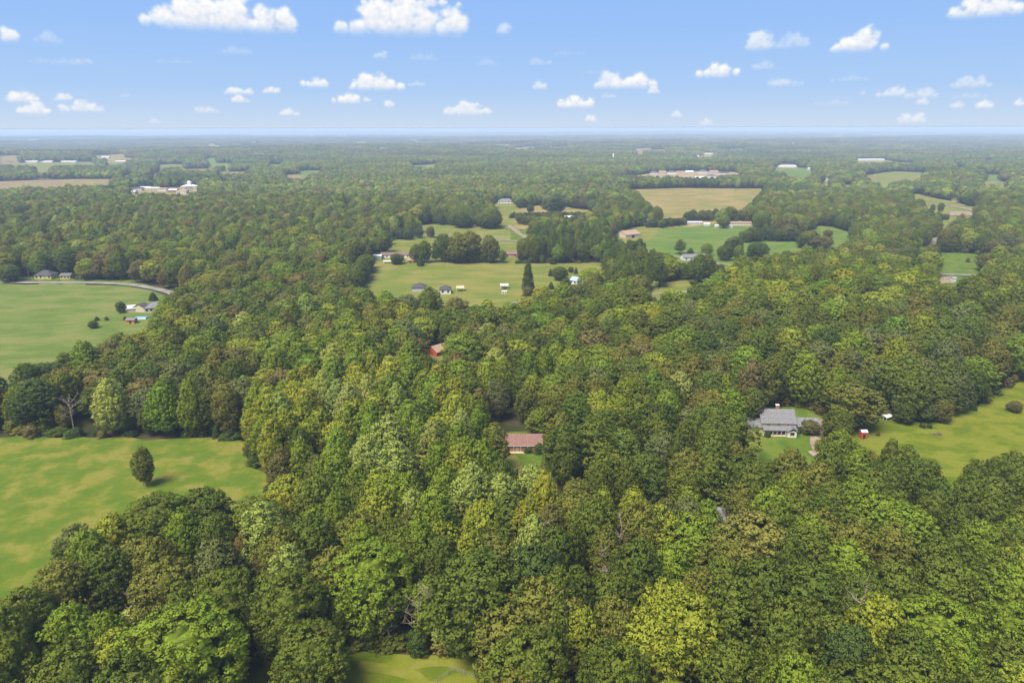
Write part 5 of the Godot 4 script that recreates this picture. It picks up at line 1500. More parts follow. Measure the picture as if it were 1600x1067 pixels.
	strip("visible_lane", [Vector2(0.1, -423.1), Vector2(12.4, -425.3), Vector2(17.6, -432.1)], 6, 0.196, M.asphalt)
	strip("verge", [Vector2(-227.1, -452.8), Vector2(-224.7, -440.2), Vector2(-220.8, -421.7), Vector2(-212.7, -398.5)], 13, 0.045, M.mid)
	open_ground("verge", [Vector2(-227.1, -452.8), Vector2(-199.9, -398.6), Vector2(-197.7, -387.4), Vector2(-224.7, -440.2)], 0.03, M.mid)
	open_ground("verge", [Vector2(-224.7, -440.2), Vector2(-197.7, -387.4), Vector2(-194.2, -370.9), Vector2(-220.8, -421.7)], 0.03, M.mid)
	open_ground("verge", [Vector2(-220.8, -421.7), Vector2(-194.2, -370.9), Vector2(-186.9, -350.3), Vector2(-212.7, -398.5)], 0.03, M.mid)
	strip("verge", [Vector2(-131.3, -701.8), Vector2(-91.4, -719.9), Vector2(-46.4, -712), Vector2(-3.6, -693), Vector2(19.5, -681.6)], 15, 0.045, M.mid)
	open_ground("verge", [Vector2(-131.3, -701.8), Vector2(-91.4, -719.9), Vector2(-80.5, -633.8), Vector2(-115.8, -618.8)], 0.03, M.mid)
	open_ground("verge", [Vector2(-91.4, -719.9), Vector2(-46.4, -712), Vector2(-40.8, -625.5), Vector2(-80.5, -633.8)], 0.03, M.mid)
	open_ground("verge", [Vector2(-46.4, -712), Vector2(-3.6, -693), Vector2(-3.2, -607.3), Vector2(-40.8, -625.5)], 0.03, M.mid)
	open_ground("verge", [Vector2(-3.6, -693), Vector2(19.5, -681.6), Vector2(17, -596.5), Vector2(-3.2, -607.3)], 0.03, M.mid)
	strip("verge", [Vector2(-4.2, -809.3), Vector2(8, -743.2), Vector2(14.9, -706.9), Vector2(17.5, -631)], 15, 0.045, M.mid)
	open_ground("verge", [Vector2(-4.2, -809.3), Vector2(8, -743.2), Vector2(7, -652.3), Vector2(-3.7, -712.2)], 0.03, M.mid)
	open_ground("verge", [Vector2(7, -652.3), Vector2(8, -743.2), Vector2(14.9, -706.9), Vector2(13, -619.4)], 0.03, M.mid)
	open_ground("verge", [Vector2(13, -619.4), Vector2(14.9, -706.9), Vector2(17.5, -631), Vector2(15.3, -551.9)], 0.03, M.mid)
	strip("verge", [Vector2(83.5, -433.8), Vector2(96.9, -438.1), Vector2(108.1, -440.8), Vector2(120.2, -443.6), Vector2(148.1, -483.6), Vector2(158.6, -506.4)], 13, 0.045, M.mid)
	open_ground("verge", [Vector2(72.5, -376.4), Vector2(83.5, -433.9), Vector2(96.9, -438.1), Vector2(83.7, -378.4)], 0.03, M.mid)
	open_ground("verge", [Vector2(83.7, -378.4), Vector2(96.9, -438.1), Vector2(108, -440.8), Vector2(93, -379.4)], 0.03, M.mid)
	open_ground("verge", [Vector2(93, -379.4), Vector2(108, -440.8), Vector2(120.2, -443.6), Vector2(103, -380.1)], 0.03, M.mid)
	open_ground("verge", [Vector2(103, -380.1), Vector2(120.2, -443.6), Vector2(148.1, -483.6), Vector2(123, -401.8)], 0.03, M.mid)
	open_ground("verge", [Vector2(123, -401.8), Vector2(148.1, -483.6), Vector2(158.6, -506.4), Vector2(131.1, -418.9)], 0.03, M.mid)
	strip("verge", [Vector2(134.4, -617.9), Vector2(147, -597), Vector2(174.9, -561.5), Vector2(194.2, -549.1)], 13, 0.045, M.mid)
	open_ground("verge", [Vector2(117, -538), Vector2(134.4, -617.9), Vector2(147, -597), Vector2(127.7, -518.5)], 0.03, M.mid)
	open_ground("verge", [Vector2(127.7, -518.5), Vector2(147, -597), Vector2(174.9, -561.5), Vector2(149.7, -480.6)], 0.03, M.mid)
	open_ground("verge", [Vector2(149.7, -480.6), Vector2(174.9, -561.5), Vector2(194.2, -549.1), Vector2(164.1, -464)], 0.03, M.mid)
	strip("verge", [Vector2(345.6, -560.3), Vector2(366.5, -596.1), Vector2(398.1, -642.1), Vector2(421.7, -674.6), Vector2(459.9, -721.9), Vector2(502.9, -780.8)], 23, 0.045, M.mid)
	open_ground("verge", [Vector2(298.7, -484.1), Vector2(320.9, -521.9), Vector2(366.5, -596.1), Vector2(345.6, -560.3)], 0.03, M.mid)
	open_ground("verge", [Vector2(320.9, -521.9), Vector2(366.5, -596.1), Vector2(398.1, -642.1), Vector2(350.6, -565.6)], 0.03, M.mid)
	open_ground("verge", [Vector2(350.6, -565.6), Vector2(398.1, -642.1), Vector2(421.6, -674.6), Vector2(372.3, -595.6)], 0.03, M.mid)
	open_ground("verge", [Vector2(372.3, -595.6), Vector2(421.6, -674.6), Vector2(459.9, -721.9), Vector2(407.1, -639.1)], 0.03, M.mid)
	open_ground("verge", [Vector2(407.1, -639.1), Vector2(459.9, -721.9), Vector2(502.9, -780.8), Vector2(445.9, -692.3)], 0.03, M.mid)
	strip("verge", [Vector2(319.4, -513.7), Vector2(337.2, -512.4), Vector2(354.2, -508.5)], 16, 0.045, M.mid)
	open_ground("verge", [Vector2(261.1, -419.9), Vector2(319.4, -513.7), Vector2(337.2, -512.4), Vector2(278.1, -422.5)], 0.03, M.mid)
	open_ground("verge", [Vector2(278.1, -422.5), Vector2(337.2, -512.4), Vector2(354.2, -508.5), Vector2(294.2, -422.5)], 0.03, M.mid)
	strip("verge", [Vector2(704.5, -1338.8), Vector2(667.7, -1251.5), Vector2(640.9, -1183.2)], 24, 0.045, M.mid)
	open_ground("verge", [Vector2(578.8, -1084.9), Vector2(613.8, -1166.4), Vector2(704.5, -1338.8), Vector2(667.8, -1251.5)], 0.03, M.mid)
	open_ground("verge", [Vector2(556, -1026.5), Vector2(578.8, -1084.9), Vector2(667.8, -1251.5), Vector2(640.9, -1183.2)], 0.03, M.mid)
	strip("verge", [Vector2(601.4, -1042.9), Vector2(594.2, -1003.6), Vector2(616.7, -965.2), Vector2(608.8, -901)], 21, 0.045, M.mid)
	open_ground("verge", [Vector2(521.4, -880.7), Vector2(526.3, -912.6), Vector2(601.4, -1042.9), Vector2(594.2, -1003.6)], 0.03, M.mid)
	open_ground("verge", [Vector2(521.4, -880.7), Vector2(594.2, -1003.6), Vector2(616.7, -965.2), Vector2(541.7, -847.7)], 0.03, M.mid)
	open_ground("verge", [Vector2(536.8, -794.5), Vector2(541.7, -847.7), Vector2(616.7, -965.2), Vector2(608.8, -901)], 0.03, M.mid)
	strip("verge", [Vector2(0.1, -423.1), Vector2(12.4, -425.3), Vector2(17.6, -432.1)], 14, 0.045, M.mid)
	open_ground("verge", [Vector2(0.1, -423.1), Vector2(12.4, -425.3), Vector2(10.8, -372.2), Vector2(0.1, -370.6)], 0.03, M.mid)
	open_ground("verge", [Vector2(10.8, -372.2), Vector2(12.4, -425.3), Vector2(17.6, -432.1), Vector2(15.3, -377.5)], 0.03, M.mid)
	strip("mown_band", [Vector2(-32.5, -117), Vector2(-26.9, -115.9), Vector2(-20, -113.8), Vector2(-16.7, -110.1)], 2.6, 0.1, M.mown)
	strip("mown_band", [Vector2(-21.7, -116.6), Vector2(-15.1, -117.6), Vector2(-9.6, -116.5)], 2.0, 0.1, M.mown)
	sheet("gravel_pad", [Vector2(322.1, -500.4), Vector2(331.5, -503.2), Vector2(313.8, -473.6), Vector2(299.5, -472.5)], 0.22, M.gravel)
	sheet("earth_pad", [Vector2(575.6, -904.1), Vector2(601.1, -894.3), Vector2(575.7, -855.1), Vector2(545.2, -858.4)], 0.22, M.gravel)
	sheet("turning_area", [Vector2(102.7, -215.1), Vector2(110.5, -218.5), Vector2(107.6, -207.9), Vector2(103.7, -208)], 0.22, M.gravel)
	open_ground("yard", [Vector2(-10.1, -219.3), Vector2(13.6, -219.2), Vector2(13.4, -216.2), Vector2(10.8, -173.4), Vector2(-8.1, -173.5)], 0.02, M.mid)
	open_ground("yard", [Vector2(5.1, -178.1), Vector2(6.2, -216.2), Vector2(6.2, -219.2), Vector2(16.2, -219.2), Vector2(13.2, -178.1)], 0.02, M.mid)
	open_ground("yard", [Vector2(67.8, -182.3), Vector2(85.1, -230.7), Vector2(86.1, -233.6), Vector2(118.5, -233.1), Vector2(93.3, -182.1)], 0.02, M.mid)
	open_ground("yard", [Vector2(103.9, -190.3), Vector2(124.6, -228.2), Vector2(132.3, -228.1), Vector2(130.8, -225.5), Vector2(110.3, -190.2)], 0.02, M.mid)
	open_ground("yard", [Vector2(115.4, -200.5), Vector2(138.7, -241.5), Vector2(140.2, -244.1), Vector2(150.6, -243.9), Vector2(124, -200.5)], 0.02, M.mid)
	open_ground("yard", [Vector2(-45.8, -330.9), Vector2(-30.1, -330.5), Vector2(-29.2, -320.6), Vector2(-24.6, -270.1), Vector2(-37.4, -270.3), Vector2(-44.4, -321)], 0.02, M.mid)
	open_ground("yard", [Vector2(-231.5, -418), Vector2(-219.3, -417.9), Vector2(-214.7, -409), Vector2(-177, -336.6), Vector2(-186.9, -336.8)], 0.02, M.mid)
	open_ground("yard", [Vector2(-236.7, -416.6), Vector2(-229.7, -416.5), Vector2(-224.9, -407.7), Vector2(-186.1, -336.8), Vector2(-191.7, -336.9)], 0.02, M.mid)
	open_ground("yard", [Vector2(-243.6, -418.2), Vector2(-235.8, -418.1), Vector2(-230.9, -409.4), Vector2(-191.7, -339.4), Vector2(-198, -339.6)], 0.02, M.mid)
	open_ground("yard", [Vector2(-229.8, -391.9), Vector2(-223.3, -391.8), Vector2(-218.3, -383.1), Vector2(-182.5, -320), Vector2(-187.9, -320.1)], 0.02, M.mid)
	open_ground("yard", [Vector2(-233.8, -396.1), Vector2(-216.8, -395.8), Vector2(-212, -387.1), Vector2(-176.6, -322.2), Vector2(-190.6, -322.5)], 0.02, M.mid)
	open_ground("yard", [Vector2(-364.1, -514.5), Vector2(-349.4, -514.4), Vector2(-343.7, -506.2), Vector2(-290.3, -427.4), Vector2(-302.8, -427.7)], 0.02, M.mid)
	open_ground("yard", [Vector2(-345.9, -514.4), Vector2(-336.1, -514.4), Vector2(-330.6, -506), Vector2(-279.1, -427.1), Vector2(-287.4, -427.3)], 0.02, M.mid)
	open_ground("yard", [Vector2(-336.5, -511.1), Vector2(-325.8, -511.1), Vector2(-320.4, -502.7), Vector2(-271, -425), Vector2(-280, -425.3)], 0.02, M.mid)
	open_ground("yard", [Vector2(-70.8, -470.6), Vector2(-60, -470.3), Vector2(-50.8, -399.7), Vector2(-60.1, -400.2), Vector2(-69.3, -460.7)], 0.02, M.mid)
	open_ground("yard", [Vector2(-50.8, -462.2), Vector2(-41.4, -461.8), Vector2(-34.1, -380.2), Vector2(-41.8, -380.8), Vector2(-49.7, -452.2)], 0.02, M.mid)
	open_ground("yard", [Vector2(-40.3, -469.6), Vector2(-32.6, -469.3), Vector2(-26.6, -382.7), Vector2(-32.9, -383.3)], 0.02, M.mid)
	open_ground("yard", [Vector2(-9.2, -472.2), Vector2(-1.5, -471.8), Vector2(-1.2, -372.4), Vector2(-7.3, -373.1), Vector2(-9, -462.2)], 0.02, M.mid)
	open_ground("yard", [Vector2(-116.8, -600.7), Vector2(-85.1, -601.5), Vector2(-83.7, -591.5), Vector2(-69.1, -487.4), Vector2(-95, -487.9)], 0.02, M.mid)
	open_ground("yard", [Vector2(-123.8, -594.5), Vector2(-113.2, -594.7), Vector2(-111.3, -584.9), Vector2(-92.5, -485.4), Vector2(-101.2, -485.6)], 0.02, M.mid)
	open_ground("yard", [Vector2(-116.9, -574.3), Vector2(-93, -574.6), Vector2(-91.4, -564.7), Vector2(-75.4, -465.7), Vector2(-95, -466.3)], 0.02, M.mid)
	open_ground("yard", [Vector2(-10.1, -606.1), Vector2(5.9, -606.3), Vector2(4.8, -495.7), Vector2(-8.3, -496.2)], 0.02, M.mid)
	open_ground("yard", [Vector2(34.3, -392.8), Vector2(42.7, -488.8), Vector2(55.7, -487.9), Vector2(54.5, -478), Vector2(44.6, -390.8)], 0.02, M.mid)
	open_ground("yard", [Vector2(51.3, -396.5), Vector2(63.3, -489.6), Vector2(64.6, -499.6), Vector2(73.1, -499), Vector2(57.9, -395)], 0.02, M.mid)
	open_ground("yard", [Vector2(81, -398.7), Vector2(101.1, -497.1), Vector2(109, -496.5), Vector2(106.9, -486.7), Vector2(87.1, -397.1)], 0.02, M.mid)
	open_ground("yard", [Vector2(121.6, -488.1), Vector2(147.2, -590.3), Vector2(172.8, -589.9), Vector2(170, -580.3), Vector2(142.3, -486.2)], 0.02, M.mid)
	open_ground("yard", [Vector2(70.6, -343), Vector2(82.5, -399.6), Vector2(92.8, -397.4), Vector2(90.5, -387.6), Vector2(79.6, -341.8)], 0.02, M.mid)
	open_ground("yard", [Vector2(91.4, -592.9), Vector2(110.2, -714.5), Vector2(111.7, -724.4), Vector2(134.8, -724.4), Vector2(110.3, -592.9)], 0.02, M.mid)
	open_ground("yard", [Vector2(173, -680.6), Vector2(207.9, -818.5), Vector2(210.4, -828.1), Vector2(230.1, -827), Vector2(189.3, -680.1)], 0.02, M.mid)
	open_ground("yard", [Vector2(186.5, -670.5), Vector2(224.2, -806.5), Vector2(226.8, -816.1), Vector2(236.6, -815.5), Vector2(194.5, -670.2)], 0.02, M.mid)
	open_ground("yard", [Vector2(194.6, -660.7), Vector2(233.3, -792.4), Vector2(236.2, -802), Vector2(243.5, -801.5), Vector2(200.7, -660.5)], 0.02, M.mid)
	open_ground("yard", [Vector2(212.5, -679.1), Vector2(253.4, -810), Vector2(256.4, -819.5), Vector2(286.1, -817), Vector2(237.4, -677.7)], 0.02, M.mid)
	open_ground("yard", [Vector2(202.7, -655.7), Vector2(242.3, -783.9), Vector2(245.2, -793.5), Vector2(256.1, -792.7), Vector2(253, -783.1), Vector2(211.8, -655.4)], 0.02, M.mid)
	open_ground("yard", [Vector2(131.7, -701.3), Vector2(157.1, -837.2), Vector2(159, -847), Vector2(171.5, -846.7), Vector2(142.1, -701.2)], 0.02, M.mid)
	open_ground("yard", [Vector2(54.7, -725.9), Vector2(66, -875.7), Vector2(79.9, -876.2), Vector2(66.2, -726.4)], 0.02, M.mid)
	open_ground("yard", [Vector2(-22.8, -1053.8), Vector2(4.4, -1054), Vector2(4.4, -1044), Vector2(3.7, -880.7), Vector2(-19, -878.8)], 0.02, M.mid)
	open_ground("yard", [Vector2(241, -367.1), Vector2(317.6, -484.4), Vector2(323.1, -492.8), Vector2(327.5, -493), Vector2(244.3, -367.4)], 0.02, M.mid)
	open_ground("yard", [Vector2(377.7, -521.1), Vector2(442.6, -609.8), Vector2(453.6, -609.1), Vector2(447.6, -601.1), Vector2(387.4, -520.9)], 0.02, M.mid)
	open_ground("yard", [Vector2(308.1, -1573), Vector2(338.5, -1728.5), Vector2(340.5, -1738.3), Vector2(365.1, -1735), Vector2(331.3, -1573.8)], 0.02, M.mid)
	open_ground("yard", [Vector2(327.7, -1573.6), Vector2(359.3, -1725.8), Vector2(361.3, -1735.5), Vector2(384.4, -1732.5), Vector2(349.4, -1574.5)], 0.02, M.mid)
	open_ground("yard", [Vector2(345.8, -1574.4), Vector2(378.4, -1723.2), Vector2(380.5, -1733), Vector2(408.2, -1729.5), Vector2(371.9, -1575.5)], 0.02, M.mid)
	open_ground("yard", [Vector2(393.8, -1600.6), Vector2(428.6, -1742.4), Vector2(431, -1752.2), Vector2(455.6, -1748.4), Vector2(417.3, -1601)], 0.02, M.mid)
	open_ground("yard", [Vector2(427, -1613), Vector2(463.1, -1749.8), Vector2(465.6, -1759.5), Vector2(491.8, -1755.4), Vector2(452, -1613)], 0.02, M.mid)
	open_ground("yard", [Vector2(442.5, -1578.5), Vector2(479.5, -1710.9), Vector2(482.2, -1720.5), Vector2(508, -1717.6), Vector2(467.2, -1579.3)], 0.02, M.mid)
	open_ground("yard", [Vector2(462.6, -1568.2), Vector2(500.5, -1697), Vector2(503.3, -1706.6), Vector2(532, -1703.8), Vector2(490, -1569)], 0.02, M.mid)
	open_ground("yard", [Vector2(358.8, -1377.8), Vector2(393.8, -1512.3), Vector2(419.4, -1514.7), Vector2(382.4, -1380.7)], 0.02, M.mid)
	open_ground("yard", [Vector2(400, -1438.3), Vector2(435.7, -1567.4), Vector2(438.4, -1577), Vector2(463.2, -1578), Vector2(423.2, -1441.3)], 0.02, M.mid)
	open_ground("yard", [Vector2(468.5, -1505.4), Vector2(507.4, -1630.8), Vector2(510.3, -1640.3), Vector2(534, -1639.3), Vector2(491.1, -1507.2)], 0.02, M.mid)
	open_ground("yard", [Vector2(326.5, -1332.2), Vector2(355.4, -1450.5), Vector2(357.7, -1460.2), Vector2(379.8, -1462.7), Vector2(346.5, -1334.3)], 0.02, M.mid)
	open_ground("yard", [Vector2(-610.3, -1276.9), Vector2(-570.3, -1281.8), Vector2(-566.2, -1272.7), Vector2(-523.5, -1176.3), Vector2(-561.6, -1174.7)], 0.02, M.mid)
	open_ground("yard", [Vector2(-700.6, -1279.4), Vector2(-676.2, -1282.2), Vector2(-671.5, -1273.3), Vector2(-624.6, -1184.1), Vector2(-647.9, -1182.8)], 0.02, M.mid)
	open_ground("yard", [Vector2(-690.4, -1293.7), Vector2(-668.1, -1296.5), Vector2(-663.5, -1287.6), Vector2(-617, -1197.1), Vector2(-638.3, -1195.7)], 0.02, M.mid)
	open_ground("yard", [Vector2(-670.6, -1282.8), Vector2(-646.3, -1285.8), Vector2(-641.8, -1276.9), Vector2(-596.1, -1185.7), Vector2(-619.4, -1184.4)], 0.02, M.mid)
	open_ground("yard", [Vector2(-646.7, -1272.5), Vector2(-626.9, -1274.8), Vector2(-622.5, -1265.9), Vector2(-577.4, -1174), Vector2(-596.4, -1173.1)], 0.02, M.mid)
	open_ground("yard", [Vector2(-616.6, -1249.8), Vector2(-598, -1251.7), Vector2(-593.7, -1242.7), Vector2(-489.8, -1024.8), Vector2(-506.4, -1026.2)], 0.02, M.mid)
	open_ground("yard", [Vector2(-591.4, -1226.6), Vector2(-569.7, -1228.4), Vector2(-565.5, -1219.3), Vector2(-464, -1000.1), Vector2(-483.1, -1001.8)], 0.02, M.mid)
	open_ground("yard", [Vector2(-669.6, -1208.6), Vector2(-650.2, -1209.9), Vector2(-645.5, -1201), Vector2(-535.5, -996.1), Vector2(-553, -997.9)], 0.02, M.mid)
	open_ground("yard", [Vector2(-574.5, -1309.6), Vector2(-559.7, -1311.6), Vector2(-555.8, -1302.4), Vector2(-514, -1204), Vector2(-528, -1203.2)], 0.02, M.mid)
	open_ground("yard", [Vector2(-745.1, -1557.9), Vector2(-729, -1559.9), Vector2(-724.8, -1550.8), Vector2(-669.8, -1432.8), Vector2(-684.2, -1430)], 0.02, M.mid)
	open_ground("yard", [Vector2(-584.1, -1399.6), Vector2(-565, -1403), Vector2(-561.2, -1393.7), Vector2(-520.4, -1291.9), Vector2(-538.4, -1289.6)], 0.02, M.mid)
	open_ground("yard", [Vector2(-554.7, -1404.8), Vector2(-539, -1407.4), Vector2(-535.4, -1398), Vector2(-496, -1294.7), Vector2(-510.8, -1293)], 0.02, M.mid)
	open_ground("yard", [Vector2(-1597.7, -2303.1), Vector2(-1551.7, -2318.5), Vector2(-1546.1, -2310.2), Vector2(-1441, -2152.6), Vector2(-1487.8, -2144.1)], 0.02, M.mid)
	open_ground("yard", [Vector2(-1555, -2317.3), Vector2(-1513.1, -2333.5), Vector2(-1507.6, -2325.2), Vector2(-1402.4, -2162.3), Vector2(-1444.4, -2151.8)], 0.02, M.mid)
	open_ground("yard", [Vector2(-1496.4, -2340.6), Vector2(-1451.3, -2360.5), Vector2(-1446.1, -2352), Vector2(-1342, -2182.1), Vector2(-1385.9, -2167.2)], 0.02, M.mid)
	open_ground("yard", [Vector2(-1882, -3314.1), Vector2(-1672.8, -3042.6), Vector2(-1667.9, -3033.8), Vector2(-1536.9, -2795.1), Vector2(-1576.9, -2776.5)], 0.02, M.mid)
	open_ground("yard", [Vector2(-1538.8, -2646.1), Vector2(-1509.8, -2662.6), Vector2(-1504.9, -2653.9), Vector2(-1429, -2519.8), Vector2(-1456.9, -2504.9)], 0.02, M.mid)
	open_ground("yard", [Vector2(-1352, -2402.6), Vector2(-1300, -2419.4), Vector2(-1295.2, -2410.6), Vector2(-1211.4, -2254.3), Vector2(-1259, -2237.1)], 0.02, M.mid)
	open_ground("yard", [Vector2(-1553.7, -2847.4), Vector2(-1513.5, -2859), Vector2(-1508.8, -2850.2), Vector2(-1434.9, -2710.2), Vector2(-1470.9, -2695.3)], 0.02, M.mid)
	open_ground("yard", [Vector2(-2864.7, -4064.3), Vector2(-2828.1, -4085.7), Vector2(-2822.4, -4077.5), Vector2(-2608.5, -3767.9), Vector2(-2634.5, -3737.2)], 0.02, M.mid)
	open_ground("yard", [Vector2(-4708.6, -7352.1), Vector2(-4626.6, -7358.3), Vector2(-4621.2, -7349.8), Vector2(-4256.2, -6768.2), Vector2(-4326.3, -6754.3)], 0.02, M.mid)
	open_ground("yard", [Vector2(-3207.2, -5374.1), Vector2(-3126, -5384.1), Vector2(-3121, -5375.5), Vector2(-2970.8, -5116), Vector2(-3049, -5108.3)], 0.02, M.mid)
	open_ground("yard", [Vector2(1156.2, -2369.8), Vector2(1240.6, -2543.1), Vector2(1245, -2552.1), Vector2(1342.1, -2534.2), Vector2(1244.8, -2350.2)], 0.02, M.mid)
	open_ground("yard", [Vector2(1057.2, -2734.9), Vector2(1132, -2928.9), Vector2(1135.6, -2938.2), Vector2(1182.8, -2936.5), Vector2(1097.8, -2725.1)], 0.02, M.mid)
	open_ground("yard", [Vector2(688.3, -1819.5), Vector2(747.5, -1976.2), Vector2(803.5, -1981.3), Vector2(799.8, -1972.1), Vector2(736.2, -1815.2)], 0.02, M.mid)
	open_ground("yard", [Vector2(720.4, -1714.6), Vector2(771.8, -1837.2), Vector2(775.6, -1846.4), Vector2(790.7, -1846.1), Vector2(733.7, -1713)], 0.02, M.mid)
	open_ground("yard", [Vector2(820.6, -3079.4), Vector2(863.9, -3242.4), Vector2(866.5, -3252.1), Vector2(922.8, -3264), Vector2(873.7, -3089.9)], 0.02, M.mid)
	open_ground("yard", [Vector2(774.6, -2914.2), Vector2(813.3, -3060.2), Vector2(815.9, -3069.8), Vector2(904.1, -3086.6), Vector2(856.6, -2924)], 0.02, M.mid)
	open_ground("yard", [Vector2(687.6, -2743.2), Vector2(726.1, -2897.4), Vector2(728.6, -2907.1), Vector2(777.6, -2913.3), Vector2(734.9, -2752.8)], 0.02, M.mid)
	open_ground("yard", [Vector2(766.4, -3120.2), Vector2(808.5, -3292), Vector2(810.8, -3301.7), Vector2(853.9, -3306.5), Vector2(807.4, -3126.1)], 0.02, M.mid)
	open_ground("yard", [Vector2(734.2, -3294.8), Vector2(787.1, -3532.5), Vector2(822.7, -3521.2), Vector2(769.7, -3293.8)], 0.02, M.mid)
	open_ground("yard", [Vector2(727.9, -3464.5), Vector2(783.1, -3727.9), Vector2(785.1, -3737.7), Vector2(832.4, -3707.6), Vector2(774.7, -3450.4)], 0.02, M.mid)
	open_ground("yard", [Vector2(642.6, -3619), Vector2(688.3, -3877.3), Vector2(690.1, -3887.1), Vector2(748.4, -3862.3), Vector2(695.8, -3590.2)], 0.02, M.mid)
	open_ground("yard", [Vector2(568.3, -3541.8), Vector2(610.7, -3806.9), Vector2(612.3, -3816.8), Vector2(664.6, -3800.8), Vector2(615.2, -3517.8)], 0.02, M.mid)
	open_ground("yard", [Vector2(-390, -4192.3), Vector2(-344, -4184.4), Vector2(-343.2, -4174.5), Vector2(-322.5, -3922.3), Vector2(-363.9, -3911.4)], 0.02, M.mid)
	open_ground("yard", [Vector2(-273.2, -4082.4), Vector2(-184.6, -4078.3), Vector2(-173.2, -3824.7), Vector2(-255.9, -3824.6)], 0.02, M.mid)
	open_ground("yard", [Vector2(-739.9, -6178.2), Vector2(-691.6, -6243.8), Vector2(-690.5, -6233.9), Vector2(-652.9, -5893.6), Vector2(-703.4, -5872.7)], 0.02, M.mid)
	open_ground("yard", [Vector2(-1481.7, -6471.4), Vector2(-1416.7, -6466.5), Vector2(-1414.5, -6456.7), Vector2(-1304.2, -5952.4), Vector2(-1381.2, -6031.6)], 0.02, M.mid)
	open_ground("yard", [Vector2(2755.7, -5677.9), Vector2(3654.1, -7529.9), Vector2(3684.6, -7427.7), Vector2(3680.2, -7418.7), Vector2(2801.1, -5645.9)], 0.02, M.mid)
	open_ground("yard", [Vector2(3531.7, -5184), Vector2(3746.9, -5500.7), Vector2(3752.5, -5509), Vector2(3878.8, -5562), Vector2(3625.8, -5198.5)], 0.02, M.mid)
	open_ground("yard", [Vector2(-233.5, -800.2), Vector2(-225.4, -800.7), Vector2(-222.7, -791.1), Vector2(-187.9, -667.4), Vector2(-194.7, -667.1)], 0.02, M.mid)
	open_ground("yard", [Vector2(-246.4, -1011.7), Vector2(-233.4, -1012), Vector2(-231.1, -1002.3), Vector2(-192.6, -835.2), Vector2(-203.2, -834.3)], 0.02, M.mid)
	open_ground("yard", [Vector2(619.7, -1391.3), Vector2(664.5, -1492), Vector2(668.5, -1501.2), Vector2(686.9, -1499.3), Vector2(637.2, -1390.6)], 0.02, M.mid)
	open_ground("yard", [Vector2(957.5, -1335.1), Vector2(1018.3, -1420.1), Vector2(1024.2, -1428.2), Vector2(1039.1, -1423.7), Vector2(971.5, -1330.8)], 0.02, M.mid)
	open_ground("yard", [Vector2(684.4, -1404.2), Vector2(731.4, -1500.9), Vector2(735.8, -1509.9), Vector2(751.1, -1507.3), Vector2(698.9, -1402.4)], 0.02, M.mid)
	open_ground("yard", [Vector2(322.5, -2305.4), Vector2(348.3, -2490.8), Vector2(349.7, -2500.7), Vector2(371.6, -2510.5), Vector2(370.1, -2500.6), Vector2(341.6, -2307.2)], 0.02, M.mid)

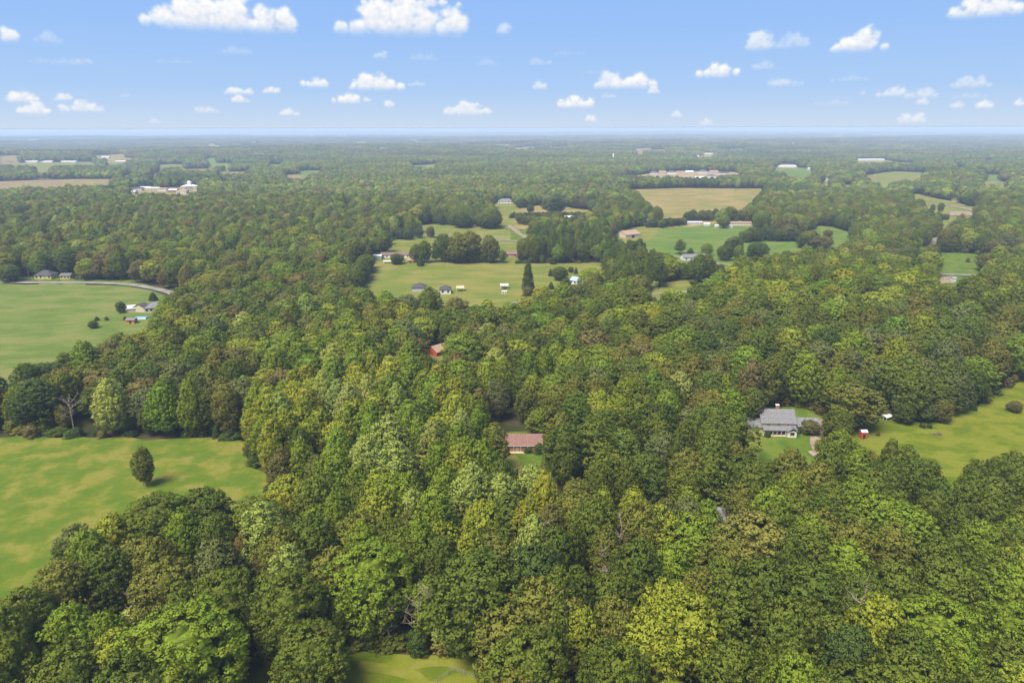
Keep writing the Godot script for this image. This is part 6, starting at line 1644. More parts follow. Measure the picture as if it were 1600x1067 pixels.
func buildings() -> void:
	var o: Node3D
	o = house("ranch_house", "long red-brick ranch house with pink shingle roof in a forest clearing", "house", at(1.7, -220.3), 0.0, {"w": 18.0, "d": 8.0, "h": 2.6, "rise": 2.3, "wall": M.brick, "roof": M.pink_roof, "windows": 5, "door": true})
	for k in 4:
		part("porch_post", solid(Vector3(-3.6 + k * 2.4, 0, 4.5), Vector3(-3.48 + k * 2.4, 2.35, 4.62)), M.trim, o)
	part("porch_slab", solid(Vector3(-4.2, -0.4, 4.03), Vector3(4.2, 0.12, 5.3)), M.tan, o)
	part("fascia", solid(Vector3(-9.3, 2.28, 4.42), Vector3(9.3, 2.44, 4.46)), M.trim, o)
	o = house("farmhouse", "two-storey cream house with grey shingle roofs, porch and side wings", "house", at(98.3, -234.6), -0.05, {"w": 12.2, "d": 9.0, "h": 4.4, "rise": 3.5, "wall": M.cream, "roof": M.mid_roof})
	for x in [-3.7, 0.0, 3.7]:
		add_window(o, x, 3.85, 4.51, 1.3, 0.75)
	for x in [-4.2, 0.6]:
		add_window(o, x, 1.5, 4.51, 1.1, 1.3)
	part("door", solid(Vector3(-2.2, 0, 4.49), Vector3(-1.2, 2.1, 4.56)), M.door, o)
	var st := fresh()
	hexa(st, [Vector3(-6.1, 2.3, 7.0), Vector3(6.1, 2.3, 7.0), Vector3(6.1, 3.05, 4.51), Vector3(-6.1, 3.05, 4.51)], [Vector3(-6.1, 2.46, 7.0), Vector3(6.1, 2.46, 7.0), Vector3(6.1, 3.21, 4.51), Vector3(-6.1, 3.21, 4.51)])
	part("porch_roof", st.commit(), M.mid_roof, o)
	for k in 6:
		part("porch_post", solid(Vector3(-5.7 + k * 1.5, 0, 6.6), Vector3(-5.56 + k * 1.5, 2.32, 6.74)), M.trim, o)
	part("porch_floor", solid(Vector3(-5.9, -0.5, 4.53), Vector3(5.9, 0.2, 6.9)), M.tan, o)
	var bay := part("bay", wall_mesh(3.2, 3.0, 2.5, 1.1, true), M.trim, o, Vector3(4.0, 0, 6.2))
	add_window(bay as Node3D, 0, 1.5, 1.51, 1.5, 1.2)
	var cap := part("bay_roof", roof_mesh(3.4, 3.4, 2.6, 1.1, false, 0.3), M.mid_roof, o, Vector3(4.0, 0, 6.2))
	cap.rotation.y = PI / 2
	part("chimney", solid(Vector3(0.4, 6.5, -2.6), Vector3(1.5, 8.7, -1.6)), M.brick, o)
	part("chimney_cap", solid(Vector3(0.3, 8.703, -2.7), Vector3(1.6, 8.9, -1.5)), M.trim, o)
	part("side_wing", wall_mesh(9.0, 6.5, 2.8, 1.9, false), M.cream, o, Vector3(10.7, 0, 0.2))
	var wing := part("wing_roof", roof_mesh(9.0, 6.5, 2.8, 1.9, false), M.mid_roof, o, Vector3(10.7, 0, 0.2))
	for x in [8.0, 10.4]:
		add_window(o, x, 1.5, 3.46, 1.1, 1.3)
	part("left_wing", wall_mesh(5.0, 7.0, 2.8, 1.9, false), M.cream, o, Vector3(-8.65, 0, 1.2))
	part("left_wing_roof", roof_mesh(5.0, 7.0, 2.8, 1.9, false), M.mid_roof, o, Vector3(-8.65, 0, 1.2))
	add_window(o, -8.2, 1.5, 4.71, 1.1, 1.3)
	o = house("red_shed", "narrow tall red shed with white roof on the right meadow", "shed", at(127.5, -226.4), 0.0, {"w": 2.1, "d": 2.0, "h": 2.7, "rise": 0.5, "wall": M.red, "roof": M.white_roof, "opening": 0.9, "over": 0.15})
	carport("canopy", "low white canopy standing on the grass beyond the red shed", at(144.6, -242.7), 0.5, 3.6, 2.6, 1.3, M.white_roof, "canopy")
	o = thing("brush_pile", "dark burnt brush pile on the bright right meadow", "brush pile", at(156.1, -228.8, 0.1))
	for k in 14:
		var ang := rng.randf_range(0, TAU)
		var stick := fresh()
		var from := Vector3(rng.randf_range(-2, 2), rng.randf_range(0, 0.2), rng.randf_range(-0.9, 0.9))
		tube(stick, from, from + Vector3(cos(ang) * 1.5, rng.randf_range(0.1, 0.8), sin(ang)), 0.1, 0.05)
		part("branch", stick.commit(), M.bark if k % 2 else M.ash, o)
	part("ash_mound", solid(Vector3(-2.1, -0.3, -0.9), Vector3(2.1, 0.25, 0.9), 0.5), M.ash, o)
	o = house("hidden_house", "small grey roof glimpsed between the oaks at lower right", "house", at(60.2, -171.4), 0.0, {"w": 4.7, "d": 7, "h": 2.7, "rise": 2.2, "wall": M.grey_wall, "roof": M.mid_roof})
	o = house("barn", "pale-roofed barn with red walls deep in the wood", "barn", at(-37.3, -324.8), 0.8, {"w": 7.6, "d": 8, "h": 2.3, "rise": 2.2, "wall": M.red, "roof": M.tan_roof})
	o = house("field_house", "stone-coloured house with grey hip roof beside the hay field", "house", at(-222.8, -413.1), 0.25, {"w": 10.3, "d": 9, "h": 3.0, "rise": 2.6, "wall": M.cream, "roof": M.mid_roof, "hip": true, "windows": 4, "door": true})
	o = house("gable_wing", "yellowish gable-fronted house wing with dark roof beside the hay field", "house", at(-230.5, -411.7), 1.35, {"w": 5.1, "d": 9, "h": 3.0, "rise": 2.2, "wall": M.cream, "roof": M.dark_roof, "windows": 2})
	o = house("metal_shed", "white metal-roofed shed left of the house at the hay field", "shed", at(-236.5, -412.5), 0.3, {"w": 5.9, "d": 7, "h": 2.6, "rise": 1.2, "wall": M.tan, "roof": M.white_roof})
	o = house("orange_shed", "bright orange shed with grey roof in the yard by the hay field", "shed", at(-222.5, -384.7), 0.0, {"w": 4.8, "d": 3.6, "h": 2.4, "rise": 0.7, "wall": M.orange, "roof": M.mid_roof, "opening": 1.2})
	o = thing("swimming_pool", "blue-covered above-ground pool behind the orange shed", "pool", at(-221.7, -394.2))
	part("pool_wall", solid(Vector3(-3.4, -0.3, -1.8), Vector3(3.4, 1.1, 1.8), 0.1), M.white, o)
	part("cover", solid(Vector3(-3.2, 1.103, -1.6), Vector3(3.2, 1.2, 1.6), 0.1), M.blue, o)
	o = house("lane_house", "yellow house with dark hip roof on the lane above the hay field", "house", at(-353.6, -509.9), 0.0, {"w": 12.6, "d": 9, "h": 3.0, "rise": 3.0, "wall": M.yellow, "roof": M.dark_roof, "hip": true, "windows": 4, "door": true})
	o = house("lane_cottage", "low pale cottage with green-grey roof beside the yellow house", "house", at(-337.1, -508.6), 0.0, {"w": 7.7, "d": 6, "h": 2.6, "rise": 1.4, "wall": M.yellow, "roof": M.grey_roof, "windows": 3})
	vehicle("pickup_truck", "dark pickup truck parked on the lawn beside the cottage", "truck", at(-326.5, -504), 0.1, M.car_dark, "pickup")
	o = house("garage", "hip-roofed grey garage, left one at the edge of the central field", "garage", at(-64.6, -465), 0.0, {"w": 8.8, "d": 9, "h": 3.0, "rise": 2.4, "wall": M.grey_wall, "roof": M.dark_roof, "hip": true})
	o = house("white_garage", "white hip-roofed garage with dark roof beside the central field", "garage", at(-45.5, -456), 0.1, {"w": 7.4, "d": 8, "h": 3.4, "rise": 2.2, "wall": M.white, "roof": M.dark_roof, "hip": true, "windows": 2})
	carport("carport", "tan-roofed open carport right of the white garage", at(-35.8, -462), 0.1, 5.2, 5.0, 2.7, M.tan)
	carport("carport", "white-roofed open carport with a car on the central field", at(-5.3, -468.7), 0.0, 5.4, 5.0, 2.6, M.white_roof)
	vehicle("parked_car", "dark car parked under the white-roofed carport", "car", at(-5.3, -468.1), 1.57, M.car_dark, "car")
	house("white_trailer", "small white trailer in front of the white-roofed carport", "trailer", at(-5.1, -452.8), 0.0, {"w": 3.6, "d": 1.8, "h": 1.7, "rise": 0.2, "wall": M.white, "roof": M.white_roof, "over": 0.05, "windows": 2})
	o = house("mobile_home", "long low house with brownish roof behind the central field", "house", at(-100.1, -595.7), 0.0, {"w": 29.1, "d": 9, "h": 2.7, "rise": 1.5, "wall": M.white, "roof": M.brown_roof, "windows": 8, "door": true})
	o = house("white_shed", "white shed at the left end of the long low house", "shed", at(-117.2, -587.8), 0.0, {"w": 8.3, "d": 6, "h": 2.6, "rise": 1.0, "wall": M.white, "roof": M.white_roof})
	carport("canopy", "long white canopy on the grass before the low house", at(-103.4, -566.1), 0.0, 8.0, 3.0, 1.9, M.white_roof, "canopy")
	house("orange_barn", "small orange-brown shed right of the canopy by the low house", "shed", at(-85.6, -569.1), 0.2, {"w": 5.0, "d": 4.0, "h": 2.4, "rise": 1.0, "wall": M.orange, "roof": M.tan_roof, "opening": 1.6})
	o = house("brick_house", "brick house with red-brown roof behind the end of the tree row", "house", at(-2.1, -600.2), 0.0, {"w": 13.5, "d": 8, "h": 2.8, "rise": 1.9, "wall": M.pale_brick, "roof": M.pink_roof, "windows": 4, "door": true})
	o = house("blue_roofed_house", "white house with pale blue-white roof beside the central field", "house", at(48.6, -482.4), -0.6, {"w": 11.0, "d": 8, "h": 2.8, "rise": 2.0, "wall": M.white, "roof": M.blue_roof, "windows": 4})
	vehicle("white_pickup", "white pickup truck on the grass right of the pale-roofed house", "truck", at(67.4, -489.1), -0.1, M.car_white, "pickup")
	o = house("white_outbuilding", "white outbuilding among trees left of the small lane lawn", "shed", at(103.6, -489.9), 0.0, {"w": 6.1, "d": 6, "h": 2.8, "rise": 1.2, "wall": M.white, "roof": M.blue_roof})
	o = house("grey_roofed_house", "low white house with long grey roof below the green field", "house", at(158.6, -584.8), 0.1, {"w": 23.1, "d": 9, "h": 2.8, "rise": 2.2, "wall": M.white, "roof": M.mid_roof, "windows": 5, "door": true})
	o = house("dark_roofed_house", "house with dark roof hidden by trees below the woodland lane", "house", at(86.5, -393.1), 0.2, {"w": 9.0, "d": 9, "h": 2.8, "rise": 2.6, "wall": M.white, "roof": M.dark_roof, "chimney": true})
	o = house("long_barn", "long tan-roofed metal barn beside the bright green field", "barn", at(123, -722.9), 0.55, {"w": 20.1, "d": 17, "h": 3.8, "rise": 3.2, "wall": M.tan, "roof": M.tan_roof, "opening": 4.0})
	o = house("white_mobile_home", "long white mobile home, left end of the row beyond the green field", "mobile home", at(218.5, -820.8), 0.0, {"w": 16.8, "d": 6, "h": 2.7, "rise": 0.9, "wall": M.white, "roof": M.white_roof, "windows": 6})
	o = house("white_shed", "small white shed in the row beyond the green field", "shed", at(229.7, -808.6), 0.0, {"w": 6.8, "d": 5, "h": 2.6, "rise": 1.0, "wall": M.white, "roof": M.white_roof})
	o = house("white_hut", "tiny white hut alone at the far edge of the green field", "shed", at(237.6, -794.1), 0.0, {"w": 4.4, "d": 4, "h": 2.4, "rise": 0.8, "wall": M.white, "roof": M.white_roof})
	o = house("long_white_house", "long pale house with tan roof, right end of the far row", "mobile home", at(269.2, -812.1), 0.0, {"w": 27.2, "d": 7, "h": 2.8, "rise": 1.2, "wall": M.white, "roof": M.tan_roof, "windows": 8})
	o = house("low_shed", "low white shed in front of the long pale house", "shed", at(248.3, -785.4), 0.0, {"w": 8.0, "d": 4, "h": 2.0, "rise": 0.6, "wall": M.white, "roof": M.white_roof})
	o = house("brown_cottage", "small brown-roofed cottage on the slope above the tan-roofed barn", "house", at(164, -840.5), 0.0, {"w": 9.4, "d": 7, "h": 2.8, "rise": 1.6, "wall": M.pale_brick, "roof": M.brown_roof, "windows": 3})
	o = house("white_cottage", "small white cottage among the hedge trees left of the barn", "house", at(72.4, -870), 0.0, {"w": 10.5, "d": 8, "h": 2.8, "rise": 1.6, "wall": M.white, "roof": M.white_roof, "windows": 3})
	o = house("hilltop_house", "white house with grey hip roof on the hill beyond the fields", "house", at(-9.1, -1049.9), 0.0, {"w": 23.1, "d": 12, "h": 3.4, "rise": 3.4, "wall": M.white, "roof": M.mid_roof, "hip": true, "windows": 5, "door": true})
	o = house("utility_hut", "white utility hut on the concrete pad by the crossroad", "hut", at(320.6, -485.8), 0.0, {"w": 2.3, "d": 3, "h": 2.6, "rise": 0.4, "wall": M.white, "roof": M.blue_roof})
	o = house("roadside_house", "pale roadside house half hidden by trees right of the main road", "house", at(444.9, -605), 0.0, {"w": 9.1, "d": 9, "h": 2.8, "rise": 2.0, "wall": M.grey_wall, "roof": M.blue_roof})
	o = house("estate_house", "leftmost pale-walled house of the far new housing estate", "house", at(351.9, -1732.3), 0.0, {"w": 18.9, "d": 11, "h": 4.0, "rise": 3.4, "wall": M.white, "roof": M.grey_roof, "hip": true, "windows": 4, "group": "houses of the new estate"})
	o = house("estate_house", "second house from left in the far new housing estate", "house", at(371.9, -1729.6), 0.0, {"w": 17.3, "d": 11, "h": 5.0, "rise": 3.4, "wall": M.tan, "roof": M.tan_roof, "windows": 4, "group": "houses of the new estate"})
	o = house("estate_house", "third house from left in the far new housing estate, widest of its row", "house", at(393.4, -1726.8), 0.0, {"w": 22.0, "d": 11, "h": 6.0, "rise": 3.4, "wall": M.white, "roof": M.dark_roof, "hip": true, "windows": 4, "group": "houses of the new estate"})
	o = house("estate_house", "house in the middle of the back row of the far new estate", "house", at(442.2, -1745.9), 0.0, {"w": 19.1, "d": 11, "h": 4.0, "rise": 3.4, "wall": M.cream, "roof": M.white_roof, "windows": 4, "group": "houses of the new estate"})
	o = house("estate_house", "fifth house from left in the back row of the far new estate", "house", at(477.5, -1753.1), 0.0, {"w": 20.7, "d": 11, "h": 5.0, "rise": 3.4, "wall": M.white, "roof": M.grey_roof, "hip": true, "windows": 4, "group": "houses of the new estate"})
	o = house("estate_house", "house with pale roof in the back row of the far new estate", "house", at(493.9, -1714.7), 0.0, {"w": 20.3, "d": 11, "h": 6.0, "rise": 3.4, "wall": M.tan, "roof": M.tan_roof, "windows": 4, "group": "houses of the new estate"})
	o = house("estate_house", "grey-roofed house at the right end of the far new estate's back row", "house", at(516.3, -1700.9), 0.0, {"w": 23.2, "d": 11, "h": 4.0, "rise": 3.4, "wall": M.white, "roof": M.dark_roof, "hip": true, "windows": 4, "group": "houses of the new estate"})
	o = house("estate_house", "dark-roofed house in the front row of the far new estate", "house", at(405.4, -1509.2), 0.0, {"w": 19.3, "d": 11, "h": 5.0, "rise": 3.4, "wall": M.cream, "roof": M.white_roof, "windows": 4, "group": "houses of the new estate"})
	o = house("estate_house", "house between the two rows of the far new estate", "house", at(449.6, -1573.2), 0.0, {"w": 18.6, "d": 11, "h": 6.0, "rise": 3.4, "wall": M.white, "roof": M.grey_roof, "hip": true, "windows": 4, "group": "houses of the new estate"})
	o = house("estate_house", "rightmost house of the far new housing estate", "house", at(520.8, -1635.6), 0.0, {"w": 17.9, "d": 11, "h": 4.0, "rise": 3.4, "wall": M.tan, "roof": M.tan_roof, "windows": 4, "group": "houses of the new estate"})
	o = house("estate_house", "lowest house of the far new estate, near the tree line", "house", at(367.6, -1457), 0.0, {"w": 15.9, "d": 11, "h": 5.0, "rise": 3.4, "wall": M.white, "roof": M.dark_roof, "hip": true, "windows": 4, "group": "houses of the new estate"})
	o = house("courthouse", "pale stone courthouse with cupola and white trim in the far-left town", "courthouse", at(-589.5, -1277.5), 0.15, {"w": 28.0, "d": 18, "h": 9, "rise": 3, "wall": M.cream, "roof": M.white_roof, "hip": true, "windows": 6, "door": true})
	var tower := part("cupola", solid(Vector3(-3.2, 10, -3.2), Vector3(3.2, 15.5, 3.2)), M.white, o)
	part("cupola_roof", solid(Vector3(-3.6, 15.503, -3.6), Vector3(3.6, 18.5, 3.6), 2.6), M.white_roof, tower)
	for k in 4:
		part("column", solid(Vector3(-4.8 + k * 3.0, 0, 9.3), Vector3(-4.1 + k * 3.0, 8.6, 10.0)), M.white, o)
	part("portico", solid(Vector3(-6, 8.603, 9.05), Vector3(6, 9.8, 10.4)), M.white, o)
	o = house("town_building", "dark-roofed pale building at the left end of the far-left town", "building", at(-686.5, -1277.2), 0.0, {"w": 21.0, "d": 12, "h": 4.5, "rise": 1.6, "wall": M.white, "roof": M.dark_roof, "windows": 4, "group": "buildings of the far-left town"})
	o = house("town_building", "white flat-roofed shop left of centre in the far-left town", "building", at(-677.4, -1291.6), 0.0, {"w": 18.9, "d": 12, "h": 4.5, "rise": 1.6, "wall": M.white, "roof": M.white_roof, "windows": 4, "group": "buildings of the far-left town"})
	o = house("town_building", "long pale building in the middle of the far-left town", "building", at(-656.6, -1280.7), 0.0, {"w": 21.1, "d": 12, "h": 4.5, "rise": 1.6, "wall": M.tan, "roof": M.white_roof, "windows": 4, "group": "buildings of the far-left town"})
	o = house("town_building", "tan-roofed white building in the far-left town", "building", at(-635, -1270.1), 0.0, {"w": 16.3, "d": 12, "h": 4.5, "rise": 1.6, "wall": M.white, "roof": M.tan_roof, "windows": 4, "group": "buildings of the far-left town"})
	o = house("town_building", "red-walled building with pale roof in the far-left town", "building", at(-605.6, -1247.1), 0.0, {"w": 14.8, "d": 12, "h": 4.5, "rise": 1.6, "wall": M.brick, "roof": M.white_roof, "windows": 4, "group": "buildings of the far-left town"})
	o = house("town_building", "low white building in front of the courthouse", "building", at(-578.8, -1223.8), 0.0, {"w": 17.9, "d": 12, "h": 4.5, "rise": 1.6, "wall": M.white, "roof": M.tan_roof, "windows": 4, "group": "buildings of the far-left town"})
	o = house("town_building", "low pale building, lowest at the left of the town", "building", at(-658, -1205.7), 0.0, {"w": 15.5, "d": 12, "h": 4.5, "rise": 1.6, "wall": M.tan, "roof": M.white_roof, "windows": 4, "group": "buildings of the far-left town"})
	o = house("town_building", "small white building right of the courthouse", "building", at(-565.5, -1306.9), 0.0, {"w": 10.8, "d": 12, "h": 4.5, "rise": 1.6, "wall": M.white, "roof": M.white_roof, "windows": 4, "group": "buildings of the far-left town"})
	o = house("town_building", "small white building on the rise behind the courthouse", "building", at(-735.4, -1555.3), 0.0, {"w": 11.3, "d": 12, "h": 4.5, "rise": 1.6, "wall": M.white, "roof": M.white_roof, "windows": 4, "group": "buildings of the far-left town"})
	o = house("town_building", "white roof among trees farther right of the courthouse", "building", at(-573, -1397.6), 0.0, {"w": 15.3, "d": 12, "h": 4.5, "rise": 1.6, "wall": M.white, "roof": M.white_roof, "windows": 4, "group": "buildings of the far-left town"})
	o = house("town_building", "tiny pale roof at the right end of the town", "building", at(-545.4, -1402.4), 0.0, {"w": 11.5, "d": 12, "h": 4.5, "rise": 1.6, "wall": M.tan, "roof": M.white_roof, "windows": 4, "group": "buildings of the far-left town"})
	o = house("poultry_house", "long white poultry house, left one of three in a line", "poultry house", at(-1572.9, -2308), 0.0, {"w": 48.0, "d": 14, "h": 3.6, "rise": 1.8, "wall": M.white, "roof": M.white_roof, "group": "poultry houses at the far left"})
	o = house("poultry_house", "long white poultry house, middle one of three in a line", "poultry house", at(-1532.3, -2322.6), 0.0, {"w": 44.1, "d": 14, "h": 3.6, "rise": 1.8, "wall": M.white, "roof": M.white_roof, "group": "poultry houses at the far left"})
	o = house("poultry_house", "long white poultry house, right one of three in a line", "poultry house", at(-1472.3, -2347.8), 0.0, {"w": 48.9, "d": 14, "h": 3.6, "rise": 1.8, "wall": M.white, "roof": M.white_roof, "group": "poultry houses at the far left"})
	o = house("distant_building", "white warehouse with flat roof on the far-left rise", "building", at(-1726.2, -3089), 0.0, {"w": 44.6, "d": 16, "h": 4.5, "rise": 1.8, "wall": M.white, "roof": M.white_roof, "group": "far buildings among the woods"})
	o = house("distant_building", "pale building below the far-left white warehouse", "building", at(-1522.5, -2651), 0.0, {"w": 28.7, "d": 12, "h": 4.5, "rise": 1.8, "wall": M.white, "roof": M.white_roof, "group": "far buildings among the woods"})
	o = house("distant_building", "long pale sheds below the far-left warehouse", "building", at(-1325.4, -2409.7), 0.0, {"w": 52.3, "d": 16, "h": 4.5, "rise": 1.8, "wall": M.tan, "roof": M.white_roof, "group": "far buildings among the woods"})
	o = house("distant_building", "tan-walled building right of the far-left warehouse", "building", at(-1532.8, -2851.7), 0.0, {"w": 36.0, "d": 16, "h": 4.5, "rise": 1.8, "wall": M.white, "roof": M.white_roof, "group": "far buildings among the woods"})
	o = house("distant_building", "white speck of a building at the far left", "building", at(-2844.5, -4072.2), 0.0, {"w": 36.7, "d": 12, "h": 4.5, "rise": 1.8, "wall": M.white, "roof": M.white_roof, "group": "far buildings among the woods"})
	o = house("distant_building", "white roof on the horizon woods at left", "building", at(-4666.9, -7354.2), 0.0, {"w": 59.4, "d": 12, "h": 4.5, "rise": 1.8, "wall": M.tan, "roof": M.white_roof, "group": "far buildings among the woods"})
	o = house("distant_building", "pale roof on the far woods, left of centre", "building", at(-3165.6, -5377.3), 0.0, {"w": 67.7, "d": 16, "h": 4.5, "rise": 1.8, "wall": M.white, "roof": M.white_roof, "group": "far buildings among the woods"})
	o = house("distant_building", "long white warehouse in the far woods at right", "building", at(1292.7, -2541), 0.0, {"w": 96.6, "d": 16, "h": 4.5, "rise": 1.8, "wall": M.white, "roof": M.white_roof, "group": "far buildings among the woods"})
	o = house("distant_building", "white roof in the woods left of the long warehouse", "building", at(1158.6, -2935.8), 0.0, {"w": 37.1, "d": 16, "h": 4.5, "rise": 1.8, "wall": M.tan, "roof": M.white_roof, "group": "far buildings among the woods"})
	o = house("distant_building", "pair of white roofs below the long warehouse", "building", at(774.4, -1976.2), 0.0, {"w": 46.6, "d": 16, "h": 4.5, "rise": 1.8, "wall": M.white, "roof": M.white_roof, "group": "far buildings among the woods"})
	o = house("distant_building", "white house gable in the woods at right", "building", at(781.6, -1842.5), 0.0, {"w": 8.4, "d": 12, "h": 4.5, "rise": 1.8, "wall": M.white, "roof": M.white_roof, "group": "far buildings among the woods"})
	o = house("distant_building", "white upper building of the far school", "building", at(894, -3255.8), 0.0, {"w": 41.1, "d": 16, "h": 4.5, "rise": 1.8, "wall": M.tan, "roof": M.white_roof, "group": "far buildings among the woods"})
	o = house("distant_building", "long pale lower building of the far school", "building", at(859.2, -3075.6), 0.0, {"w": 72.2, "d": 16, "h": 4.5, "rise": 1.8, "wall": M.white, "roof": M.white_roof, "group": "far buildings among the woods"})
	o = house("distant_building", "low white building left of the far school", "building", at(752.6, -2908.4), 0.0, {"w": 36.8, "d": 16, "h": 4.5, "rise": 1.8, "wall": M.white, "roof": M.white_roof, "group": "far buildings among the woods"})
	o = house("distant_building", "small white roof left of the far school", "building", at(831.3, -3299.9), 0.0, {"w": 29.8, "d": 12, "h": 4.5, "rise": 1.8, "wall": M.tan, "roof": M.white_roof, "group": "far buildings among the woods"})
	o = house("distant_building", "white roof in a line left of the school", "building", at(804, -3522.6), 0.0, {"w": 25.4, "d": 12, "h": 4.5, "rise": 1.8, "wall": M.white, "roof": M.white_roof, "group": "far buildings among the woods"})
	o = house("distant_building", "pale roof, middle of the far line of roofs", "building", at(808, -3718.6), 0.0, {"w": 40.2, "d": 12, "h": 4.5, "rise": 1.8, "wall": M.white, "roof": M.white_roof, "group": "far buildings among the woods"})
	o = house("distant_building", "white roof, left of the far line of roofs", "building", at(719.2, -3873.7), 0.0, {"w": 48.8, "d": 16, "h": 4.5, "rise": 1.8, "wall": M.tan, "roof": M.white_roof, "group": "far buildings among the woods"})
	o = house("distant_building", "pale roof at the left end of the far line", "building", at(638, -3805.7), 0.0, {"w": 41.1, "d": 12, "h": 4.5, "rise": 1.8, "wall": M.white, "roof": M.white_roof, "group": "far buildings among the woods"})
	o = house("distant_building", "tiny white roof in the far woods at centre", "building", at(-366.6, -4183.9), 0.0, {"w": 30.1, "d": 12, "h": 4.5, "rise": 1.8, "wall": M.white, "roof": M.white_roof, "group": "far buildings among the woods"})
	o = house("distant_building", "long white roof in the far woods right of centre", "building", at(-228.8, -4079), 0.0, {"w": 73.4, "d": 16, "h": 4.5, "rise": 1.8, "wall": M.tan, "roof": M.white_roof, "group": "far buildings among the woods"})
	o = house("distant_building", "white speck on the far woods at centre", "building", at(-715.2, -6204.5), 0.0, {"w": 33.4, "d": 12, "h": 4.5, "rise": 1.8, "wall": M.white, "roof": M.white_roof, "group": "far buildings among the woods"})
	o = house("distant_building", "white speck on the far ridge left of centre", "building", at(-1448.4, -6465.5), 0.0, {"w": 40.7, "d": 12, "h": 4.5, "rise": 1.8, "wall": M.white, "roof": M.white_roof, "group": "far buildings among the woods"})
	o = house("distant_building", "pale roof on the far ridge at right", "building", at(3674, -7487.7), 0.0, {"w": 53.8, "d": 12, "h": 4.5, "rise": 1.8, "wall": M.tan, "roof": M.white_roof, "group": "far buildings among the woods"})
	o = house("distant_building", "pale roofs on the far ridge at the right edge", "building", at(3806.5, -5522.5), 0.0, {"w": 69.5, "d": 16, "h": 4.5, "rise": 1.8, "wall": M.white, "roof": M.white_roof, "group": "far buildings among the woods"})
	o = house("distant_building", "white roof peeping from the trees left of the fields", "building", at(-228.3, -796.6), 0.0, {"w": 5.2, "d": 12, "h": 4.5, "rise": 1.8, "wall": M.white, "roof": M.white_roof, "group": "far buildings among the woods"})
	o = house("distant_building", "pale yellow house among trees left of centre", "building", at(-239, -1008), 0.0, {"w": 9.3, "d": 12, "h": 4.5, "rise": 1.8, "wall": M.tan, "roof": M.white_roof, "group": "far buildings among the woods"})
	o = house("distant_building", "pale house by the ridge field", "building", at(676.1, -1496.6), 0.0, {"w": 13.6, "d": 12, "h": 4.5, "rise": 1.8, "wall": M.white, "roof": M.white_roof, "group": "far buildings among the woods"})
	o = house("distant_building", "pale building at the right edge by the woods", "building", at(1029.3, -1422.7), 0.0, {"w": 13.0, "d": 12, "h": 4.5, "rise": 1.8, "wall": M.white, "roof": M.white_roof, "group": "far buildings among the woods"})
	o = house("distant_building", "pale house left of the ridge field", "building", at(741.7, -1505), 0.0, {"w": 11.0, "d": 12, "h": 4.5, "rise": 1.8, "wall": M.tan, "roof": M.white_roof, "group": "far buildings among the woods"})
	o = thing("water_tower", "white water tower standing in the far woods", "water tower", at(360.8, -2499))
	st = fresh()
	tube(st, Vector3(0, 8.6, 0), Vector3(0, 20.4, 0), 3.2, 3.2, 12)
	tube(st, Vector3(0, 20.4, 0), Vector3(0, 22.4, 0), 3.2, 0.1, 12)
	part("tank", st.commit(), M.white, o)
	st = fresh()
	tube(st, Vector3(0, -1, 0), Vector3(0, 8.6, 0), 1.4, 1.4, 10)
	part("stem", st.commit(), M.white, o)
	pole(at(-226.2, -454.6), "wooden utility pole at the lane junction above the hay field")
	pole(at(-364.6, -506.4), "wooden utility pole left of the yellow house")
	pole(at(313.8, -486.9), "wooden utility pole beside the concrete pad")
	pole(at(324, -519), "wooden utility pole by the main road at the crossroad")
	pole(at(364.6, -516.2), "wooden utility pole near the large tree of the crossroad field")
	pole(at(340.4, -513.7), "wooden utility pole beyond the cross road")
	pole(at(7.7, -440.8), "wooden utility pole left of the tall narrow evergreen")
	pole(at(-280.7, -494.8), "white-topped utility pole right along the lane")
	pole(at(-34, -1009.5), "utility pole on the track left of the hilltop house")
	pole(at(90.7, -787.2), "utility pole by the hedge of the green field")
	o = thing("wire_fence", "short wire fence run going down the bottom lawn", "fence", at(-16.7, -110.9), 0.799)
	for k in 3:
		part("post", solid(Vector3(k * 2.4 - 0.04, -0.3, -0.04), Vector3(k * 2.4 + 0.04, 1.3, 0.04)), M.wire, o)
	for k in 5:
		part("wire", solid(Vector3(0, 0.25 + k * 0.24, -0.008), Vector3(6.2, 0.27 + k * 0.24, 0.008)), M.wire, o)
	o = thing("wire_fence", "wire mesh fence across the right of the bottom lawn", "fence", at(-12.4, -115.3), -0.386)
	for k in 4:
		part("post", solid(Vector3(k * 2.4 - 0.04, -0.3, -0.04), Vector3(k * 2.4 + 0.04, 1.3, 0.04)), M.wire, o)
	for k in 5:
		part("wire", solid(Vector3(0, 0.25 + k * 0.24, -0.008), Vector3(8.7, 0.27 + k * 0.24, 0.008)), M.wire, o)
	dead_tree("pale bare forked snag at the head of the bottom lawn", -26.9, -122.5, 11, 50)
	dead_tree("grey bare snag tangled with vines, right of the pale forked snag", -20.7, -123.3, 14, 51)
	dead_tree("bleached forked dead tree in the lower middle of the wood", 22.5, -139.1, 16, 52)
	dead_tree("broken pale dead trunk right of the bleached forked tree", 26.5, -144.4, 16, 53)
	dead_tree("pale bare dead tree in the dark oaks at lower right", 71.5, -114.8, 17, 54)
	dead_tree("low bare dead branches below the pale bare tree at lower right", 71.1, -111.4, 10, 55)
	dead_tree("white leaning dead trunk at the far edge of the left meadow", -162, -230.9, 15, 56)
	dead_tree("brownish bare tree in the wood below the ranch house", 5.9, -148.5, 15, 57)
	dead_tree("pale bare twigs poking from the canopy left of centre", -46.2, -160, 12, 58)
	dead_tree("bare grey twigs in the grove below the left meadow", -81.6, -125.3, 12, 59)
	dead_tree("grey bare tree among pines at the right", 118.6, -167.4, 12, 60)
	dead_tree("bare grey crown right of the tall pine by the ranch house", 47.7, -193, 16, 61)
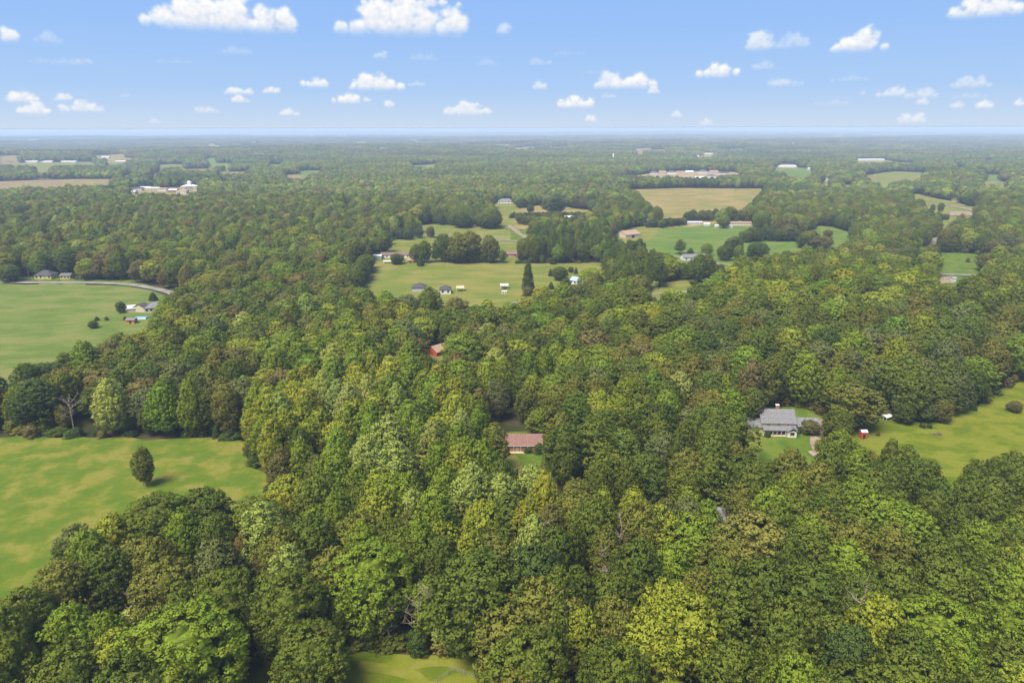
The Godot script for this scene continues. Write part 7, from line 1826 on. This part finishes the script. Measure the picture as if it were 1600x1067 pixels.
	dead_tree("bare pinkish dead tree beside the crossroad field", 415.4, -616.7, 13, 62)
	dead_tree("thin bare tree below the bleached forked tree", 23.3, -128.2, 13, 63)
	dead_tree("bare trunk in the dark wood edge above the oak", 144.2, -255.6, 15, 64)

# ---------------------------------------------------------------- the forest
const TINTS := [[0.083, 0.114, 0.014], [0.110, 0.142, 0.017], [0.151, 0.209, 0.018], [0.216, 0.246, 0.023], [0.146, 0.155, 0.024], [0.123, 0.142, 0.040], [0.149, 0.133, 0.037], [0.232, 0.280, 0.057], [0.066, 0.098, 0.020], [0.188, 0.183, 0.037]]
const TINT_WORDS := ["dark green", "mid green", "bright green", "yellow-green", "olive", "grey-green", "brownish", "silvery-green", "blackish green", "pale olive"]
# [name of the kind, letter, tints it comes in]
const PROTOS := [["oak", "o", [0, 8]], ["oak", "o", [1, 4]], ["oak", "o", [2, 1]], ["oak", "o", [3, 9]], ["oak", "o", [5, 6]], ["tall", "o", [0, 1]], ["tall", "o", [2, 4]], ["tall", "o", [6, 5]],
	["poplar", "p", [2, 3]], ["poplar", "p", [7, 1]], ["poplar", "p", [4, 2]], ["pine", "n", [0, 1]], ["pine", "n", [2, 4]], ["cedar", "c", [8, 0]], ["cedar", "c", [3, 9]], ["cedar", "c", [1, 4]],
	["bush", "b", [8, 0]], ["bush", "b", [4, 6]], ["bush", "b", [1, 2]], ["bush", "b", [3, 7]], ["great oak", "g", [1, 2]], ["tall", "t", [0, 4]]]
const KIND_WORDS := {"oak": "round-crowned tree", "tall": "tall oval-crowned tree", "poplar": "pointed-crowned tree", "pine": "ragged pine", "cedar": "conical evergreen", "bush": "bush", "great oak": "broad domed oak"}
const KIND_NAMES := {"oak": "broadleaf_tree", "tall": "broadleaf_tree", "poplar": "poplar_tree", "pine": "pine_tree", "cedar": "cedar_tree", "bush": "bush", "great oak": "broadleaf_tree"}
var protos := []
var leaf_materials := {}
var view := Transform3D()
var keep_clear := []
var keep_boxes := []

func tint_color(t: int) -> Color:
	return Color(TINTS[t][0], TINTS[t][1], TINTS[t][2])

func leaf_material(tint: int) -> StandardMaterial3D:
	if not leaf_materials.has(tint):
		var m := StandardMaterial3D.new()
		m.resource_name = "leaves"
		m.albedo_color = Color.WHITE if tint < 0 else tint_color(tint).linear_to_srgb()
		m.vertex_color_use_as_albedo = true
		m.roughness = 0.7
		m.metallic_specular = 0.22
		m.backlight_enabled = true
		m.backlight = Color(0.65, 0.65, 0.65).linear_to_srgb()
		leaf_materials[tint] = m
	return leaf_materials[tint]

func make_protos() -> void:
	for k in PROTOS.size():
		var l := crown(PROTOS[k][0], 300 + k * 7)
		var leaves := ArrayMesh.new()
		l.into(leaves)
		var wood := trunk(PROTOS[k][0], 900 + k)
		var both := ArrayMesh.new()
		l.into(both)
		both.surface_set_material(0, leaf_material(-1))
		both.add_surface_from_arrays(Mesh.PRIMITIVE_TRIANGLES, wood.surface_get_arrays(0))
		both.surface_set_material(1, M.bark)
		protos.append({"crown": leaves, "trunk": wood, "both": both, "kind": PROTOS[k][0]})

# a shape of that kind that comes in that tint; where none does, the tint gives way
func proto_for(letter: String, tint: int) -> Vector2i:
	var fit := []
	for k in PROTOS.size():
		if PROTOS[k][1] == letter and tint in PROTOS[k][2]:
			fit.append(Vector2i(k, tint))
	if fit.is_empty():
		for k in PROTOS.size():
			if PROTOS[k][1] == letter:
				fit.append(Vector2i(k, PROTOS[k][2][0]))
	return fit[rng.randi() % fit.size()]

func keep(outline: Array) -> void:
	var poly := PackedVector2Array(outline)
	var r := Rect2(poly[0], Vector2.ZERO)
	for q in poly:
		r = r.expand(q)
	keep_clear.append(poly)
	keep_boxes.append(r)

func clear_at(p: Vector2) -> bool:
	for k in keep_clear.size():
		if keep_boxes[k].has_point(p) and Geometry2D.is_point_in_polygon(p, keep_clear[k]):
			return true
	return false

func multi(called: String, m: Mesh, rows: Array, parent: Node, material: Material = null) -> void:
	var mm := MultiMesh.new()
	mm.transform_format = MultiMesh.TRANSFORM_3D
	mm.use_colors = true
	mm.mesh = m
	mm.instance_count = rows.size()
	for k in rows.size():
		mm.set_instance_transform(k, rows[k][0])
		mm.set_instance_color(k, rows[k][1])
	var o := MultiMeshInstance3D.new()
	o.name = called
	o.multimesh = mm
	if material:
		o.material_override = material
	o.set_meta("kind", "stuff")
	parent.add_child(o, true)

func stuff(called: String, label: String, category: String) -> Node3D:
	var o := thing(called, label, category, Vector3.ZERO)
	o.set_meta("kind", "stuff")
	return o

func placed(x: float, z: float, wide: float, high: float, sink := 0.0) -> Transform3D:
	var b := Basis(Vector3.UP, rng.randf_range(0, TAU)).scaled_local(Vector3(wide / TREE_WIDE * rng.randf_range(0.94, 1.06), high / TREE_TOP, wide / TREE_WIDE * rng.randf_range(0.94, 1.06)))
	return Transform3D(b, at(x, z, -sink))

# where a point falls in a picture 1600 wide
func seen_at(p: Vector3) -> Vector3:
	var q := view * p
	return Vector3(800.0 + 1067.0 * q.x / -q.z, 533.5 - 1067.0 * q.y / -q.z, -q.z)

const ORDER := ["", "second", "third", "fourth", "fifth", "sixth", "seventh", "eighth", "ninth", "tenth", "eleventh", "twelfth", "thirteenth", "fourteenth", "fifteenth", "sixteenth"]

# a name for the neighbourhood of a tree, from the landmark closest to it
func beside(px: Vector3) -> String:
	var best := 1e9
	var words := ""
	for a in LANDMARKS:
		var dx: float = px.x - a[1]
		var dy: float = px.y - a[2]
		var far := dx * dx + dy * dy * 1.6
		if far < best:
			best = far
			if absf(dx) > absf(dy) * 1.2:
				words = ("right of the " if dx > 0 else "left of the ") + a[0]
			else:
				words = ("in front of the " if dy > 0 else "behind the ") + a[0]
	return words

# rows: {x, z, w, h, proto, tint, px}; every one becomes a tree of its own
func single_trees(rows: Array, group: String) -> void:
	var alike := {}
	for d in rows:
		var size := "small " if d.h < 9.0 else ("huge " if d.w > 17.0 else ("wide " if d.w > 13.5 and PROTOS[d.proto][0] == "oak" else ""))
		d.text = size + TINT_WORDS[d.tint] + " " + KIND_WORDS[PROTOS[d.proto][0]]
		d.spot = beside(d.px)
		var key: String = d.text + d.spot
		if not alike.has(key):
			alike[key] = []
		alike[key].append(d)
	for key in alike:
		var same: Array = alike[key]
		same.sort_custom(func(a, b): return a.px.x < b.px.x)
		for k in same.size():
			var d: Dictionary = same[k]
			var label: String = d.text + " " + d.spot
			if same.size() > 1:
				var which: String = "leftmost" if k == 0 else ("rightmost" if k == same.size() - 1 else ORDER[mini(k, ORDER.size() - 1)] + " from left")
				label = "%s of the %s %s" % [which, (d.text + "s").replace("bushs", "bushes"), d.spot]
			var kind: String = PROTOS[d.proto][0]
			var o := thing(KIND_NAMES[kind], label, "bush" if kind == "bush" else "tree", Vector3.ZERO, 0.0, group)
			o.transform = placed(d.x, d.z, d.w, d.h)
			part("crown", protos[d.proto].crown, leaf_material(d.tint), o)
			if kind != "bush":
				part("trunk", protos[d.proto].trunk, M.bark, o)

func weights(p: Vector2, far: float) -> Array:
	for q in ZONES:
		if Geometry2D.is_point_in_polygon(p, q[0]):
			return q
	return [null, [0.72, 0.18, 0.1], [1, 4, 5, 0, 1, 1, 1, 4, 2, 2, 3, 6]] if far > 300.0 else [null, [0.7, 0.2, 0.1], [1, 0, 2, 4, 1, 3]]

func letter_of(w: Array) -> String:
	var u := rng.randf()
	return "o" if u < w[0] else ("p" if u < w[0] + w[1] else "n")

func varied(t: Array, spread: float) -> Color:
	var f := rng.randf_range(1.0 - spread, 1.0 + spread)
	return Color(t[0] * f * rng.randf_range(0.9, 1.12), t[1] * f, t[2] * f * rng.randf_range(0.85, 1.2))

func forest() -> void:
	var heroes := []
	var grid := {}
	for a in HERO:
		var form := proto_for("g" if a[4] == "o" and a[2] > 15.5 and a[5] in [1, 2] else a[4], a[5])
		var d := {"x": a[0], "z": a[1], "w": a[2], "h": a[3], "proto": form.x, "tint": form.y}
		heroes.append(d)
		var cell := Vector2i(floori(a[0] / 12.0), floori(a[1] / 12.0))
		if not grid.has(cell):
			grid[cell] = []
		grid[cell].append(Vector3(a[0], a[1], a[2] * 0.5))
	var near := []
	var sunk := []
	var step := 8.4
	var z := -45.0
	while z > -1000.0:
		var reach := -z * 0.9 + 40.0
		var x := -reach
		while x < reach:
			var p := Vector2(x + rng.randf_range(-0.42, 0.42) * step, z + rng.randf_range(-0.42, 0.42) * step)
			x += step
			if clear_at(p):
				continue
			var crowded := false
			var mine := Vector2i(floori(p.x / 12.0), floori(p.y / 12.0))
			for gx in range(-1, 2):
				for gz in range(-1, 2):
					for h in grid.get(mine + Vector2i(gx, gz), []):
						if Vector2(h.x, h.y).distance_to(p) < h.z * 0.72 + 2.2:
							crowded = true
			if crowded:
				if rng.randf() < 0.35:
					sunk.append([p, 0])
				continue
			var away := p.length()
			if away > 280.0 and rng.randf() < 0.24:
				continue
			var q := weights(p, away)
			var letter := letter_of(q[1])
			var tint: int = q[2][rng.randi() % q[2].size()]
			var wide := rng.randf_range(9.5, 14.0) if letter == "p" else (rng.randf_range(7.5, 11.5) if letter == "n" else rng.randf_range(9.0, 15.5))
			if away > 280.0:
				wide *= 1.22
			var high := rng.randf_range(18.0, 23.0) if letter == "p" else rng.randf_range(14.5, 21.5)
			var form := proto_for(letter, tint)
			near.append({"x": p.x, "z": p.y, "w": wide, "h": high, "proto": form.x, "tint": form.y})
			if rng.randf() < 0.22 and p.length() < 600.0:
				sunk.append([p + Vector2(rng.randf_range(-5, 5), rng.randf_range(-5, 5)), 1])
		z -= step
	for called in ["meadow", "right_meadow", "hay_field", "bottom_lawn", "mid_field", "house_yard", "upper_field", "green_field", "crossroad_field"]:
		var outline: Array = outlines[called]
		for k in outline.size():
			var a: Vector2 = outline[k]
			var b: Vector2 = outline[(k + 1) % outline.size()]
			var away := 0.0
			while away < a.distance_to(b):
				var side := (b - a).normalized().orthogonal() * rng.randf_range(-5.0, 5.0)
				var p := a + (b - a).normalized() * away + side
				if not clear_at(p):
					sunk.append([p, 1])
				if rng.randf() < 0.3:
					var q := p + (b - a).normalized().orthogonal() * rng.randf_range(-8.0, 8.0)
					var form := proto_for(["o", "t", "p", "o"][rng.randi() % 4], [0, 1, 4, 2][rng.randi() % 4])
					if not clear_at(q):
						near.append({"x": q.x, "z": q.y, "w": rng.randf_range(4.5, 7.5), "h": rng.randf_range(6.0, 12.0), "proto": form.x, "tint": form.y})
				away += rng.randf_range(1.6, 5.0)
	for a in ROWS:
		var form := proto_for(a[4], a[5])
		near.append({"x": a[0], "z": a[1], "w": a[2], "h": a[3], "proto": form.x, "tint": form.y})
	# the trees that show largest stand as trees of their own, the rest as one wood
	for d in heroes + near:
		d.px = seen_at(at(d.x, d.z, d.h * 0.75))
		d.score = d.w / d.px.z if d.px.z > 1.0 and absf(d.px.x - 800.0) < 800.0 and absf(d.px.y - 533.0) < 545.0 else 0.0
	var all := heroes + near
	all.sort_custom(func(a, b): return a.score > b.score)
	var singles := []
	var rest := []
	for d in all:
		if singles.size() < 262 and d.score > 0.0:
			singles.append(d)
		else:
			rest.append(d)
	var lone := []
	for a in LONE:
		var form := proto_for("g" if a[4] == "o" and a[2] > 15.5 and a[5] in [1, 2] else a[4], a[5])
		var d := {"x": a[0], "z": a[1], "w": a[2], "h": a[3], "proto": form.x, "tint": form.y}
		d.px = seen_at(at(d.x, d.z, d.h * 0.5))
		lone.append(d)
	single_trees(singles + lone, "trees of the wood and its clearings")
	var by := []
	for k in PROTOS.size():
		by.append([])
	for d in rest:
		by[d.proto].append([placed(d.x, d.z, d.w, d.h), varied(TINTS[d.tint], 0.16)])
	for s in sunk:
		if clear_at(s[0]):
			continue
		var tint: int = [0, 1, 4, 8, 6][rng.randi() % 5]
		by[proto_for("b", tint).x].append([placed(s[0].x, s[0].y, rng.randf_range(3.2, 7.5), rng.randf_range(2.5, 8.0) * (0.75 if s[1] else 1.0)), varied(TINTS[tint], 0.2)])
	var wood := stuff("forest", "dense mixed green woodland filling the land between the meadows and houses", "forest")
	for k in PROTOS.size():
		if by[k].size():
			multi("woodland_trees", protos[k].both, by[k], wood)

const FAR_KINDS := ["oak", "oak", "tall", "oak", "oak", "pine"]

# rough grass and weeds standing in the near meadows
func weeds() -> void:
	var l := Leaves.new()
	l.r = RandomNumberGenerator.new()
	l.r.seed = 5
	for k in 12:
		var d := Vector3(l.r.randf_range(-1, 1), 0, l.r.randf_range(-1, 1))
		l.leaf(d * 0.4 + Vector3(0, 0.2, 0), (d * 0.35 + Vector3.UP + l.ball() * 0.3).normalized(), Vector3.UP, l.r.randf_range(0.16, 0.34), Color.WHITE)
	var m := ArrayMesh.new()
	l.into(m)
	var spread := FastNoiseLite.new()
	spread.seed = 3
	spread.frequency = 0.03
	var rows := []
	for f in [[outlines["meadow"], 15000], [outlines["hay_field"], 4000], [outlines["right_meadow"], 4000]]:
		var poly := PackedVector2Array(f[0])
		var r := Rect2(poly[0], Vector2.ZERO)
		for q in poly:
			r = r.expand(q)
		for k in f[1]:
			var p := Vector2(rng.randf_range(r.position.x, r.end.x), rng.randf_range(r.position.y, r.end.y))
			if spread.get_noise_2d(p.x, p.y) + rng.randf_range(-0.5, 0.5) < -0.05 or not Geometry2D.is_point_in_polygon(p, poly):
				continue
			var g := rng.randf_range(0.35, 1.0)
			var c := Color(0.09, 0.13, 0.018).lerp(Color(0.19, 0.175, 0.05), rng.randf() * rng.randf()) * rng.randf_range(0.75, 1.2)
			rows.append([Transform3D(Basis(Vector3.UP, rng.randf_range(0, TAU)).scaled(Vector3(g * 1.5, g * 0.5, g * 1.5)), at(p.x, p.y)), c])
	var o := stuff("meadow_weeds", "rough grass and low weeds scattered over the near meadows", "grass")
	multi("weeds", m, rows, o, leaf_material(-1))

func far_forest() -> void:
	var meshes := []
	var by := []
	for k in FAR_KINDS.size():
		var l := Leaves.new()
		l.r = RandomNumberGenerator.new()
		l.r.seed = 40 + k
		far_crown(l, FAR_KINDS[k], Vector3.ZERO, TREE_WIDE, TREE_TOP, 420, 0.95, Color.WHITE)
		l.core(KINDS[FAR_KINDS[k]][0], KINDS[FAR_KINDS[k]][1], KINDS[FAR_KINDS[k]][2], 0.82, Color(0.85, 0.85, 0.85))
		var m := ArrayMesh.new()
		l.into(m)
		meshes.append(m)
		by.append([])
	var patch_noise := FastNoiseLite.new()
	patch_noise.seed = 9
	patch_noise.frequency = 0.004
	var tones := [0, 1, 1, 5, 1, 1, 2, 4, 0, 5, 2, 6]
	var z := -1000.0
	var step := 9.8
	while z > -2700.0:
		var reach := -z * 0.86
		var x := -reach
		while x < reach:
			var p := Vector2(x + rng.randf_range(-0.42, 0.42) * step, z + rng.randf_range(-0.42, 0.42) * step)
			x += step
			if clear_at(p):
				continue
			var k := rng.randi() % FAR_KINDS.size()
			if k == 5 and patch_noise.get_noise_2d(p.x, p.y) < 0.0:
				k = 0
			var t: int = tones[rng.randi() % tones.size()]
			if patch_noise.get_noise_2d(p.x * 0.75 + 900.0, p.y * 1.3) > 0.27:
				k = 5 if rng.randf() < 0.7 else 2
				t = 8 if rng.randf() < 0.5 else 0
			var tone := varied(TINTS[t], 0.2) * (1.0 + 0.45 * patch_noise.get_noise_2d(p.x * 0.5 + 90.0, p.y * 0.8))
			by[k].append([placed(p.x, p.y, rng.randf_range(11.0, 20.0), rng.randf_range(12.0, 20.0)), tone])
		z -= step
	var wood := stuff("distant_forest", "hazy blue-green forest stretching from the middle distance to the horizon", "forest")
	for k in FAR_KINDS.size():
		multi("distant_trees", meshes[k], by[k], wood, leaf_material(-1))
	# farther off whole stands of trees repeat
	var side := 60.0
	var stands := []
	for s in 4:
		var l := Leaves.new()
		l.r = RandomNumberGenerator.new()
		l.r.seed = 70 + s
		var gx := -side / 2.0
		while gx < side / 2.0:
			var gz := -side / 2.0
			while gz < side / 2.0:
				var f := l.r.randf_range(0.65, 1.35)
				var tone := Color(f * l.r.randf_range(0.85, 1.25), f, f * l.r.randf_range(0.8, 1.2))
				far_crown(l, FAR_KINDS[l.r.randi() % 5], Vector3(gx + l.r.randf_range(-3, 3), 0, gz + l.r.randf_range(-3, 3)), l.r.randf_range(10, 15), l.r.randf_range(12, 21), 44, 2.3, tone)
				gz += 8.5
			gx += 8.5
		var m := ArrayMesh.new()
		l.into(m)
		stands.append([m, []])
	z = -2700.0
	while z > -9500.0:
		var reach := -z * 0.84
		var x := -reach
		var grow := side * 0.94
		while x < reach:
			var p := Vector2(x + rng.randf_range(-0.1, 0.1) * side, z + rng.randf_range(-0.1, 0.1) * side)
			x += grow
			if clear_at(p):
				continue
			if patch_noise.get_noise_2d(p.x * 0.22 + 500.0, p.y * 0.35) > 0.42:
				continue
			var t: int = [0, 1, 4, 5, 1, 0][clampi(int((patch_noise.get_noise_2d(p.x * 0.6, p.y * 0.9) + 1.0) * 3.0), 0, 5)]
			var b := Basis(Vector3.UP, (rng.randi() % 4) * PI / 2.0 + rng.randf_range(-0.1, 0.1)).scaled(Vector3(1.05, rng.randf_range(0.75, 1.15), 1.05))
			stands[rng.randi() % 4][1].append([Transform3D(b, at(p.x, p.y)), varied(TINTS[t], 0.22) * (1.0 + 0.6 * patch_noise.get_noise_2d(p.x * 0.4 + 90.0, p.y * 0.6))])
		z -= grow
	for s in stands:
		multi("tree_stands", s[0], s[1], wood, leaf_material(-1))
	# and at last the tree tops run together into one rough sheet
	var st := fresh()
	var rows := []
	var d := 9300.0
	while d < 46000.0:
		var row := []
		for s in 521:
			var ang := deg_to_rad(-44.0 + 88.0 * s / 520.0)
			var q := Vector2(sin(ang), -cos(ang)) * d * rng.randf_range(0.995, 1.005)
			var open := patch_noise.get_noise_2d(q.x * 0.16 + 500.0, q.y * 0.3) > 0.5
			var rise := 0.5 if open else 14.0 + 7.0 * patch_noise.get_noise_2d(q.x * 0.3, q.y * 0.3) + rng.randf_range(-4, 4)
			var c := Color(0.24, 0.23, 0.08) if open else varied(TINTS[[0, 1, 4, 5, 1, 0][clampi(int((patch_noise.get_noise_2d(q.x * 0.3, q.y * 0.5) + 1.0) * 3.0), 0, 5)]], 0.25)
			row.append([at(q.x, q.y, rise), c])
		rows.append(row)
		d *= 1.0125
	for a in rows.size() - 1:
		for s in 520:
			var ring := [rows[a][s], rows[a + 1][s], rows[a + 1][s + 1], rows[a][s + 1]]
			for k in [0, 1, 2, 0, 2, 3]:
				st.set_color(ring[k][1])
				st.add_vertex(ring[k][0])
	st.generate_normals()
	part("farthest_treetops", st.commit(), leaf_material(-1), wood).set_meta("kind", "stuff")

func dead_tree(label: String, x: float, z: float, high: float, seed_value: int, called := "dead_tree") -> void:
	var r := RandomNumberGenerator.new()
	r.seed = seed_value
	var o := thing(called, label, "tree", at(x, z), 0.0, "bare dead trees in the wood")
	var st := fresh()
	var top := Vector3(r.randf_range(-1, 1), high, r.randf_range(-1, 1))
	limb(st, Vector3(0, -0.5, 0), top, 0.26, 0.06, r)
	part("trunk", st.commit(), M.dead_wood, o)
	for k in 11:
		var y := high * r.randf_range(0.35, 0.95)
		var ang := k * 2.4 + r.randf_range(-0.4, 0.4)
		var long := high * r.randf_range(0.16, 0.32)
		var from := top * (y / high)
		var to := from + Vector3(cos(ang) * long, long * r.randf_range(0.3, 1.1), sin(ang) * long)
		st = fresh()
		limb(st, from, to, 0.1, 0.035, r)
		for j in 9:
			var b := from.lerp(to, r.randf_range(0.3, 0.95))
			limb(st, b, b + Vector3(r.randf_range(-1, 1), r.randf_range(0, 1), r.randf_range(-1, 1)) * long * 0.5, 0.05, 0.02, r)
		part("branch", st.commit(), M.dead_wood, o)

func terrain() -> void:
	var st := fresh()
	var radii := [0.0]
	var d := 30.0
	while d < 48000.0:
		radii.append(d)
		d *= 1.035
	var sides := 220
	for a in radii.size() - 1:
		var below: float = 0.25 + radii[a] * 0.0006   # the covers lie on top
		var below2: float = 0.25 + radii[a + 1] * 0.0006
		for s in sides:
			var u := Vector2(sin(TAU * s / sides), -cos(TAU * s / sides))
			var v := Vector2(sin(TAU * (s + 1) / sides), -cos(TAU * (s + 1) / sides))
			var corners := [u * radii[a], v * radii[a], v * radii[a + 1], u * radii[a + 1]]
			for tri in [[0, 1, 2], [0, 2, 3]]:
				var p := [corners[tri[0]], corners[tri[1]], corners[tri[2]]]
				var area: float = (p[1] - p[0]).cross(p[2] - p[0])
				if absf(area) < 1e-9:
					continue
				if area < 0.0:
					p = [p[0], p[2], p[1]]
				for q in p:
					st.add_vertex(at(q.x, q.y, -(below if absf(q.length() - radii[a]) < 0.01 else below2)))
	st.generate_normals()
	var o := MeshInstance3D.new()
	o.name = "ground"
	o.mesh = st.commit()
	o.material_override = M.floor
	o.set_meta("kind", "structure")
	add_child(o, true)

func _ready() -> void:
	rng.seed = 4711
	var camera := Camera3D.new()
	camera.name = "camera"
	camera.fov = rad_to_deg(2.0 * atan(533.5 / 1067.0))
	camera.near = 1.0
	camera.far = 80000.0
	camera.transform = Transform3D(Basis(Vector3.RIGHT, deg_to_rad(-17.35)) * Basis(Vector3.BACK, deg_to_rad(-0.15)), Vector3(0, 108, 0))
	add_child(camera)
	view = camera.transform.affine_inverse()
	var e := Environment.new()
	var dome := PanoramaSkyMaterial.new()
	dome.panorama = make_sky()
	e.background_mode = Environment.BG_SKY
	e.sky = Sky.new()
	e.sky.sky_material = dome
	e.background_energy_multiplier = 1.0 / EXPOSURE
	e.tonemap_mode = Environment.TONE_MAPPER_LINEAR
	e.tonemap_exposure = EXPOSURE
	e.fog_enabled = true
	e.fog_density = 0.00013
	e.fog_light_color = lin(0.55, 0.71, 1.0)
	e.sdfgi_enabled = true
	e.ssao_enabled = true
	e.ssil_enabled = true
	var around := WorldEnvironment.new()
	around.name = "environment"
	around.environment = e
	add_child(around)
	var sun := DirectionalLight3D.new()
	sun.name = "sun"
	sun.light_energy = 0.62
	sun.light_angular_distance = 32.0
	sun.light_color = Color(1.0, 0.96, 0.88)
	sun.shadow_enabled = true
	sun.rotation = Vector3(deg_to_rad(-58), deg_to_rad(-38), 0)
	add_child(sun)

	make_materials()
	terrain()
	covers()
	clearings()
	make_protos()
	buildings()
	forest()
	weeds()
	far_forest()
